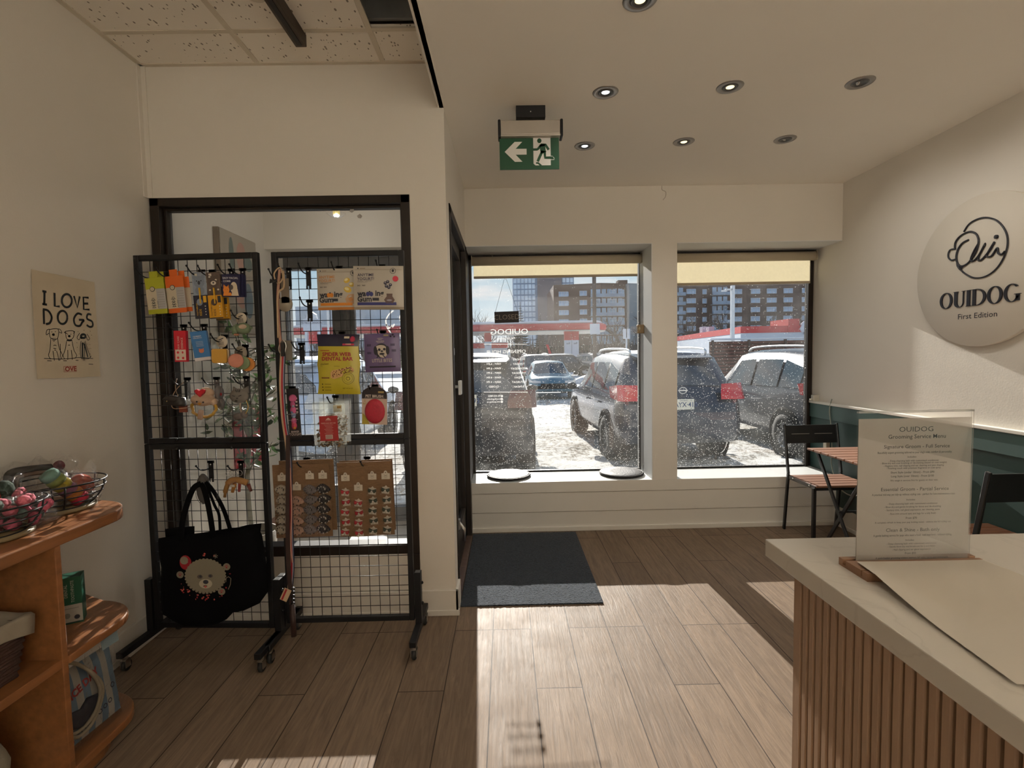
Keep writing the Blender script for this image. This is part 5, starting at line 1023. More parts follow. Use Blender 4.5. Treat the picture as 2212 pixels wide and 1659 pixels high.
def f(m):
    M = fr(826, 762, Y2-.01, roll=.01); w, h = 76*k2, 82*k2
    c = pouch(m, M, w, h, .012)
    m.text('LITTLE BITES', (0, -h*.205), .0205, M, 1, .001, .01, .78, 0, c); m.text('MEATY TREATS', (0, -h*.29), .005, M, 2, .001, 0, 1, 0, c); m.rect(-w*.36, w*.37, -h*.385, -h*.345, M, 2, .001, c)
    m.disc((w*.0, h*.055), w*.19, h*.19, M, 2, .001, 20, c); m.disc((w*.03, h*.02), w*.14, h*.15, M, 1, .0014, 18, c); m.disc((-w*.02, h*.13), w*.15, h*.07, M, 1, .0014, 18, c)
    m.disc((-w*.06, h*.08), .006, .006, M, 2, .0018, 10, c); m.disc((w*.08, h*.09), .006, .006, M, 2, .0018, 10, c); m.disc((w*.01, h*.04), .006, .004, M, 2, .0018, 10, c); m.disc((w*.01, -h*.03), .012, .005, M, 2, .0018, 10, c)
    for s_ in (-1, 1): m.disc((s_*w*.17, h*.06), .008, .02, M, 2, .0016, 12, c); m.stroke([(w*(s_*.05-.02), -h*.06), (w*(s_*.12-.02), -h*.13)], .004, M, 2, .0018, c)
    m.text('DRY', (-w*.03, h*.345), .009, M, 1, .001, 0, 1, 0, c); m.text('NUGGETS', (-w*.03, h*.295), .008, M, 1, .001, 0, 1, 0, c); m.ring((-w*.03, h*.32), .019, .011, .001, M, 1, .001, 20, c, .7, 2.4); m.ring((-w*.03, h*.32), .019, .011, .001, M, 1, .001, 20, c, 3.8, 5.6)
    m.rect(w*.06, w*.2, h*.43, h*.47, M, 3, .001, c); 
    for a, b in ((.26, .42), (.32, .46), (.36, .41)): m.disc((a*w, b*h), .0045, .0045, M, 2, .001, 8, c)
    for a, b in ((-.36, .2), (.3, .2), (.33, .05), (-.36, .0)): m.rect((a-.05)*w, (a+.07)*w, (b-.03)*h, (b+.03)*h, M, 4, .0008, c)
item('treat_pouch', 'purple treat pouch printed with a shaggy dog face', 'pouch', [mat('pouch_purple', (.11, .075, .17), .4, var=.06, bump=.1, bsc=16), C('b8ab9a'), C('19141f'), C('a3946f'), C('3d3150')], f)
def f(m):
    M = fr(809, 876, Y2-.01, yaw=-.12, roll=-.03); w, h = 56*k2, 82*k2
    o = [(-w/2, -h/2), (w/2, -h/2), (w/2, h*.28)]+[(w/2*math.cos(a), h*.28+h*.22*math.sin(a)) for a in [i*math.pi/12 for i in range(1, 12)]]+[(-w/2, h*.28)]
    m.prism(o, -.001, .001, 0, M); m.poly([(-w/2, h*.18), (w/2, h*.18), (w/2, h*.28)]+[(w/2*math.cos(a), h*.28+h*.22*math.sin(a)) for a in [i*math.pi/12 for i in range(1, 12)]]+[(-w/2, h*.28)], M, 1, .0014)
    m.text('PET BRUSH', (0, h*.245), .0165, M, 2, .002, .02, 1.02); m.rect(w*.15, w*.38, h*.33, h*.38, M, 5, .002); m.rect(-w*.4, w*.4, h*.19, h*.205, M, 3, .002)
    m.puffy([(w*.02+w*.40*math.cos(a), -h*.15+h*.33*math.sin(a)) for a in [i*.2618 for i in range(24)]], M, .016, 4)
    m.poly([(-w*.5, -h*.5), (-w*.2, -h*.5), (-w*.32, -h*.3), (-w*.48, -h*.2)], M, 6, .0015)
    for i, s_ in enumerate(('2', 'in1')): m.text(s_, (-w*.38, h*(.12-.07*i)), .014, M, 6, .0016, .02)
item('pet_brush', 'red oval pet brush on a white and black card', 'brush', [C('b7a294'), C('221a1c'), C('d0c3b8'), C('7a6c68'), mat('brush_red', (.36, .012, .03), .5, var=.15, sc=120, bump=.4, bsc=220), C('a08a58'), C('9a8a2e')], f)
# clear treat bags with red label
def treat(px, py, Y, label, roll, lab):
    M = fr(px, py, Y, roll=roll); w, h = 70*k2, 102*k2; p = at(px, py, 'y', Y); t = thing('treat_bag', label, 'bag', p); R_ = random.Random(px)
    m = MB(); pouch(m, M, w, h, .012); m.build('film', clear('treat_film', bump=.25, bsc=22, gain=1., haze=.10, tint=(.95, .96, .93)), t)
    m = MB()
    for i in range(150):
        x = R_.uniform(-.38, .38)*w; y = R_.uniform(-.47, .15)*h*(1-.1*abs(x/w)); m.ell((x, y, R_.uniform(-.008, .006)), (R_.uniform(.004, .008), R_.uniform(.003, .006), .003), 6, 0, M @ Matrix.Identity(4))
    tag(m.build('kibble', C('7a5f3d', .9, bump=.4), t), kind='stuff')
    if lab:
        m = MB(); c = lambda p: Vector((p[0], p[1], .0135+.0*p[0])); m.box(-w*.28, w*.28, -h*.33, h*.20, .0105, .0135, 0, M)
        m.poly([(-.012, h*.12), (0, h*.165), (.012, h*.12)], M, 1, .0138); m.text('BREADER', (0, h*.10), .006, M, 1, .0138); m.text('FREEZE DRIED BEEF LIVER', (0, h*.045), .0072, M, 1, .0138, .01, .8)
        for i in range(8): m.stroke([(-.020+.004*(i % 3), h*(.01-.03*i)), (.020-.004*(i % 2), h*(.01-.03*i))], .001, M, 1, .0138)
        m.rect(-w*.11, w*.11, -h*.29, -h*.20, M, 1, .0138)
        for i in range(9): m.rect(-w*.09+i*w*.021, -w*.082+i*w*.021, -h*.285, -h*.205, M, 2, .0142)
        m.build('label', [C('8f1a1c', .5), C('c3a79a'), INK], t)
        MB().box(w*.16, w*.42, h*.28, h*.42, .008, .0085, 0, M).box(w*.28, w*.40, h*.35, h*.40, .0087, .009, 1, M).build('price_label', [C('c4c0ac'), C('8a6a30')], t)
treat(724, 910, Y2+.025, 'clear treat bag behind its twin, mostly hidden', -.03, False); treat(712, 918, Y2, 'clear treat bag with a red label and brown kibble, in front', .02, True)
def f(m):
    M = fr(635, 892, Y2, roll=.03); w, h = 26*k2, 106*k2
    m.box(-w/2, w/2, -h/2, h/2, -.001, .001, 0, M)
    m.puffy([(w*.0+w*.34*math.cos(a), h*.30+h*.08*math.sin(a)) for a in [i*.5236 for i in range(12)]], M, .010, 1)
    for i, (y, r) in enumerate(((.18, .012), (.06, .015), (-.04, .012), (-.16, .013), (-.26, .014))): m.ell((0, h*y, .006), (r*.9, r*1.3, .008), 10, (1, 1, 2, 1, 3)[i], M); m.ell((.004*(-1)**i, h*(y-.04), .012), (.006, .006, .004), 8, (4, 2, 4, 3, 5)[i], M)
    for y in (-.02, -.14): m.tube([(-w*.4, h*y, .012), (w*.4, h*(y+.01), .014)], .001, 4, 6, False, M)
    m.text('TOUGH!', (0, -h*.44), .017, M, 6, .002, 0, .8); m.text('BARKER', (0, -h*.385), .011, M, 6, .002, .01, .9)
    for i in range(5): m.rect(w*.2, w*.36, h*(.28-.07*i), h*(.31-.07*i), M, 6, .0016)
item('dog_toy', 'pink rope toy on a narrow black card beside the leashes', 'dog toy', [C('141012'), C('b0527a', .8), C('5d6b8c', .8), C('a83a52', .8), C('8a93a8', .7), C('c08a2c', .7), C('c2b4b0')], f)
# corrugated boards with bandanas and bows
def board(px0, py0, px1, py1, Y, label, roll=0):
    M = fr((px0+px1)/2, (py0+py1)/2, Y, roll=roll); w = (px1-px0)*k2; h = (py1-py0)*k2
    one('display_board', MB().box(-w/2, w/2, -h/2, h/2, -.002, .002, 0, M), mat('corrugated_card', (.17, .095, .045), .9, var=.18, sc=40, stretch=(1, 1, 6), bump=.5, bsc=90), label, 'display board')
board(606, 990, 726, 1150, Y2+.045, 'corrugated cardboard board behind the dotted bandana board', .02)
board(592, 1000, 716, 1163, Y2+.02, 'corrugated cardboard board with four columns of dotted bandanas', .015)
board(736, 990, 853, 1150, Y2+.045, 'corrugated cardboard board behind the festive bow board', .02)
board(731, 995, 850, 1160, Y2+.02, 'corrugated cardboard board with four columns of festive bows', .02)
CARDW = C('b7ad9e'); FILM = clear('bow_film', bump=.5, bsc=60, gain=.45, haze=.02)
def header(px, py, label):
    M = fr(px, py, Y2+.008); m = MB().prism([(-.019, -.015), (.019, -.015), (.019, .012), (.009, .013), (.006, .022), (0, .025), (-.006, .022), (-.009, .013), (-.019, .012)], -.0008, .0008, 0, M)
    m.stroke([(-.008, -.003), (.008, .005)], .0012, M, 1, .001); m.stroke([(-.008, .005), (.008, -.003)], .0012, M, 1, .001); m.stroke([(-.006, -.008), (.006, -.008)], .0012, M, 1, .001); m.disc((0, .016), .0028, .0028, M, 1, .001, 8)
    one('header_card', m, [CARDW, C('5b544c')], label, 'card')
def bow_proto(c, f):
    t = thing('hair_bow', 'x', 'bow', (0, 0, 0)); M = FR((0, 0, 0))
    MB().prism([(-.017, -.018), (.017, -.018), (.017, .012), (.007, .013), (0, .021), (-.007, .013), (-.017, .012)], -.001, 0, 0, M).build('backing_card', CARDW, t)
    m = MB()
    for s in (-1, 1): m.puffy([(0, .003), (s*.018, .010), (s*.019, -.003), (s*.012, -.010), (0, -.003)][::s], M @ Matrix.Translation((0, .001, .006)), .005)
    m.build('ribbon', c, t); m = MB()
    for a, b in ((-.005, -.009), (.005, -.009), (0, -.001)): m.ell((a, b, .011), .0048, 8, 0, M)
    m.build('pompoms', C('b8b0a4', .95), t)
    MB().grid(lambda u, v: ((u-.5)*.042, .016-.038*v, .010+.003*math.sin(u*9+v*5)), 4, 4, 0, True, M).build('film', FILM, t); return t
def spot_proto(c, d):
    t = thing('dotted_bandana', 'x', 'bandana', (0, 0, 0)); M = FR((0, 0, 0)); R_ = random.Random(5)
    MB().puffy([(.025*math.cos(a)*(1+.15*math.cos(4*a)), .019*math.sin(a)*(1+.1*math.cos(3*a))) for a in [i*.4488 for i in range(14)]], M, .007).build('cloth', [c], t)
    m = MB()
    for i in range(9): a = i*.7; r = .006+.0013*i; m.disc((r*1.4*math.cos(a), r*math.sin(a)), .0026, .0026, M, 0, .0072-.0004*(i > 6), 8)
    m.build('dots', d, t); MB().grid(lambda u, v: ((u-.5)*.05, .02-.046*v, .009+.003*math.sin(u*11+v*7)), 4, 4, 0, True, M).build('film', FILM, t); return t
cols = [(746, 1036, 1063, 5, 'red', 'left column'), (774, 1057, 1086, 4, 'red', 'second column'), (804, 1033, 1060, 5, 'green', 'third column'), (833, 1032, 1058, 5, 'green', 'right column')]
RB, GB = C('8c1420'), C('222c1e'); protos = {}
for ci, (px, hy, y0, n, colr, cn) in enumerate(cols):
    header(px, hy-4, 'small white header card topping the %s of %s bows' % (cn, colr))
    for i in range(n):
        p = at(px+ci*.3*i+2*(i % 2), y0+i*21.5, 'y', Y2+.008)
        lab = '%s festive bow with white pompoms, %s from the top of the %s' % (colr, ('first', 'second', 'third', 'fourth', 'fifth')[i], cn)
        if colr not in protos: protos[colr] = bow_proto(RB if colr == 'red' else GB, 0); o = protos[colr]; o.location = p; o['label'] = lab
        else: o = dup(protos[colr], p, None, lab)
        o['group'] = 'festive bows on the cardboard board'; o.rotation_euler = (0, .12*(-1)**i, 0)
cols = [(609, 1036, 1058, 5, 'cream', 'left column', '9c9384', '1b1614'), (641, 1056, 1082, 4, 'pink', 'second column', '9c7a68', '1b1614'), (669, 1032, 1058, 5, 'grey', 'third column', '5c5656', '181516'), (697, 1031, 1056, 5, 'black', 'right column', '141318', 'b5aca2')]
for ci, (px, hy, y0, n, colr, cn, c1, c2) in enumerate(cols):
    header(px, hy-4, 'small white header card topping the %s of %s dotted bandanas' % (cn, colr))
    for i in range(n):
        p = at(px+ci*.4+2*(i % 2), y0+i*21.5, 'y', Y2+.008); lab = '%s dotted bandana, %s from the top of the %s' % (colr, ('first', 'second', 'third', 'fourth', 'fifth')[i], cn)
        if colr not in protos: protos[colr] = spot_proto(C(c1, .9), C(c2, .9)); o = protos[colr]; o.location = p; o['label'] = lab
        else: o = dup(protos[colr], p, None, lab)
        o.scale = (1.2, 1, 1.2); o['group'] = 'dotted bandanas on the cardboard board'; o.rotation_euler = (0, .15*(-1)**i, 0)
# ================================================================= lobby contents, poster, cabinet
PX = -1.76
def fx(px, py, x): p = at(px, py, 'x', x); return p
t = thing('wall_picture', 'framed abstract print of soft pastel shapes on the lobby wall', 'picture', (-1.78, 3.4, 1.55))
MB().box(XL, PX, 3.165, 3.62, 1.55, 2.20).box(PX, PX+.006, 3.17, 3.615, 1.555, 2.195, 1).build('frame', [C('7d6f60'), C('a39a8c')], t, bevel=.002)
M = FR((PX+.0065, 3.39, 1.875), (0, 1, 0), (0, 0, 1))
m = MB().disc((-.10, .17), .028, .12, M, 0, .001, 20).disc((.02, .18), .06, .10, M, 1, .001, 20).disc((.10, .15), .06, .05, M, 0, .0014, 20).disc((0, -.04), .08, .12, M, 1, .001, 20).disc((.09, -.10), .06, .12, M, 2, .0014, 20).disc((-.1, -.2), .05, .05, M, 3, .001, 20)
m.build('print', [C('5c6c68'), C('b08a7c'), C('64747f'), C('8a8478')], t)
pl_ = bpy.data.lights.new('pendant_light', 'POINT'); pl_.energy = 2.5; pl_.color = (1, .94, .84); pl_.shadow_soft_size = .05; po_ = bpy.data.objects.new('pendant_light', pl_); S.collection.objects.link(po_); po_.location = (-1.074, 3.3, 2.22)
t = thing('pendant_lamp', 'small gold pendant lamp with a clear glass dish in the lobby', 'lamp', (-1.074, 3.3, 2.29))
MB().lathe([(.0001, 0), (.022, 0), (.022, .05), (.008, .06), (.0001, .06)], 20, 0, Matrix.Translation((-1.074, 3.3, 2.30))).tube([(-1.074, 3.3, 2.36), (-1.074, 3.3, 2.62)], .003, 6).build('socket', mat('gold_fleck', (.65, .45, .14), .3, .8, var=.5, sc=90, emit=((1, .75, .3), .35)), t)
MB().lathe([(.015, -.012), (.035, -.006), (.058, .012), (.06, .016)], 28, 0, Matrix.Translation((-1.074, 3.3, 2.29))).build('glass_dish', clear('lamp_glassware', gain=2.5, haze=.05), t)
for px, py, r, lab in ((760, 454, .3, 'small white shape high on the interior glass, upper one'), (777, 467, -.4, 'small white shape high on the interior glass, lower one')):  # two small pale shapes lying on the glass
    one('white_flake', MB().prism([(-.014, -.004), (-.004, .012), (.012, .006), (.010, -.008), (-.004, -.012)], -.0006, .0006, 0, fr(px, py, YL+.048, roll=r)), C('a09a94'), lab, 'sticker')
# potted ficus-like tree in the lobby
R_ = random.Random(12); tx, ty = -1.62, 3.12
t = thing('potted_tree', 'slender potted tree with dark glossy leaves standing in the lobby', 'potted plant', (tx, ty, 0))
MB().lathe([(.0001, .004), (.12, .004), (.15, .30), (.14, .30), (.135, .26), (.0001, .26)], 24, 0, Matrix.Translation((tx, ty, 0))).build('pot', C('8c857a'), t)
m = MB().tube(smooth_path([(tx, ty, .26), (tx-.012, ty, .6), (tx+.01, ty, .85), (tx, ty+.02, 1.2), (tx-.02, ty, 1.5)], 5), [.016-.0005*i for i in range(21)], 7)
tips = []
for i in range(26):
    z = R_.uniform(.75, 1.5); a = R_.uniform(0, 6.28); L_ = R_.uniform(.10, .27); e_ = Vector((tx+L_*math.cos(a)*1.0+.03, ty+L_*math.sin(a), z+R_.uniform(-.05, .22)))
    if e_.x < XL+.05: e_.x = XL+.06+R_.uniform(0, .1)
    s0 = Vector((tx, ty, z-.08)); m.tube([s0, (s0+e_)/2+Vector((0, 0, .03)), e_], [.005, .004, .002], 5); tips.append((s0, e_))
m.build('trunk', C('5b5743', .8), t); m = MB()
for s0, e_ in tips:
    for j in range(13):
        p = s0+(e_-s0)*R_.uniform(.35, 1.12)+Vector((R_.uniform(-.05, .05), R_.uniform(-.05, .05), R_.uniform(-.05, .04))); p.x = max(p.x, XL+.095)
        d_ = Vector((R_.uniform(-1, 1), R_.uniform(-1, 1), R_.uniform(-.9, .5))).normalized(); n_ = d_.cross(Vector((R_.uniform(-1, 1), R_.uniform(-1, 1), 1))).normalized(); L_ = R_.uniform(.045, .085); w_ = L_*.2
        u_ = d_.cross(n_)*L_*.05
        m.add([p, p+d_*L_*.35+n_*w_+u_, p+d_*L_*.7+n_*w_*.8+u_, p+d_*L_, p+d_*L_*.7-n_*w_*.8+u_, p+d_*L_*.35-n_*w_+u_, p+d_*L_*.5], [(0, 1, 6), (1, 2, 6), (2, 3, 6), (3, 4, 6), (4, 5, 6), (5, 0, 6)], 0, True)
m.build('foliage', mat('ficus_leaf', (.035, .065, .022), .28, var=.35, sc=20, trans=.35), t)
t = thing('alarm_box', 'red box with a small white and yellow label on the lobby wall', 'box', (-1.79, 3.35, .70))
MB().box(XL, -1.74, 3.27, 3.56, .66, 1.04).build('case', C('a3162a', .4), t, bevel=.006); MB().box(-1.74, -1.738, 3.40, 3.47, .93, .99, 0).box(-1.738, -1.737, 3.42, 3.45, .95, .97, 1).build('label', [C('c9c2b0'), C('c99a20')], t)
# mirrored neon-like outline on the lobby door glass
t = thing('window_decal', 'white outline of the round dog logo on the lobby door glass', 'decal', at(850, 690, 'y', YG-.004))
m = MB(); D_ = lambda l: [(lambda v: (v.x, v.z-1.4))(at(740+a/6.383, 640+b/6.383, 'y', YG-.004)) for a, b in l]
MD = FR((0, YG-.004, 1.4)); DW = mat('decal_white', (.8, .8, .8), .6, trans=.4)
for l in ([(700, 195), (640, 250), (600, 320), (600, 370), (620, 440), (670, 510)], [(600, 385), (640, 440), (680, 400), (690, 425), (715, 380)], [(850, 240), (800, 260), (790, 320), (850, 390), (820, 430), (790, 440)], [(790, 540), (830, 552), (870, 540)]):
    m.stroke([v[:2] for v in smooth_path([(a, b, 0) for a, b in D_(l)], 5)], .010, MD, 0, 0)
m.build('outline', DW, t)
# poster
t = thing('poster', 'cream poster reading I LOVE DOGS above three drawn dogs', 'poster', at(140, 700, 'x', XL+.004))
cp = lambda x, y: at(x/5.183, 540+y/5.183, 'x', XL+.003); MP = FR((XL+.003, 0, 0), (0, 1, 0), (0, 0, 1))
q2 = lambda l: [(lambda v: (v.y, v.z))(cp(*p)) for p in l]
m = MB(); pc = q2([(335, 215), (1045, 360), (1115, 1415), (402, 1445)])
def pg(u, v):
    a = Vector(pc[3])*(1-u)*(1-v)+Vector(pc[2])*u*(1-v)+Vector(pc[0])*(1-u)*v+Vector(pc[1])*u*v; return (a[0], a[1], .0015+.0035*(abs(2*u-1)**6+.5*abs(2*v-1)**8)*(.6+.4*noise.noise(Vector((u*3, v*3, 0)))))
m.grid(pg, 14, 18, 0, True, MP); m.build('sheet', C('cabda6', .8), t)
m = MB()
def S_(l, w=20, c=1, sm=True):
    p = q2(l); 
    if sm and len(p) > 2: p = [v[:2] for v in smooth_path([(a, b, 0) for a, b in p], 4)]
    m.stroke(p, w/5.183*.00172*1.12, MP, c, .003)
def E_(cx, cy, rx, ry, w, c=1): S_([(cx+rx*math.cos(a), cy+ry*math.sin(a)) for a in [i*.3307 for i in range(20)]], w, c, False)
for l in ([(465, 460), (512, 470)], [(490, 465), (487, 610)], [(465, 605), (518, 612)], [(602, 480), (605, 630), (660, 632)], [(820, 515), (858, 645), (885, 520)], [(985, 535), (925, 530), (930, 665), (995, 668)], [(928, 600), (980, 600)], [(480, 670), (485, 830)]): S_(l, 24, 1, False)
for l in ([(470, 665), (530, 680), (570, 750), (550, 815), (505, 830)], [(910, 725), (860, 712), (820, 770), (835, 838), (885, 850), (912, 810), (930, 785), (875, 782)], [(1015, 725), (975, 720), (968, 770), (1022, 800), (1030, 848), (1000, 862), (962, 840)]): S_(l, 24)
E_(740, 568, 56, 74, 24); E_(692, 755, 54, 74, 24)
L5 = 7
for l in ([(545, 890), (640, 885), (645, 960), (620, 1000), (560, 985), (545, 940), (545, 890)], [(545, 885), (515, 900), (510, 950), (540, 930)], [(635, 885), (665, 890), (685, 930), (655, 920)], [(585, 985), (585, 1015), (605, 1015), (607, 985)], [(562, 990), (550, 1120), (535, 1180), (560, 1225)], [(635, 985), (655, 1100), (688, 1170), (680, 1220)],
          [(585, 1130), (592, 1180), (600, 1240)], [(625, 1130), (640, 1180), (650, 1240)], [(665, 1050), (668, 1150), (662, 1240)], [(725, 910), (815, 908), (812, 980), (770, 1005), (735, 985), (725, 910)], [(725, 915), (712, 925), (745, 935)], [(800, 905), (828, 915), (815, 935)], [(738, 1020), (720, 1120), (700, 1180), (715, 1225)], [(798, 1020), (820, 1120), (850, 1180), (830, 1215)],
          [(750, 1120), (752, 1180), (750, 1230)], [(790, 1120), (797, 1180), (802, 1230)], [(885, 930), (855, 980), (880, 1005), (895, 950)], [(965, 940), (995, 990), (975, 1010), (955, 965)], [(485, 1215), (700, 1222), (880, 1205), (1035, 1215)], [(520, 1240), (570, 1243)], [(700, 1240), (740, 1242)], [(840, 1235), (870, 1236)], [(900, 1020), (890, 1120), (900, 1210)], [(945, 1020), (975, 1120), (1000, 1210), (900, 1215)],
          [(915, 1030), (925, 1240)], [(935, 1030), (940, 1240)], [(925, 1040), (975, 1200)], [(1000, 1210), (1012, 1185)], [(590, 1070), (610, 1065), (622, 1075)], [(755, 1065), (775, 1065)], [(590, 1100), (620, 1105)], [(600, 1120), (620, 1122)], [(985, 1278), (1035, 1280)]): S_(l, L5)
for x, y, r, s_ in ((572, 918, 5, 5), (612, 915, 5, 5), (590, 948, 17, 11), (750, 945, 5, 5), (785, 943, 5, 5), (768, 965, 17, 10), (905, 985, 14, 10)): E_(x, y, r*.5, s_*.5, r)
S_([(738, 1010), (770, 1016), (800, 1010)], 14); E_(925, 965, 26, 20, 26, 2); S_([(915, 1040), (915, 1200)], 20, 2); S_([(940, 1050), (975, 1200)], 16, 2)
for x, y in ((862, 910), (930, 895), (1000, 905), (1015, 950), (850, 1035), (855, 1085), (970, 1050), (995, 1055), (985, 1100), (1005, 1098), (875, 1160), (1000, 1160)): S_([(x, y), (x+6, y+8)], 5)
for l in ([(705, 1305), (850, 1300), (850, 1362), (705, 1365), (705, 1305)],): S_(l, 4, 3, False)
pt = q2([(785, 1334)])[0]; m.text('OVE', (pt[0], pt[1]), .026, MP, 3, .003, .03, 1.1); pt = q2([(717, 1345)])[0]; m.text('L', pt, .009, MP, 3, .003, .02)
m.build('drawing', [C('cabda6', .8), C('12181c'), C('3c4244'), C('8e2a20')], t)
# ---------------------------------------------------------------- wooden shelf unit
WOOD = mat('orange_wood', (.21, .082, .028), .38, var=.22, sc=5, stretch=(9, 1, 9), bump=.05, bsc=20, coat=.15)
xf = -1.385; yp = 1.535
t = thing('shelf_unit', 'honey-brown wooden shelf unit with rounded open end shelves', 'shelf', (-1.6, 1.0, 0))
def rshelf(z0, z1, y0, name, x1=xf, ytip=1.965):
    r = .17; o = [(XL+.002, y0), (x1, y0), (x1, ytip-r-.06)]
    for i in range(1, 12): a = i/12*H; o.append((x1-r*1.25*(1-math.cos(a)), ytip-.06-r+r*math.sin(a)))
    o += [(XL+.10, ytip), (XL+.002, ytip)]
    return MB().prism([(a, b) for a, b in o], z0, z1).build(name, WOOD, t, bevel=.004)
rshelf(.812, .85, .2, 'top', xf+.004); rshelf(.43, .458, yp+.002, 'end_shelf'); rshelf(.065, .095, yp+.002, 'end_shelf'); rshelf(.0, .065, yp+.002, 'plinth', xf-.04, 1.90)
MB().box(XL+.002, xf-.002, yp-.020, yp, .0, .812).build('side_panel', WOOD, t, bevel=.002)
MB().box(XL+.002, xf-.002, .2, .22, .0, .812).build('side_panel', WOOD, t, bevel=.002)
MB().box(XL+.002, xf-.004, .22, yp-.02, .43, .458).build('shelf_board', WOOD, t, bevel=.002); MB().box(XL+.002, xf-.004, .22, yp-.02, .065, .095).build('shelf_board', WOOD, t, bevel=.002)
MB().box(XL+.002, XL+.01, .22, yp-.02, .0, .812).build('back_panel', WOOD, t); MB().box(XL+.01, xf-.03, .22, yp-.02, .0, .065).build('plinth', WOOD, t)
# wire baskets
def basket(cx, cy, r, hgt, label, z=.85):
    t = thing('wire_basket', label, 'basket', (cx, cy, z)); m = MB(); n = 48
    MB().lathe([(.0001, 0), (r*.74, 0), (r*.78, .004), (r*.78, .012), (.0001, .012)], 40, 0, Matrix.Translation((cx, cy, z))).build('wooden_base', C('7a6a4c'), t)
    rad = lambda s: r*(.66+.34*math.sin(s*H*1.0)**.8)
    for i, s in enumerate((.0, .25, .5, .75, 1.0)): m.tube([(cx+rad(s)*math.cos(a), cy+rad(s)*math.sin(a), z+.014+hgt*s) for a in [j*2*math.pi/n for j in range(n)]], .0022 if i < 4 else .003, 6, 0, True)
    for j in range(6): a = j*math.pi/3+.35; m.tube([(cx+rad(s)*math.cos(a), cy+rad(s)*math.sin(a), z+.014+hgt*s) for s in (0, .1, .25, .5, .75, 1)], .0028, 6)
    m.build('wires', BLACK, t); return t
b1 = (-1.585, 1.50); b2 = (-1.615, 1.79)
basket(*b1, .150, .088, 'black wire basket of pink rope toys at the frame edge, nearer one'); basket(*b2, .140, .085, 'black wire basket of rainbow and bone toys near the rounded shelf end')
def toyin(name, label, cat, bc, dx, dy, z, fn, mats, cell=None, sd=1):
    c = Vector((bc[0]+dx, bc[1]+dy, .85+z)); t = thing(name, label, cat, c); M = FR(c, (.45, .89, 0), (0, 0, 1)); fn(t, M)
    if cell:
        m = MB(); R_ = Vector(cell)
        def g(sg): return lambda u, v: ((u-.5)*R_.x*(1+.35*noise.noise(Vector((0, v*5, sd)))), (v-.5)*R_.y*(.85+.5*noise.noise(Vector((u*6, 0, sd)))), sg*R_.z*(1-abs(2*u-1)**3)*(1-abs(2*v-1)**3)*(1+.9*noise.noise(Vector((u*7, v*7, sd+sg*3)))))
        m.grid(g(1), 14, 14, 0, True, M).grid(g(-1), 12, 12, 0, True, M); m.build('cellophane', CELLO, t)
    return t
def P_(par, nm, mb, hx, r=.95): return mb.build(nm, C(hx, r, bump=.3), par)
def braid(hx1, hx2, sc=1., rot=0):
    def f(t, M):
        M = M @ Matrix.Rotation(rot, 4, 'Z'); a, b = MB(), MB()
        for i in range(14): (b if i % 3 == 2 else a).ell(((i-6.5)*.016*sc, .012*(-1)**(i//2), .008*(-1)**i), (.020*sc, .019*sc, .019*sc), 8, 0, M)
        P_(t, 'braid', a, hx1); P_(t, 'braid', b, hx2)
    return f
toyin('rope_toy', 'pink and grey braided rope toy lying on top of the nearer basket', 'dog toy', b1, .03, -.02, .085, braid('b8606e', '566058'), None, (.24, .07, .03))
toyin('rope_toy', 'pink braided rope toy low at the front of the nearer basket', 'dog toy', b1, .06, .03, .045, braid('b85a70', '566460', .9, .15), None, (.22, .06, .03), 3)
toyin('rope_toy', 'pink rope toy at the back of the nearer basket', 'dog toy', b1, -.04, .05, .07, braid('c06a78', 'b05c6c', .9, .25), None, (.22, .09, .03), 5)
def f(t, M): P_(t, 'body', MB().ell((0, 0, 0), (.055, .040, .03), 14, 0, M), '6d7064'); P_(t, 'eye', MB().ell((.012, .012, .026), (.012, .012, .006), 12, 0, M), '15161c', .4)
toyin('plush_toy', 'grey plush with a big black eye behind the pink rope toys', 'plush toy', b1, -.05, .0, .135, f, None, (.15, .10, .035), 7)
def f(t, M): P_(t, 'body', MB().ell((0, 0, 0), (.03, .035, .02), 12, 0, M), '1f3528'); P_(t, 'trim', MB().ell((-.02, -.012, .012), (.012, .026, .01), 10, 0, M), '9c2a22')
toyin('plush_toy', 'dark green and red plush in shiny film above the pink rope toys', 'plush toy', b1, -.02, .09, .12, f, None, (.10, .11, .03), 9)
def f(t, M):
    for i, h_ in enumerate(('5f7c72', '6b7434', '9c8a24', '85506a', 'a8662e', 'a0283a')): P_(t, 'stripe', MB().lathe([(.0001, -.0125), (.026, -.0125), (.029, 0), (.026, .0125), (.0001, .0125)], 20, 0, M @ Matrix.Rotation(-.9, 4, 'Z') @ Matrix.Rotation(H, 4, 'Y') @ Matrix.Translation((0, 0, -.062+.025*i))), h_)
toyin('plush_toy', 'rainbow striped cylinder plush leaning in the further basket', 'plush toy', b2, .045, -.02, .085, f, None, (.19, .14, .04), 11)
def f(t, M): P_(t, 'body', MB().ell((0, 0, 0), (.042, .05, .03), 14, 0, M), 'a83c1c'); P_(t, 'belly', MB().ell((-.005, -.03, .012), (.03, .02, .022), 10, 0, M), 'a8862e')
toyin('plush_toy', 'orange plush at the right side of the further basket', 'plush toy', b2, .02, .075, .06, f, None, (.11, .14, .04), 13)
def f(t, M):
    a = MB().tube(smooth_path([(-.07, -.05, 0), (-.068, .0, 0), (-.06, .028, 0), (-.02, .032, 0), (.05, .026, 0)], 5), .014, 8, 0, False, M); P_(t, 'band', a, '1c1613', .6); P_(t, 'lining', MB().tube(smooth_path([(-.05, -.03, .01), (-.045, .01, .01), (0, .018, .012), (.05, .010, .01)], 5), .008, 8, 0, False, M), '5f4a3c', .6)
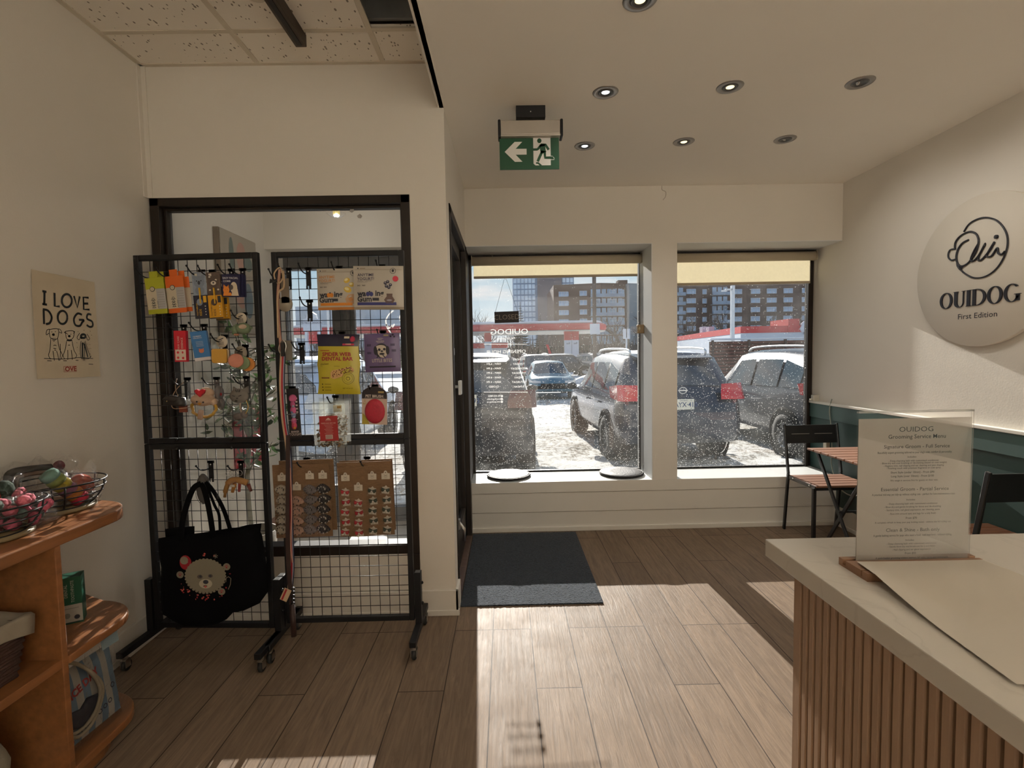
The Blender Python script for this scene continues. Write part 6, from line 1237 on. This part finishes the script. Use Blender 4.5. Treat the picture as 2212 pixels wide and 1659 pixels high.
toyin('dog_harness', 'folded black strap harness in film standing in the further basket', 'harness', b2, -.06, -.02, .12, f, None, (.19, .15, .03), 15)
def f(t, M): P_(t, 'head', MB().ell((0, .018, 0), (.018, .020, .016), 12, 0, M), '7a3040'); P_(t, 'body', MB().ell((-.005, -.02, 0), (.03, .026, .018), 12, 0, M), '141416', .6); q = MB(); q.text('OLLIE', (-.002, -.02), .009, M, 0, .0195); q.build('lettering', C('b0a8a0'), t)
toyin('plush_toy', 'maroon-headed plush with black body at the back of the further basket', 'plush toy', b2, -.05, .07, .125, f, None, (.12, .11, .03), 17)
def f(t, M): P_(t, 'bone', MB().tube([(-.03, 0, 0), (.03, 0, 0)], .010, 8, 0, False, M).ell((-.034, .008, 0), .012, 8, 0, M).ell((-.034, -.008, 0), .012, 8, 0, M).ell((.034, .008, 0), .012, 8, 0, M).ell((.034, -.008, 0), .012, 8, 0, M), 'a39a8a', .6)
toyin('bone_toy', 'off-white bone toy at the bottom of the further basket', 'dog toy', b2, .06, .02, .032, f, None, (.12, .05, .02), 19)
toyin('rope_toy', 'pink rope toy bulging at the right side of the nearer basket', 'dog toy', b1, .045, .06, .075, braid('bc6474', '5a6660', .75, -.3), None, (.18, .08, .03), 23)
toyin('rope_toy', 'rose rope toy at the bottom right of the nearer basket', 'dog toy', b1, .05, .05, .03, braid('b05468', '9a4a5c', .7, .1), None, (.17, .06, .03), 25)
# toothpaste carton on the middle end shelf
M = FR((-1.555, 1.755, .458), (.86, .5, 0), (0, 0, 1)); t = thing('carton', 'green dental toothpaste carton standing on the middle rounded shelf', 'carton', (-1.555, 1.755, .458))
m = MB().box(-.030, .030, .0, .165, -.028, .028, 0, M).rect(-.0295, .0295, .006, .068, M, 1, .0284).box(-.0304, -.030, .04, .12, -.022, .022, 2, M)
m.text('DENTAL', (-.012, .118), .0125, M, 1, .0286, .01, 1, H); m.text('TOOTHPASTE', (.006, .115), .0125, M, 1, .0286, .01, 1, H); m.disc((.014, .022), .008, .008, M, 3, .0288, 12); m.rect(-.02, .02, .004, .0065, M, 3, .029); m.stroke([(-.02, .055), (.02, .055)], .002, M, 2, .0288); m.disc((-.012, .03), .008, .010, M, 2, .0288, 10)
m.build('box', [C('0b4a36', .4), C('9c9a90'), C('6f726c'), INK], t)
# NICE DAY bag in clear wrap on the lowest end shelf
cb_ = at(205, 1520, 'x', -1.50); M = FR((-1.475, 1.70, .095+.125), (.05, 1, 0), (-.16, 0, 1)); M = M @ Matrix.Rotation(-.03, 4, 'Z')
t = thing('canvas_bag', 'blue and white striped canvas bag reading NICE DAY wrapped in clear plastic', 'bag', (-1.475, 1.70, .096))
w, h = .215, .245; m = MB(); c = pouch(m, M, w, h, .010, lambda u, v: 1 if int(u*7.999) % 2 else 0, nu=16, nv=12)
m.text('NICE DAY', (-.03, .045), .036, M, 2, .001, .04, .85, .28, c)
for i in range(7): m.ring((-.07+.022*i, -.10+.006*i), .0085, .0085, .003, M, 3, .001, 14, c)
m.disc((-.01, -.05), .028, .016, M, 2, .001, 18, c, .4); m.disc((-.01, -.048), .012, .008, M, 0, .0014, 12, c); m.ring((.085, -.02), .011, .011, .004, M, 3, .001, 6, c)
for a in (-.06, .0, .06): m.stroke([(a, -.14), (a-.02, .0), (a+.01, .13)], .0015, M, 4, .001, c)
m.ring((-.10, -.11), .018, .014, .002, M, 2, .001, 18, c); m.build('canvas', [C('a39e94', .9), C('64798c', .9), C('94201f'), C('161a34'), C('7a6f58')], t)
q = MB()
for k_ in range(2): q.tube(smooth_path([(-.12, .13, .02), (-.07, .15, .022), (-.01, .09, .024), (.02+.01*k_, -.0, .024), (-.02, -.065-.015*k_, .022), (-.08, -.08-.015*k_, .02), (-.12, -.06, .018)], 6), .006, 8, 0, False, M)
q.build('rope_handle', C('9c8f78', .95), t)
MB().puffy([(-.10, -.06), (-.06, -.08), (.0, -.05), (.02, -.01), (-.02, .0), (-.05, -.02), (-.09, -.01)], M @ Matrix.Translation((0, 0, .014)), .010).build('dark_lining', C('1b1c2a'), t)
q = MB(); q.grid(lambda u, v: ((u-.5)*w*1.08+.004, (v-.45)*h*1.15, .032+.008*noise.noise(Vector((u*6, v*6, 2)))), 12, 12, 0, True, M); q.build('plastic_wrap', CELLO, t)
MB().box(.045, .115, .125, .185, .034, .036, 0, M).build('paper_label', C('77868a'), t)
# wicker basket with liner and toys in it, and a folded cushion, at the frame edge
bx0, bx1, by0, by1 = -1.73, -1.445, 1.04, 1.425
t = thing('wicker_basket', 'brown wicker basket with a cloth liner on the middle shelf', 'basket', (-1.5875, 1.2325, .459))
def fl(z): k_ = (z-.46)/.165; return .035*k_
m = MB()
for i in range(17):
    z = .465+i*.0095; e_ = fl(z); o = [(bx0-e_*.3, by0-e_), (bx1+e_*.3, by0-e_), (bx1+e_*.3, by1+e_), (bx0-e_*.3, by1+e_)]
    pts = []
    for a, b in zip(o, o[1:]+o[:1]):
        for j in range(12): u = j/12; pts.append((a[0]+(b[0]-a[0])*u+.003*math.sin(j*2.1+i*math.pi), a[1]+(b[1]-a[1])*u+.003*math.cos(j*2.1+i*math.pi), z))
    m.tube(pts, .006, 6, 0, True)
m.box(bx0+.004, bx1-.004, by0, by1, .4585, .464); m.build('weave', C('3a2218', .8, bump=.4), t)
m = MB(); zt = .63
def lin(u, v):
    o = [(bx0-.01, by0-.04), (bx1+.016, by0-.04), (bx1+.016, by1+.045), (bx0-.01, by1+.045)]; s = u*4; i = min(3, int(s)); f_ = s-i; a, b = o[i], o[(i+1) % 4]; x = a[0]+(b[0]-a[0])*f_; y = a[1]+(b[1]-a[1])*f_; cx_, cy_ = -1.5875, 1.2325
    prof = [(.80, -.06), (.93, -.005), (1.0, .006), (1.03, -.004), (1.025, -.03), (1.015, -.05-.012*math.sin(u*40))]; r, z = prof[min(5, int(round(v*5)))]
    return (cx_+(x-cx_)*r, cy_+(y-cy_)*r, zt+z+.003*math.sin(u*57))
m.grid(lin, 64, 5); m.build('cloth_liner', C('8a8070', .95, bump=.3), t)
p = (-1.53, 1.35, .62); t = thing('plush_toy', 'blue bird-like plush peeping over the wicker basket liner', 'plush toy', p)
MB().ell((-1.52, 1.375, .655), (.035, .035, .032), 14).build('body', C('1f6a84', .95, bump=.3), t); MB().tube([(-1.51, 1.40, .658), (-1.485, 1.435, .672)], [.012, .006], 8).build('tail', C('1c6a70', .95), t)
p = (-1.50, 1.26, .62); t = thing('plush_toy', 'coral plush in the wicker basket at the very frame edge', 'plush toy', p); MB().ell((-1.50, 1.29, .680), (.03, .03, .05), 12).build('body', C('a85a48', .95, bump=.3), t)
m = MB().grid(lambda u, v: (lambda a, b: (-1.575+.16*a*(1-.25*abs(b)**4), 1.25+.20*b*(1-.25*abs(a)**4), .215+.14*(1-a**4)*(1-b**4)+.010*noise.noise(Vector((a*4, b*4, 1)))))(2*u-1, 2*v-1), 20, 20).grid(lambda u, v: (lambda a, b: (-1.575+.16*a*(1-.25*abs(b)**4), 1.25+.20*b*(1-.25*abs(a)**4), .215-.118*(1-a**4)*(1-b**4)))(2*u-1, 2*v-1), 20, 20)
one('cushion', m, C('8a8474', .95, bump=.3), 'cream fabric dog cushion stuffed in the bottom bay of the shelf unit', 'cushion')
m = MB().grid(lambda u, v: (lambda a, b: (-1.60+.13*a, 1.43+.075*b, .10+.07*max(0, 1-a**2)*max(0, 1-b**2)+.01*noise.noise(Vector((a*5, b*4, 3)))))(2*u-1, 2*v-1), 14, 10)
one('cloth', m, C('968f80', .95, bump=.3), 'small crumpled cream cloth in front of the dog cushion', 'cloth')
# ================================================================= windows side and right side
BF = mat('blind_fabric', (.74, .70, .58), .9, var=.03, sc=60, trans=.6); BC = mat('blind_cassette', (.40, .34, .25), .7, var=.03)
def blind(x0, x1, zb, label):
    t = thing('roller_blind', label, 'blind', ((x0+x1)/2, YG-.06, zb)); y = YG-.055
    MB().tube([(x0, y, 2.137), (x1, y, 2.137)], .036, 20).build('roller', BC, t)
    MB().box(x0-.004, x0, y-.04, y+.02, 2.10, 2.175).build('bracket', BC, t); MB().box(x1, x1+.004, y-.04, y+.02, 2.10, 2.175).build('bracket', BC, t)
    MB().box(x0+.01, x1-.02, y+.020, y+.0215, zb+.018, 2.13).build('fabric', BF, t); MB().box(x0+.01, x1-.02, y+.014, y+.028, zb, zb+.020).build('bottom_bar', BC, t, bevel=.004)
blind(XS+.03, cx0-.012, 2.0, 'cream roller blind rolled up over the left-hand street window'); blind(cx1+.012, 2.535, 1.918, 'cream roller blind over the right-hand street window, let down further')
t = thing('closed_sign', 'small black CLOSED sign hanging on strings in the left-hand window', 'sign', at(1094, 685, 'y', YG-.02))
c = [at(*q, 'y', YG-.02) for q in ((1068, 673), (1121, 672))]; M = FR(at(1094.5, 685, 'y', YG-.02)); M = M @ Matrix.Rotation(.02, 4, 'Z')
MB().box(-.10, .10, -.046, .046, -.004, .004, 0, M).text('CLOSED', (0, -.002), .058, M, 1, .0048, -.004, .98).build('board', [C('1c1513'), C('8f8478')], t)
MB().tube([M @ Vector((-.092, .044, 0)), at(1089, 604, 'y', YG-.01)], .0016, 4).build('string', C('3d4340'), t); MB().tube([M @ Vector((.092, .044, 0)), at(1094, 604, 'y', YG-.01)], .0016, 4).build('string', C('3d4340'), t)
MB().lathe([(.0001, 0), (.008, 0), (.010, -.004), (.0001, -.008)], 12, 0, FR(at(1092, 601, 'y', YG-.001))).build('suction_cup', clear('cup_clear', haze=.2), t)
# white lettering on the outside of the glass, read reversed from inside
MO = FR((0, YG-.0015, 0), (-1, 0, 0), (0, 0, 1)); m = MB()
def mt(s, px, py, size, bold=0, xs=1): p = at(px, py, 'y', YG-.0015); m.text(s, (-p.x, p.z), size, MO, 0, .0, bold, xs)
mt('OUIDOG', 1100, 717, .062, .004, 1.25); mt('Pet Grooming', 1093, 731, .024, .006, 1.1); mt('OPENING HOUR', 1093, 760, .040, .004, 1.1)
for i, (d, hh) in enumerate((('MONDAY', '10AM - 7 PM'), ('TUESDAY', '10AM - 6 PM'), ('WEDNESDAY', '10AM - 6 PM'), ('THURSDAY', '10AM - 6 PM'), ('FRIDAY', '10AM - 6 PM'), ('SATURDAY', '10AM - 4 PM'), ('SUNDAY', 'CLOSED'))): mt(d, 1121, 776.5+i*9.8, .022, .008, 1.05); mt(hh, 1067, 776.5+i*9.8, .022, .008, 1.05)
mt('432-433-4855', 1069, 855.5, .02, .008); mt('@ouidogstudio', 1068, 862, .02, .006); mt('www.ouidog.ca', 1068, 868, .02, .006)
for y_ in (855.5, 862, 868): p = at(1084, y_, 'y', YG-.0015); m.disc((-p.x, p.z), .010, .010, MO, 0, 0, 12)
for a, b, y_ in ((1045, 1139, 743.5), (1045, 1140, 847)): p, q = at(a, y_, 'y', YG-.0015), at(b, y_, 'y', YG-.0015); m.stroke([(-p.x, p.z), (-q.x, q.z)], .004, MO, 0, 0)
one('window_decal', m, DW, 'white reversed shop name and opening hours lettering on the left-hand window', 'decal', loc=at(1094, 790, 'y', YG))
# round seat pads on the window sill
def pad(cx, label):
    t = thing('seat_cushion', label, 'cushion', (cx, 4.035, SILL)); T = Matrix.Translation((cx, 4.035, SILL)) @ Matrix.Scale(.7, 4, (0, 0, 1))
    MB().lathe([(.0001, .001), (.165, .001), (.178, .008), (.180, .018), (.172, .022), (.168, .024)], 48, 0, T).build('base', C('15110f', .6), t)
    MB().lathe([(.170, .022), (.171, .027), (.160, .033), (.08, .035), (.0001, .035)], 48, 0, T).tube([(cx+.171*math.cos(a), 4.035+.171*math.sin(a), SILL+.017) for a in [i*.1309 for i in range(48)]], .004, 6, 0, True).build('pad', C('1c1716', .55, bump=.2), t)
pad(.005, 'round black seat pad in full sun on the sill below the CLOSED sign'); pad(.925, 'round black seat pad on the sill next to the column')
# window sensor on the column reveal
t = thing('alarm_sensor', 'small beige sensor box on the column side in the left-hand window', 'sensor', (1.10, 4.06, 1.54))
MB().box(1.062, 1.116, 4.03, 4.075, 1.53, 1.60).build('housing', C('8a7352', .5), t, bevel=.006); MB().ell((1.075, 4.028, 1.565), (.010, .006, .018), 12).build('lens', C('a89a7c', .3), t)
# blind chain holder and cord by the right wall
one('chain_holder', MB().box(XR-.05, XR-.0, 4.075, 4.11, .95, 1.0).box(XR-.07, XR-.05, 4.085, 4.10, .955, .97), C('b8b4a8', .4), 'white plastic blind chain holder at the corner above the green wainscot', 'bracket', bevel=.003)
cx_ = XR-.03
m = MB().tube(smooth_path([at(1797, 862, 'x', cx_), at(1792, 885, 'x', cx_), at(1795, 920, 'x', cx_), at(1797, 960, 'x', cx_), at(1796, 1000, 'x', cx_), at(1802, 1030, 'x', cx_)], 6), .004, 6)
t = thing('power_cord', 'white cord hanging down the green wainscot behind the chair', 'cord', at(1797, 960, 'x', cx_)); m.build('cord', C('8f9488', .5), t)
MB().box(cx_-.02, cx_+.01, 3.90, 3.94, .585, .64).build('socket_tap', C('a8a08c', .5), t, bevel=.004)
MB().tube(smooth_path([(XR-.02, 3.80, .34), (XR-.03, 3.74, .30), (XR-.03, 3.66, .285), (XR-.03, 3.58, .30), (XR-.02, 3.52, .34)], 6), .005, 6).build('loop', C('a39e90', .5), t)
one('loose_thread', MB().tube(smooth_path([at(1430, 400, 'y', YB-.002), at(1430, 410, 'y', YB-.004), at(1438, 414, 'y', YB-.004), at(1438, 424, 'y', YB-.003), at(1432, 432, 'y', YB-.003)], 5), .0012, 4), C('6b5c48'), 'thin thread hanging from the ceiling edge above the column', 'thread')
one('blind_thread', MB().tube([at(1061, 548, 'y', YG-.03), at(1065, 556, 'y', YG-.032)], .002, 4), C('9a927f'), 'tiny pale thread on the dark head rail above the left blind', 'thread')
# door mat
def mh(u, v): x, y = -.275+.785*u, 2.675+1.105*v; return (x, y, .0085+.0035*noise.noise(Vector((x*110, y*110, 0))))
m = MB().grid(mh, 150, 200); m.box(-.275, .51, 2.675, 3.78, .001, .006)
def mat_mat():
    b = mat('mat_pile', (.026, .034, .046), .95, var=.8, sc=90, bump=1.0, bsc=170, spec=.2)
    pb = [n for n in b.node_tree.nodes if n.type == 'BSDF_PRINCIPLED'][0]; pb.inputs['Sheen Weight'].default_value = .12; pb.inputs['Sheen Roughness'].default_value = .5
    return b
one('door_mat', m, mat_mat(), 'dark blue-grey loop pile doormat lying by the lobby door', 'doormat')
# round wall sign
sy, sz, sr = 2.685, 1.776, .403; xs_ = XR-.03
t = thing('wall_sign', 'large round white wall sign with a dog line logo and dark lettering', 'sign', (xs_, sy, sz))
Ms = FR((xs_, sy, sz), (0, -1, 0), (0, 0, 1))
MB().lathe([(.0001, -.026), (sr-.004, -.026), (sr, -.022), (sr, -.003), (sr-.003, 0), (.0001, 0)], 96, 0, Ms).build('disc', mat('sign_white', (.66, .61, .53), .6, var=.01), t)
MB().lathe([(.0001, -.0305), (.2, -.0305), (.2, -.026), (.0001, -.026)], 24, 0, Ms).build('mount', mat('sign_white', 1), t)
DK = mat('sign_black', (.012, .013, .022), .4)
def sw(x, y): p = at(1960+x/4.147, 380+y/4.147, 'x', xs_); return (-(p.y-sy), p.z-sz)
m = MB()
def lin_(pts, w, closed=False):
    P2_ = [v[:2] for v in smooth_path([(*sw(*p), 0) for p in pts], 5)]; m.tube([(a, b, .004) for a, b in P2_], w/2, 6, 0, closed, Ms)
lin_([(512, 500), (560, 430), (640, 385), (720, 373), (800, 395), (860, 450), (900, 530), (905, 620), (880, 710), (830, 800), (760, 870), (680, 908), (600, 912), (530, 880), (480, 835), (448, 785)], .0085)
lin_([(555, 572), (500, 602), (460, 660), (445, 730), (460, 790), (500, 808), (560, 770), (620, 680), (645, 590), (630, 530), (590, 502), (540, 505), (480, 540), (440, 590), (432, 640), (436, 655)], .010)
lin_([(436, 655), (395, 660), (375, 690), (375, 730), (400, 755), (430, 748)], .009)
lin_([(640, 610), (600, 680), (575, 750), (600, 762), (655, 700), (705, 605), (655, 700), (640, 748), (670, 752), (735, 680), (788, 590), (725, 695), (722, 722), (760, 718), (800, 660), (815, 648), (822, 690), (850, 703), (882, 675)], .0105)
lin_([(455, 800), (480, 835), (500, 812)], .012)
p = sw(803, 545); m.lathe([(.0001, .0), (.010, 0), (.010, .008), (.0001, .008)], 16, 0, Ms @ Matrix.Translation((p[0], p[1], 0)))
m.build('logo', DK, t)
m = MB(); hL = .088; cw = {'O': .92, 'U': .80, 'I': .30, 'D': .90, 'G': .92}; word = 'OUIDOG'; gap = .085
tot = sum(cw[c_] for c_ in word)+gap*5; x = -tot/2; yb = sw(600, 1100)[1]-hL/2+.006
def strip(out, inn):
    n = len(out); vs = [(a[0]*hL, a[1]*hL+yb, w_) for w_ in (.0, .007) for a in out+inn]; fs = []
    for i in range(n-1): fs += [(i, i+1, n+i+1, n+i), (2*n+i, 3*n+i, 3*n+i+1, 2*n+i+1), (i, 2*n+i, 2*n+i+1, i+1), (n+i, n+i+1, 3*n+i+1, 3*n+i)]
    m.add(vs, fs, 0, False, Ms)
def arc(cx, cy, rx, ry, a0, a1, n=20): return [(cx+rx*math.cos(a0+(a1-a0)*i/n), cy+ry*math.sin(a0+(a1-a0)*i/n)) for i in range(n+1)]
def bx_(x0, x1, y0=0., y1=1.): m.box(x0*hL, x1*hL, y0*hL+yb, y1*hL+yb, 0, .007, 0, Ms)
for c_ in word:
    w_ = cw[c_]; cx_ = x+w_/2
    if c_ == 'O': strip(arc(cx_, .5, w_/2, .52, 0, 2*math.pi, 32), arc(cx_, .5, w_/2-.16, .48, 0, 2*math.pi, 32))
    if c_ == 'I': bx_(x+.05, x+.25); bx_(x, x+.30, 0, .03); bx_(x, x+.30, .97, 1)
    if c_ == 'U': bx_(x+.06, x+.26, .3, 1); bx_(x+.66, x+.71, .3, 1); bx_(x, x+.32, .97, 1); bx_(x+.58, x+.79, .97, 1); strip(arc(x+.385, .30, .325, .32, math.pi, 2*math.pi), arc(x+.46, .30, .20, .27, math.pi, 2*math.pi))
    if c_ == 'D': bx_(x+.05, x+.24); bx_(x, x+.35, 0, .03); bx_(x, x+.35, .97, 1); strip(arc(x+.32, .5, .58, .5, -H, H), arc(x+.32, .5, .42, .465, -H, H))
    if c_ == 'G': strip(arc(cx_, .5, w_/2, .52, .75, 2*math.pi-.35, 28), arc(cx_, .5, w_/2-.16, .48, .75, 2*math.pi-.35, 28)); bx_(x+.70, x+.88, .05, .42); bx_(x+.60, x+.95, .40, .43)
    x += w_+gap
m.text('First Edition', (0, sw(640, 1250)[1]), .042, Ms, 0, .001, .002, 1.12); m.build('lettering', DK, t)
# garden-style chairs and table
STEEL = mat('black_steel', (.012, .012, .013), .32, .3, var=.08, coat=.2); SLAT = mat('brown_slat', (.22, .10, .055), .55, var=.15, sc=6, stretch=(1, 12, 1))
def chair(label, loc, rz):
    """front faces local -y; back at +y"""
    t = thing('folding_chair', label, 'chair', loc, rz); w = .40
    MB().add([(-w/2+.01, .20, .665), (w/2-.01, .20, .665), (w/2-.01, .222, .80), (-w/2+.01, .222, .80), (-w/2+.01, .21, .665), (w/2-.01, .21, .665), (w/2-.01, .232, .80), (-w/2+.01, .232, .80)], [(0, 1, 2, 3), (7, 6, 5, 4), (0, 4, 5, 1), (3, 2, 6, 7), (0, 3, 7, 4), (1, 5, 6, 2)]).box(-.001, .001, .2, .2, .7, .7).build('backrest', STEEL, t, bevel=.003, world=False)
    q = MB()
    for s in (-1, 1): q.box(min(.02*s, .155*s), max(.02*s, .155*s), .2045, .2065, .734, .738)
    q.build('backrest_slot', mat('slot_light', (.25, .24, .22), .6), t, world=False)
    for s in (-1, 1):
        MB().bar((s*w/2, .228, .81), (s*(w/2), .165, .44), .024, .014, 0, (1, 0, 0)).bar((s*w/2, .165, .44), (s*w/2, .215, 0), .024, .016, 0, (1, 0, 0)).build('leg', STEEL, t, bevel=.003, world=False)
        MB().box(s*w/2-.011, s*w/2+.011, -.165, -.141, 0, .415).build('leg', STEEL, t, bevel=.003, world=False)
        MB().box(s*(w/2-.004)-.006, s*(w/2-.004)+.006, -.165, .165, .405, .430).build('side_rail', mat('rail_steel', (.12, .115, .11), .35, .6), t, world=False)
        q = MB()
        for y in (-.10, .10): q.ell((s*(w/2+.003), y, .418), (.003, .006, .006), 8)
        q.build('bolts', CHROME, t, world=False)
    MB().box(-w/2, w/2, -.165, -.145, .40, .42).build('crossbar', STEEL, t, world=False); MB().box(-w/2, w/2, .150, .166, .40, .42).build('crossbar', STEEL, t, world=False)
    for i in range(5): MB().box(-w/2+.004, w/2-.004, -.172+i*.067, -.112+i*.067, .420, .434).build('seat_slat', SLAT, t, bevel=.003, world=False)
    return t
chair('black metal chair with brown slat seat, its back against the window sill', (2.315, 3.55, 0), .0)
# table with slatted top on crossed legs
t = thing('folding_table', 'small folding table with brown slatted top on crossed black legs', 'table', (2.315, 3.12, 0))
tx0, tx1, ty0, ty1 = 2.045, 2.555, 2.84, 3.38
for i in range(7): y = ty0+.005+i*.0765; MB().box(tx0, tx1, y, y+.066, .690, .703).build('top_slat', SLAT, t, bevel=.002)
for x in (tx0+.06, tx1-.06): MB().box(x-.012, x+.012, ty0+.01, ty1-.01, .672, .690).build('top_rail', STEEL, t, bevel=.002)
for s, x in ((1, tx0+.055), (1, tx1-.055)):
    MB().bar((x, ty1-.04, .675), (x, ty0+.06, 0), .024, .012, 0, (1, 0, 0)).build('leg', STEEL, t, bevel=.002); MB().bar((x+.02*(-1 if x > 2.3 else 1), ty0+.04, .675), (x+.02*(-1 if x > 2.3 else 1), ty1-.06, 0), .024, .012, 0, (1, 0, 0)).build('leg', STEEL, t, bevel=.002)
MB().bar((tx0+.05, 3.11, .34), (tx1-.05, 3.11, .34), .012, .012).bar((tx0+.05, 2.9, .03), (tx1-.05, 2.9, .03), .02, .012).build('cross_brace', STEEL, t)
chair('black metal chair facing away at the right edge, only its backrest and post showing', (2.352, 2.42, 0), math.pi)
# ---------------------------------------------------------------- counter with fluted panelling
KX, KY, KZ = .552, 1.055, .965; kx2, ky0 = 1.62, -.9
FL = mat('fluted_oak', (.36, .235, .155), .5, var=.09, sc=4, stretch=(14, 14, .8), bump=.05, bsc=30)
t = thing('counter', 'reception counter with vertical fluted oak panels and thick white stone top', 'counter', (1.1, .1, 0))
marble = mat('quartz_top', (.62, .58, .52), .22, var=.03, sc=3)
def marble_mat():
    tr = marble.node_tree; l = tr.links.new; b = [n for n in tr.nodes if n.type == 'BSDF_PRINCIPLED'][0]
    tc_ = N(tr, 'ShaderNodeTexCoord'); n1 = N(tr, 'ShaderNodeTexNoise'); n1.inputs['Scale'].default_value = 2.2; n1.inputs['Detail'].default_value = 7; n1.inputs['Distortion'].default_value = 2.2; l(tc_.outputs['Object'], n1.inputs[0])
    r_ = N(tr, 'ShaderNodeValToRGB'); l(n1.outputs[0], r_.inputs[0]); e = r_.color_ramp.elements; e[0].position = .485; e[0].color = (.62, .58, .52, 1); e[1].position = .515; e[1].color = (.62, .58, .52, 1); k = e.new(.5); k.color = (.575, .535, .48, 1)
    l(r_.outputs[0], b.inputs['Base Color'])
marble_mat()
MB().box(KX, kx2, ky0, KY, KZ-.037, KZ).build('worktop', marble, t, bevel=.002)
MB().box(KX+.045, kx2-.03, ky0, KY-.07, 0, KZ-.037).build('carcass', mat('carcass_dark', (.05, .035, .025), .8), t)
m = MB(); pit = .0212
def flute(x, y, nx_, ny_):
    # rounded batten whose face looks along (nx_, ny_)
    prof = [(-.5, -.2), (-.44, .75), (-.34, 1), (.34, 1), (.44, .75), (.5, -.2)]; tx_, ty_ = -ny_, nx_
    m.prism([(x+tx_*a*pit*.78+nx_*b*.015, y+ty_*a*pit*.78+ny_*b*.015) for a, b in prof], 0, KZ-.037)
for i in range(int((KY-.062-ky0)/pit)): flute(KX+.045, KY-.075-i*pit, -1, 0)
for i in range(int((kx2-KX-.09)/pit)): flute(KX+.056+i*pit, KY-.07, 0, 1)
m.build('fluted_panel', FL, t); MB().box(KX+.032, KX+.046, KY-.072, KY-.056, 0, KZ-.037).build('corner_post', FL, t)
# menu stand
t = thing('menu_stand', 'clear menu holder with a printed grooming service menu in an oak base', 'menu stand', (.77, .93, KZ))
Mm = FR((.770, .928, KZ), (1, .0, 0), (0, .0, 1)); ph = .293
BO = C('85634a', .5); o = [(-.112, 0), (.112, 0), (.112, .022), (-.112, .022)]
m = MB()
m.prism([(.845, 0), (.845, .014), (.858, .014), (.858, .004), (.861, .004), (.861, .014), (.9010, .014), (.9010, .004), (.9090, .004), (.9090, .014), (.920, .014), (.920, 0)], .622, .872, 0, FR((0, 0, KZ), (0, 1, 0), (0, 0, 1))); m.build('oak_base', BO, t)
M = FR((.7485, .905, KZ+.005), (1, 0, 0), (0, .0, 1)) @ Matrix.Scale(.975, 4)
AC = clear('acrylic', gain=.45, haze=.0); MB().box(-.109, .109, 0, .292, .0012, .0032, 0, M).box(-.109, .109, 0, .292, -.0032, -.0012, 0, M).box(-.109, .109, .290, .2935, -.0032, .0032, 1, M).build('acrylic_sleeve', [AC, clear('acrylic_edge', haze=.4)], t)
m = MB().box(-.1075, .1075, 0, .279, -.0008, .0008, 0, M); k = .279/322.
def tx(s, py, size, bold=0, xs=1, x=0): m.text(s, ((x)*k, (1217-py)*k*.985), size*k*1.25, M, 1, .0011, bold, xs)
tx('OUIDOG', 915, 12.5, -.004, 1.2, 2); tx('Grooming Service Menu', 931, 10, .004, 1.03, 4)
tx('Signature Groom - Full Service', 953, 8.6, .004, 1.08, 4); tx('Essential Groom - Partial Service', 1048.5, 8.6, .004, 1.05, 2); tx('Clean & Shine - Bath only', 1140.5, 8.8, .004, 1.05, 0)
for y_, s_ in ((966, 'Beautifully expert grooming tailored to your dog\'s coat, comfort & personality.'), (1060, 'A practical mid-way pet tidy-up without styling cuts - perfect for low-maintenance coats.'), (1152.5, 'A gentle bathing service for pups who need a fresh, well-kept look - without styling.')): tx(s_, y_, 5.0, .012, .82)
for y_ in (976, 1072, 1163.5): tx('Includes:', y_, 4.4, .01, 1.05, -6)
for y_, s_ in ((984.5, '- Deep-cleansing bath with customised conditioner'), (989.5, '- Blow-dry and coat brushing or de-matting (based on coat weight)'), (995.5, '- Hygiene trim, nail clipping and ear cleaning and paw shaping'), (1001, '- Finishing touch with premium fragrance or coat spray'), (1081, '- Deep-cleansing bath with customised conditioner'), (1088, '- Blow-dry and gentle brushing for knots and de-shedding'), (1095, '- Sanitary trim, nail gland expression, ear cleaning, paws'), (1103.5, '- Face trim around eyes and legs for a tidy finish'),
              (1171.5, '- Deep-cleansing bath with customised conditioner'), (1178, '- Gentle blow-dry and brush-out for a soft finish'), (1185, '- Nail clipping and ear gland expression')): tx(s_, y_, 4.3, .01, 1.0, -2)
for y_, s_ in ((1010.5, 'Short Style (under 10mm) - From $90'), (1019, 'Long Style (over 10mm) - From $100'), (1113.5, 'From $70'), (1193.5, 'From $55')): tx(s_, y_, 5.0, .014, 1.0, -4)
for y_, s_ in ((1028.5, 'We weigh-in services first for guests on their visit.'), (1123, 'A complete refresh to keep your pup looking sweet - without the full styling cut.'), (1203.5, 'A quick freshen grooming solution between full visits; handy and comfortable.')): tx(s_, y_, 4.2, .01, .98)
m.build('paper', [C('9a928a', .8), C('1a1a1e')], t)
# loose sheet lying over the base and the counter
sh = [(.640, .893, KZ+.026), (.802, .893, KZ+.026), (.98, .30, KZ+.006), (.612, .30, KZ+.006)]
def shf(u, v):
    a = Vector(sh[0])*(1-u)*v+Vector(sh[1])*u*v+Vector(sh[3])*(1-u)*(1-v)+Vector(sh[2])*u*(1-v)
    return (a.x-.0*v, a.y, KZ+.003+.023*max(0, (v-.55)/.45)**1.6+.003*abs(2*u-1)**4)
m = MB().grid(lambda u, v: (.634+.235*u-.035*(1-v)*(1-u)+.02*(1-v)*u, .889-.322*(1-v), KZ+.0022+.0135*min(1, max(0, (v-.35)/.48))**1.5+.002*(1-u)**3), 14, 18)
one('paper_sheet', m, mat('sheet_vellum', (.60, .55, .48), .3, var=.02), 'large cream sheet lying on the counter with its edge on the menu base', 'paper')
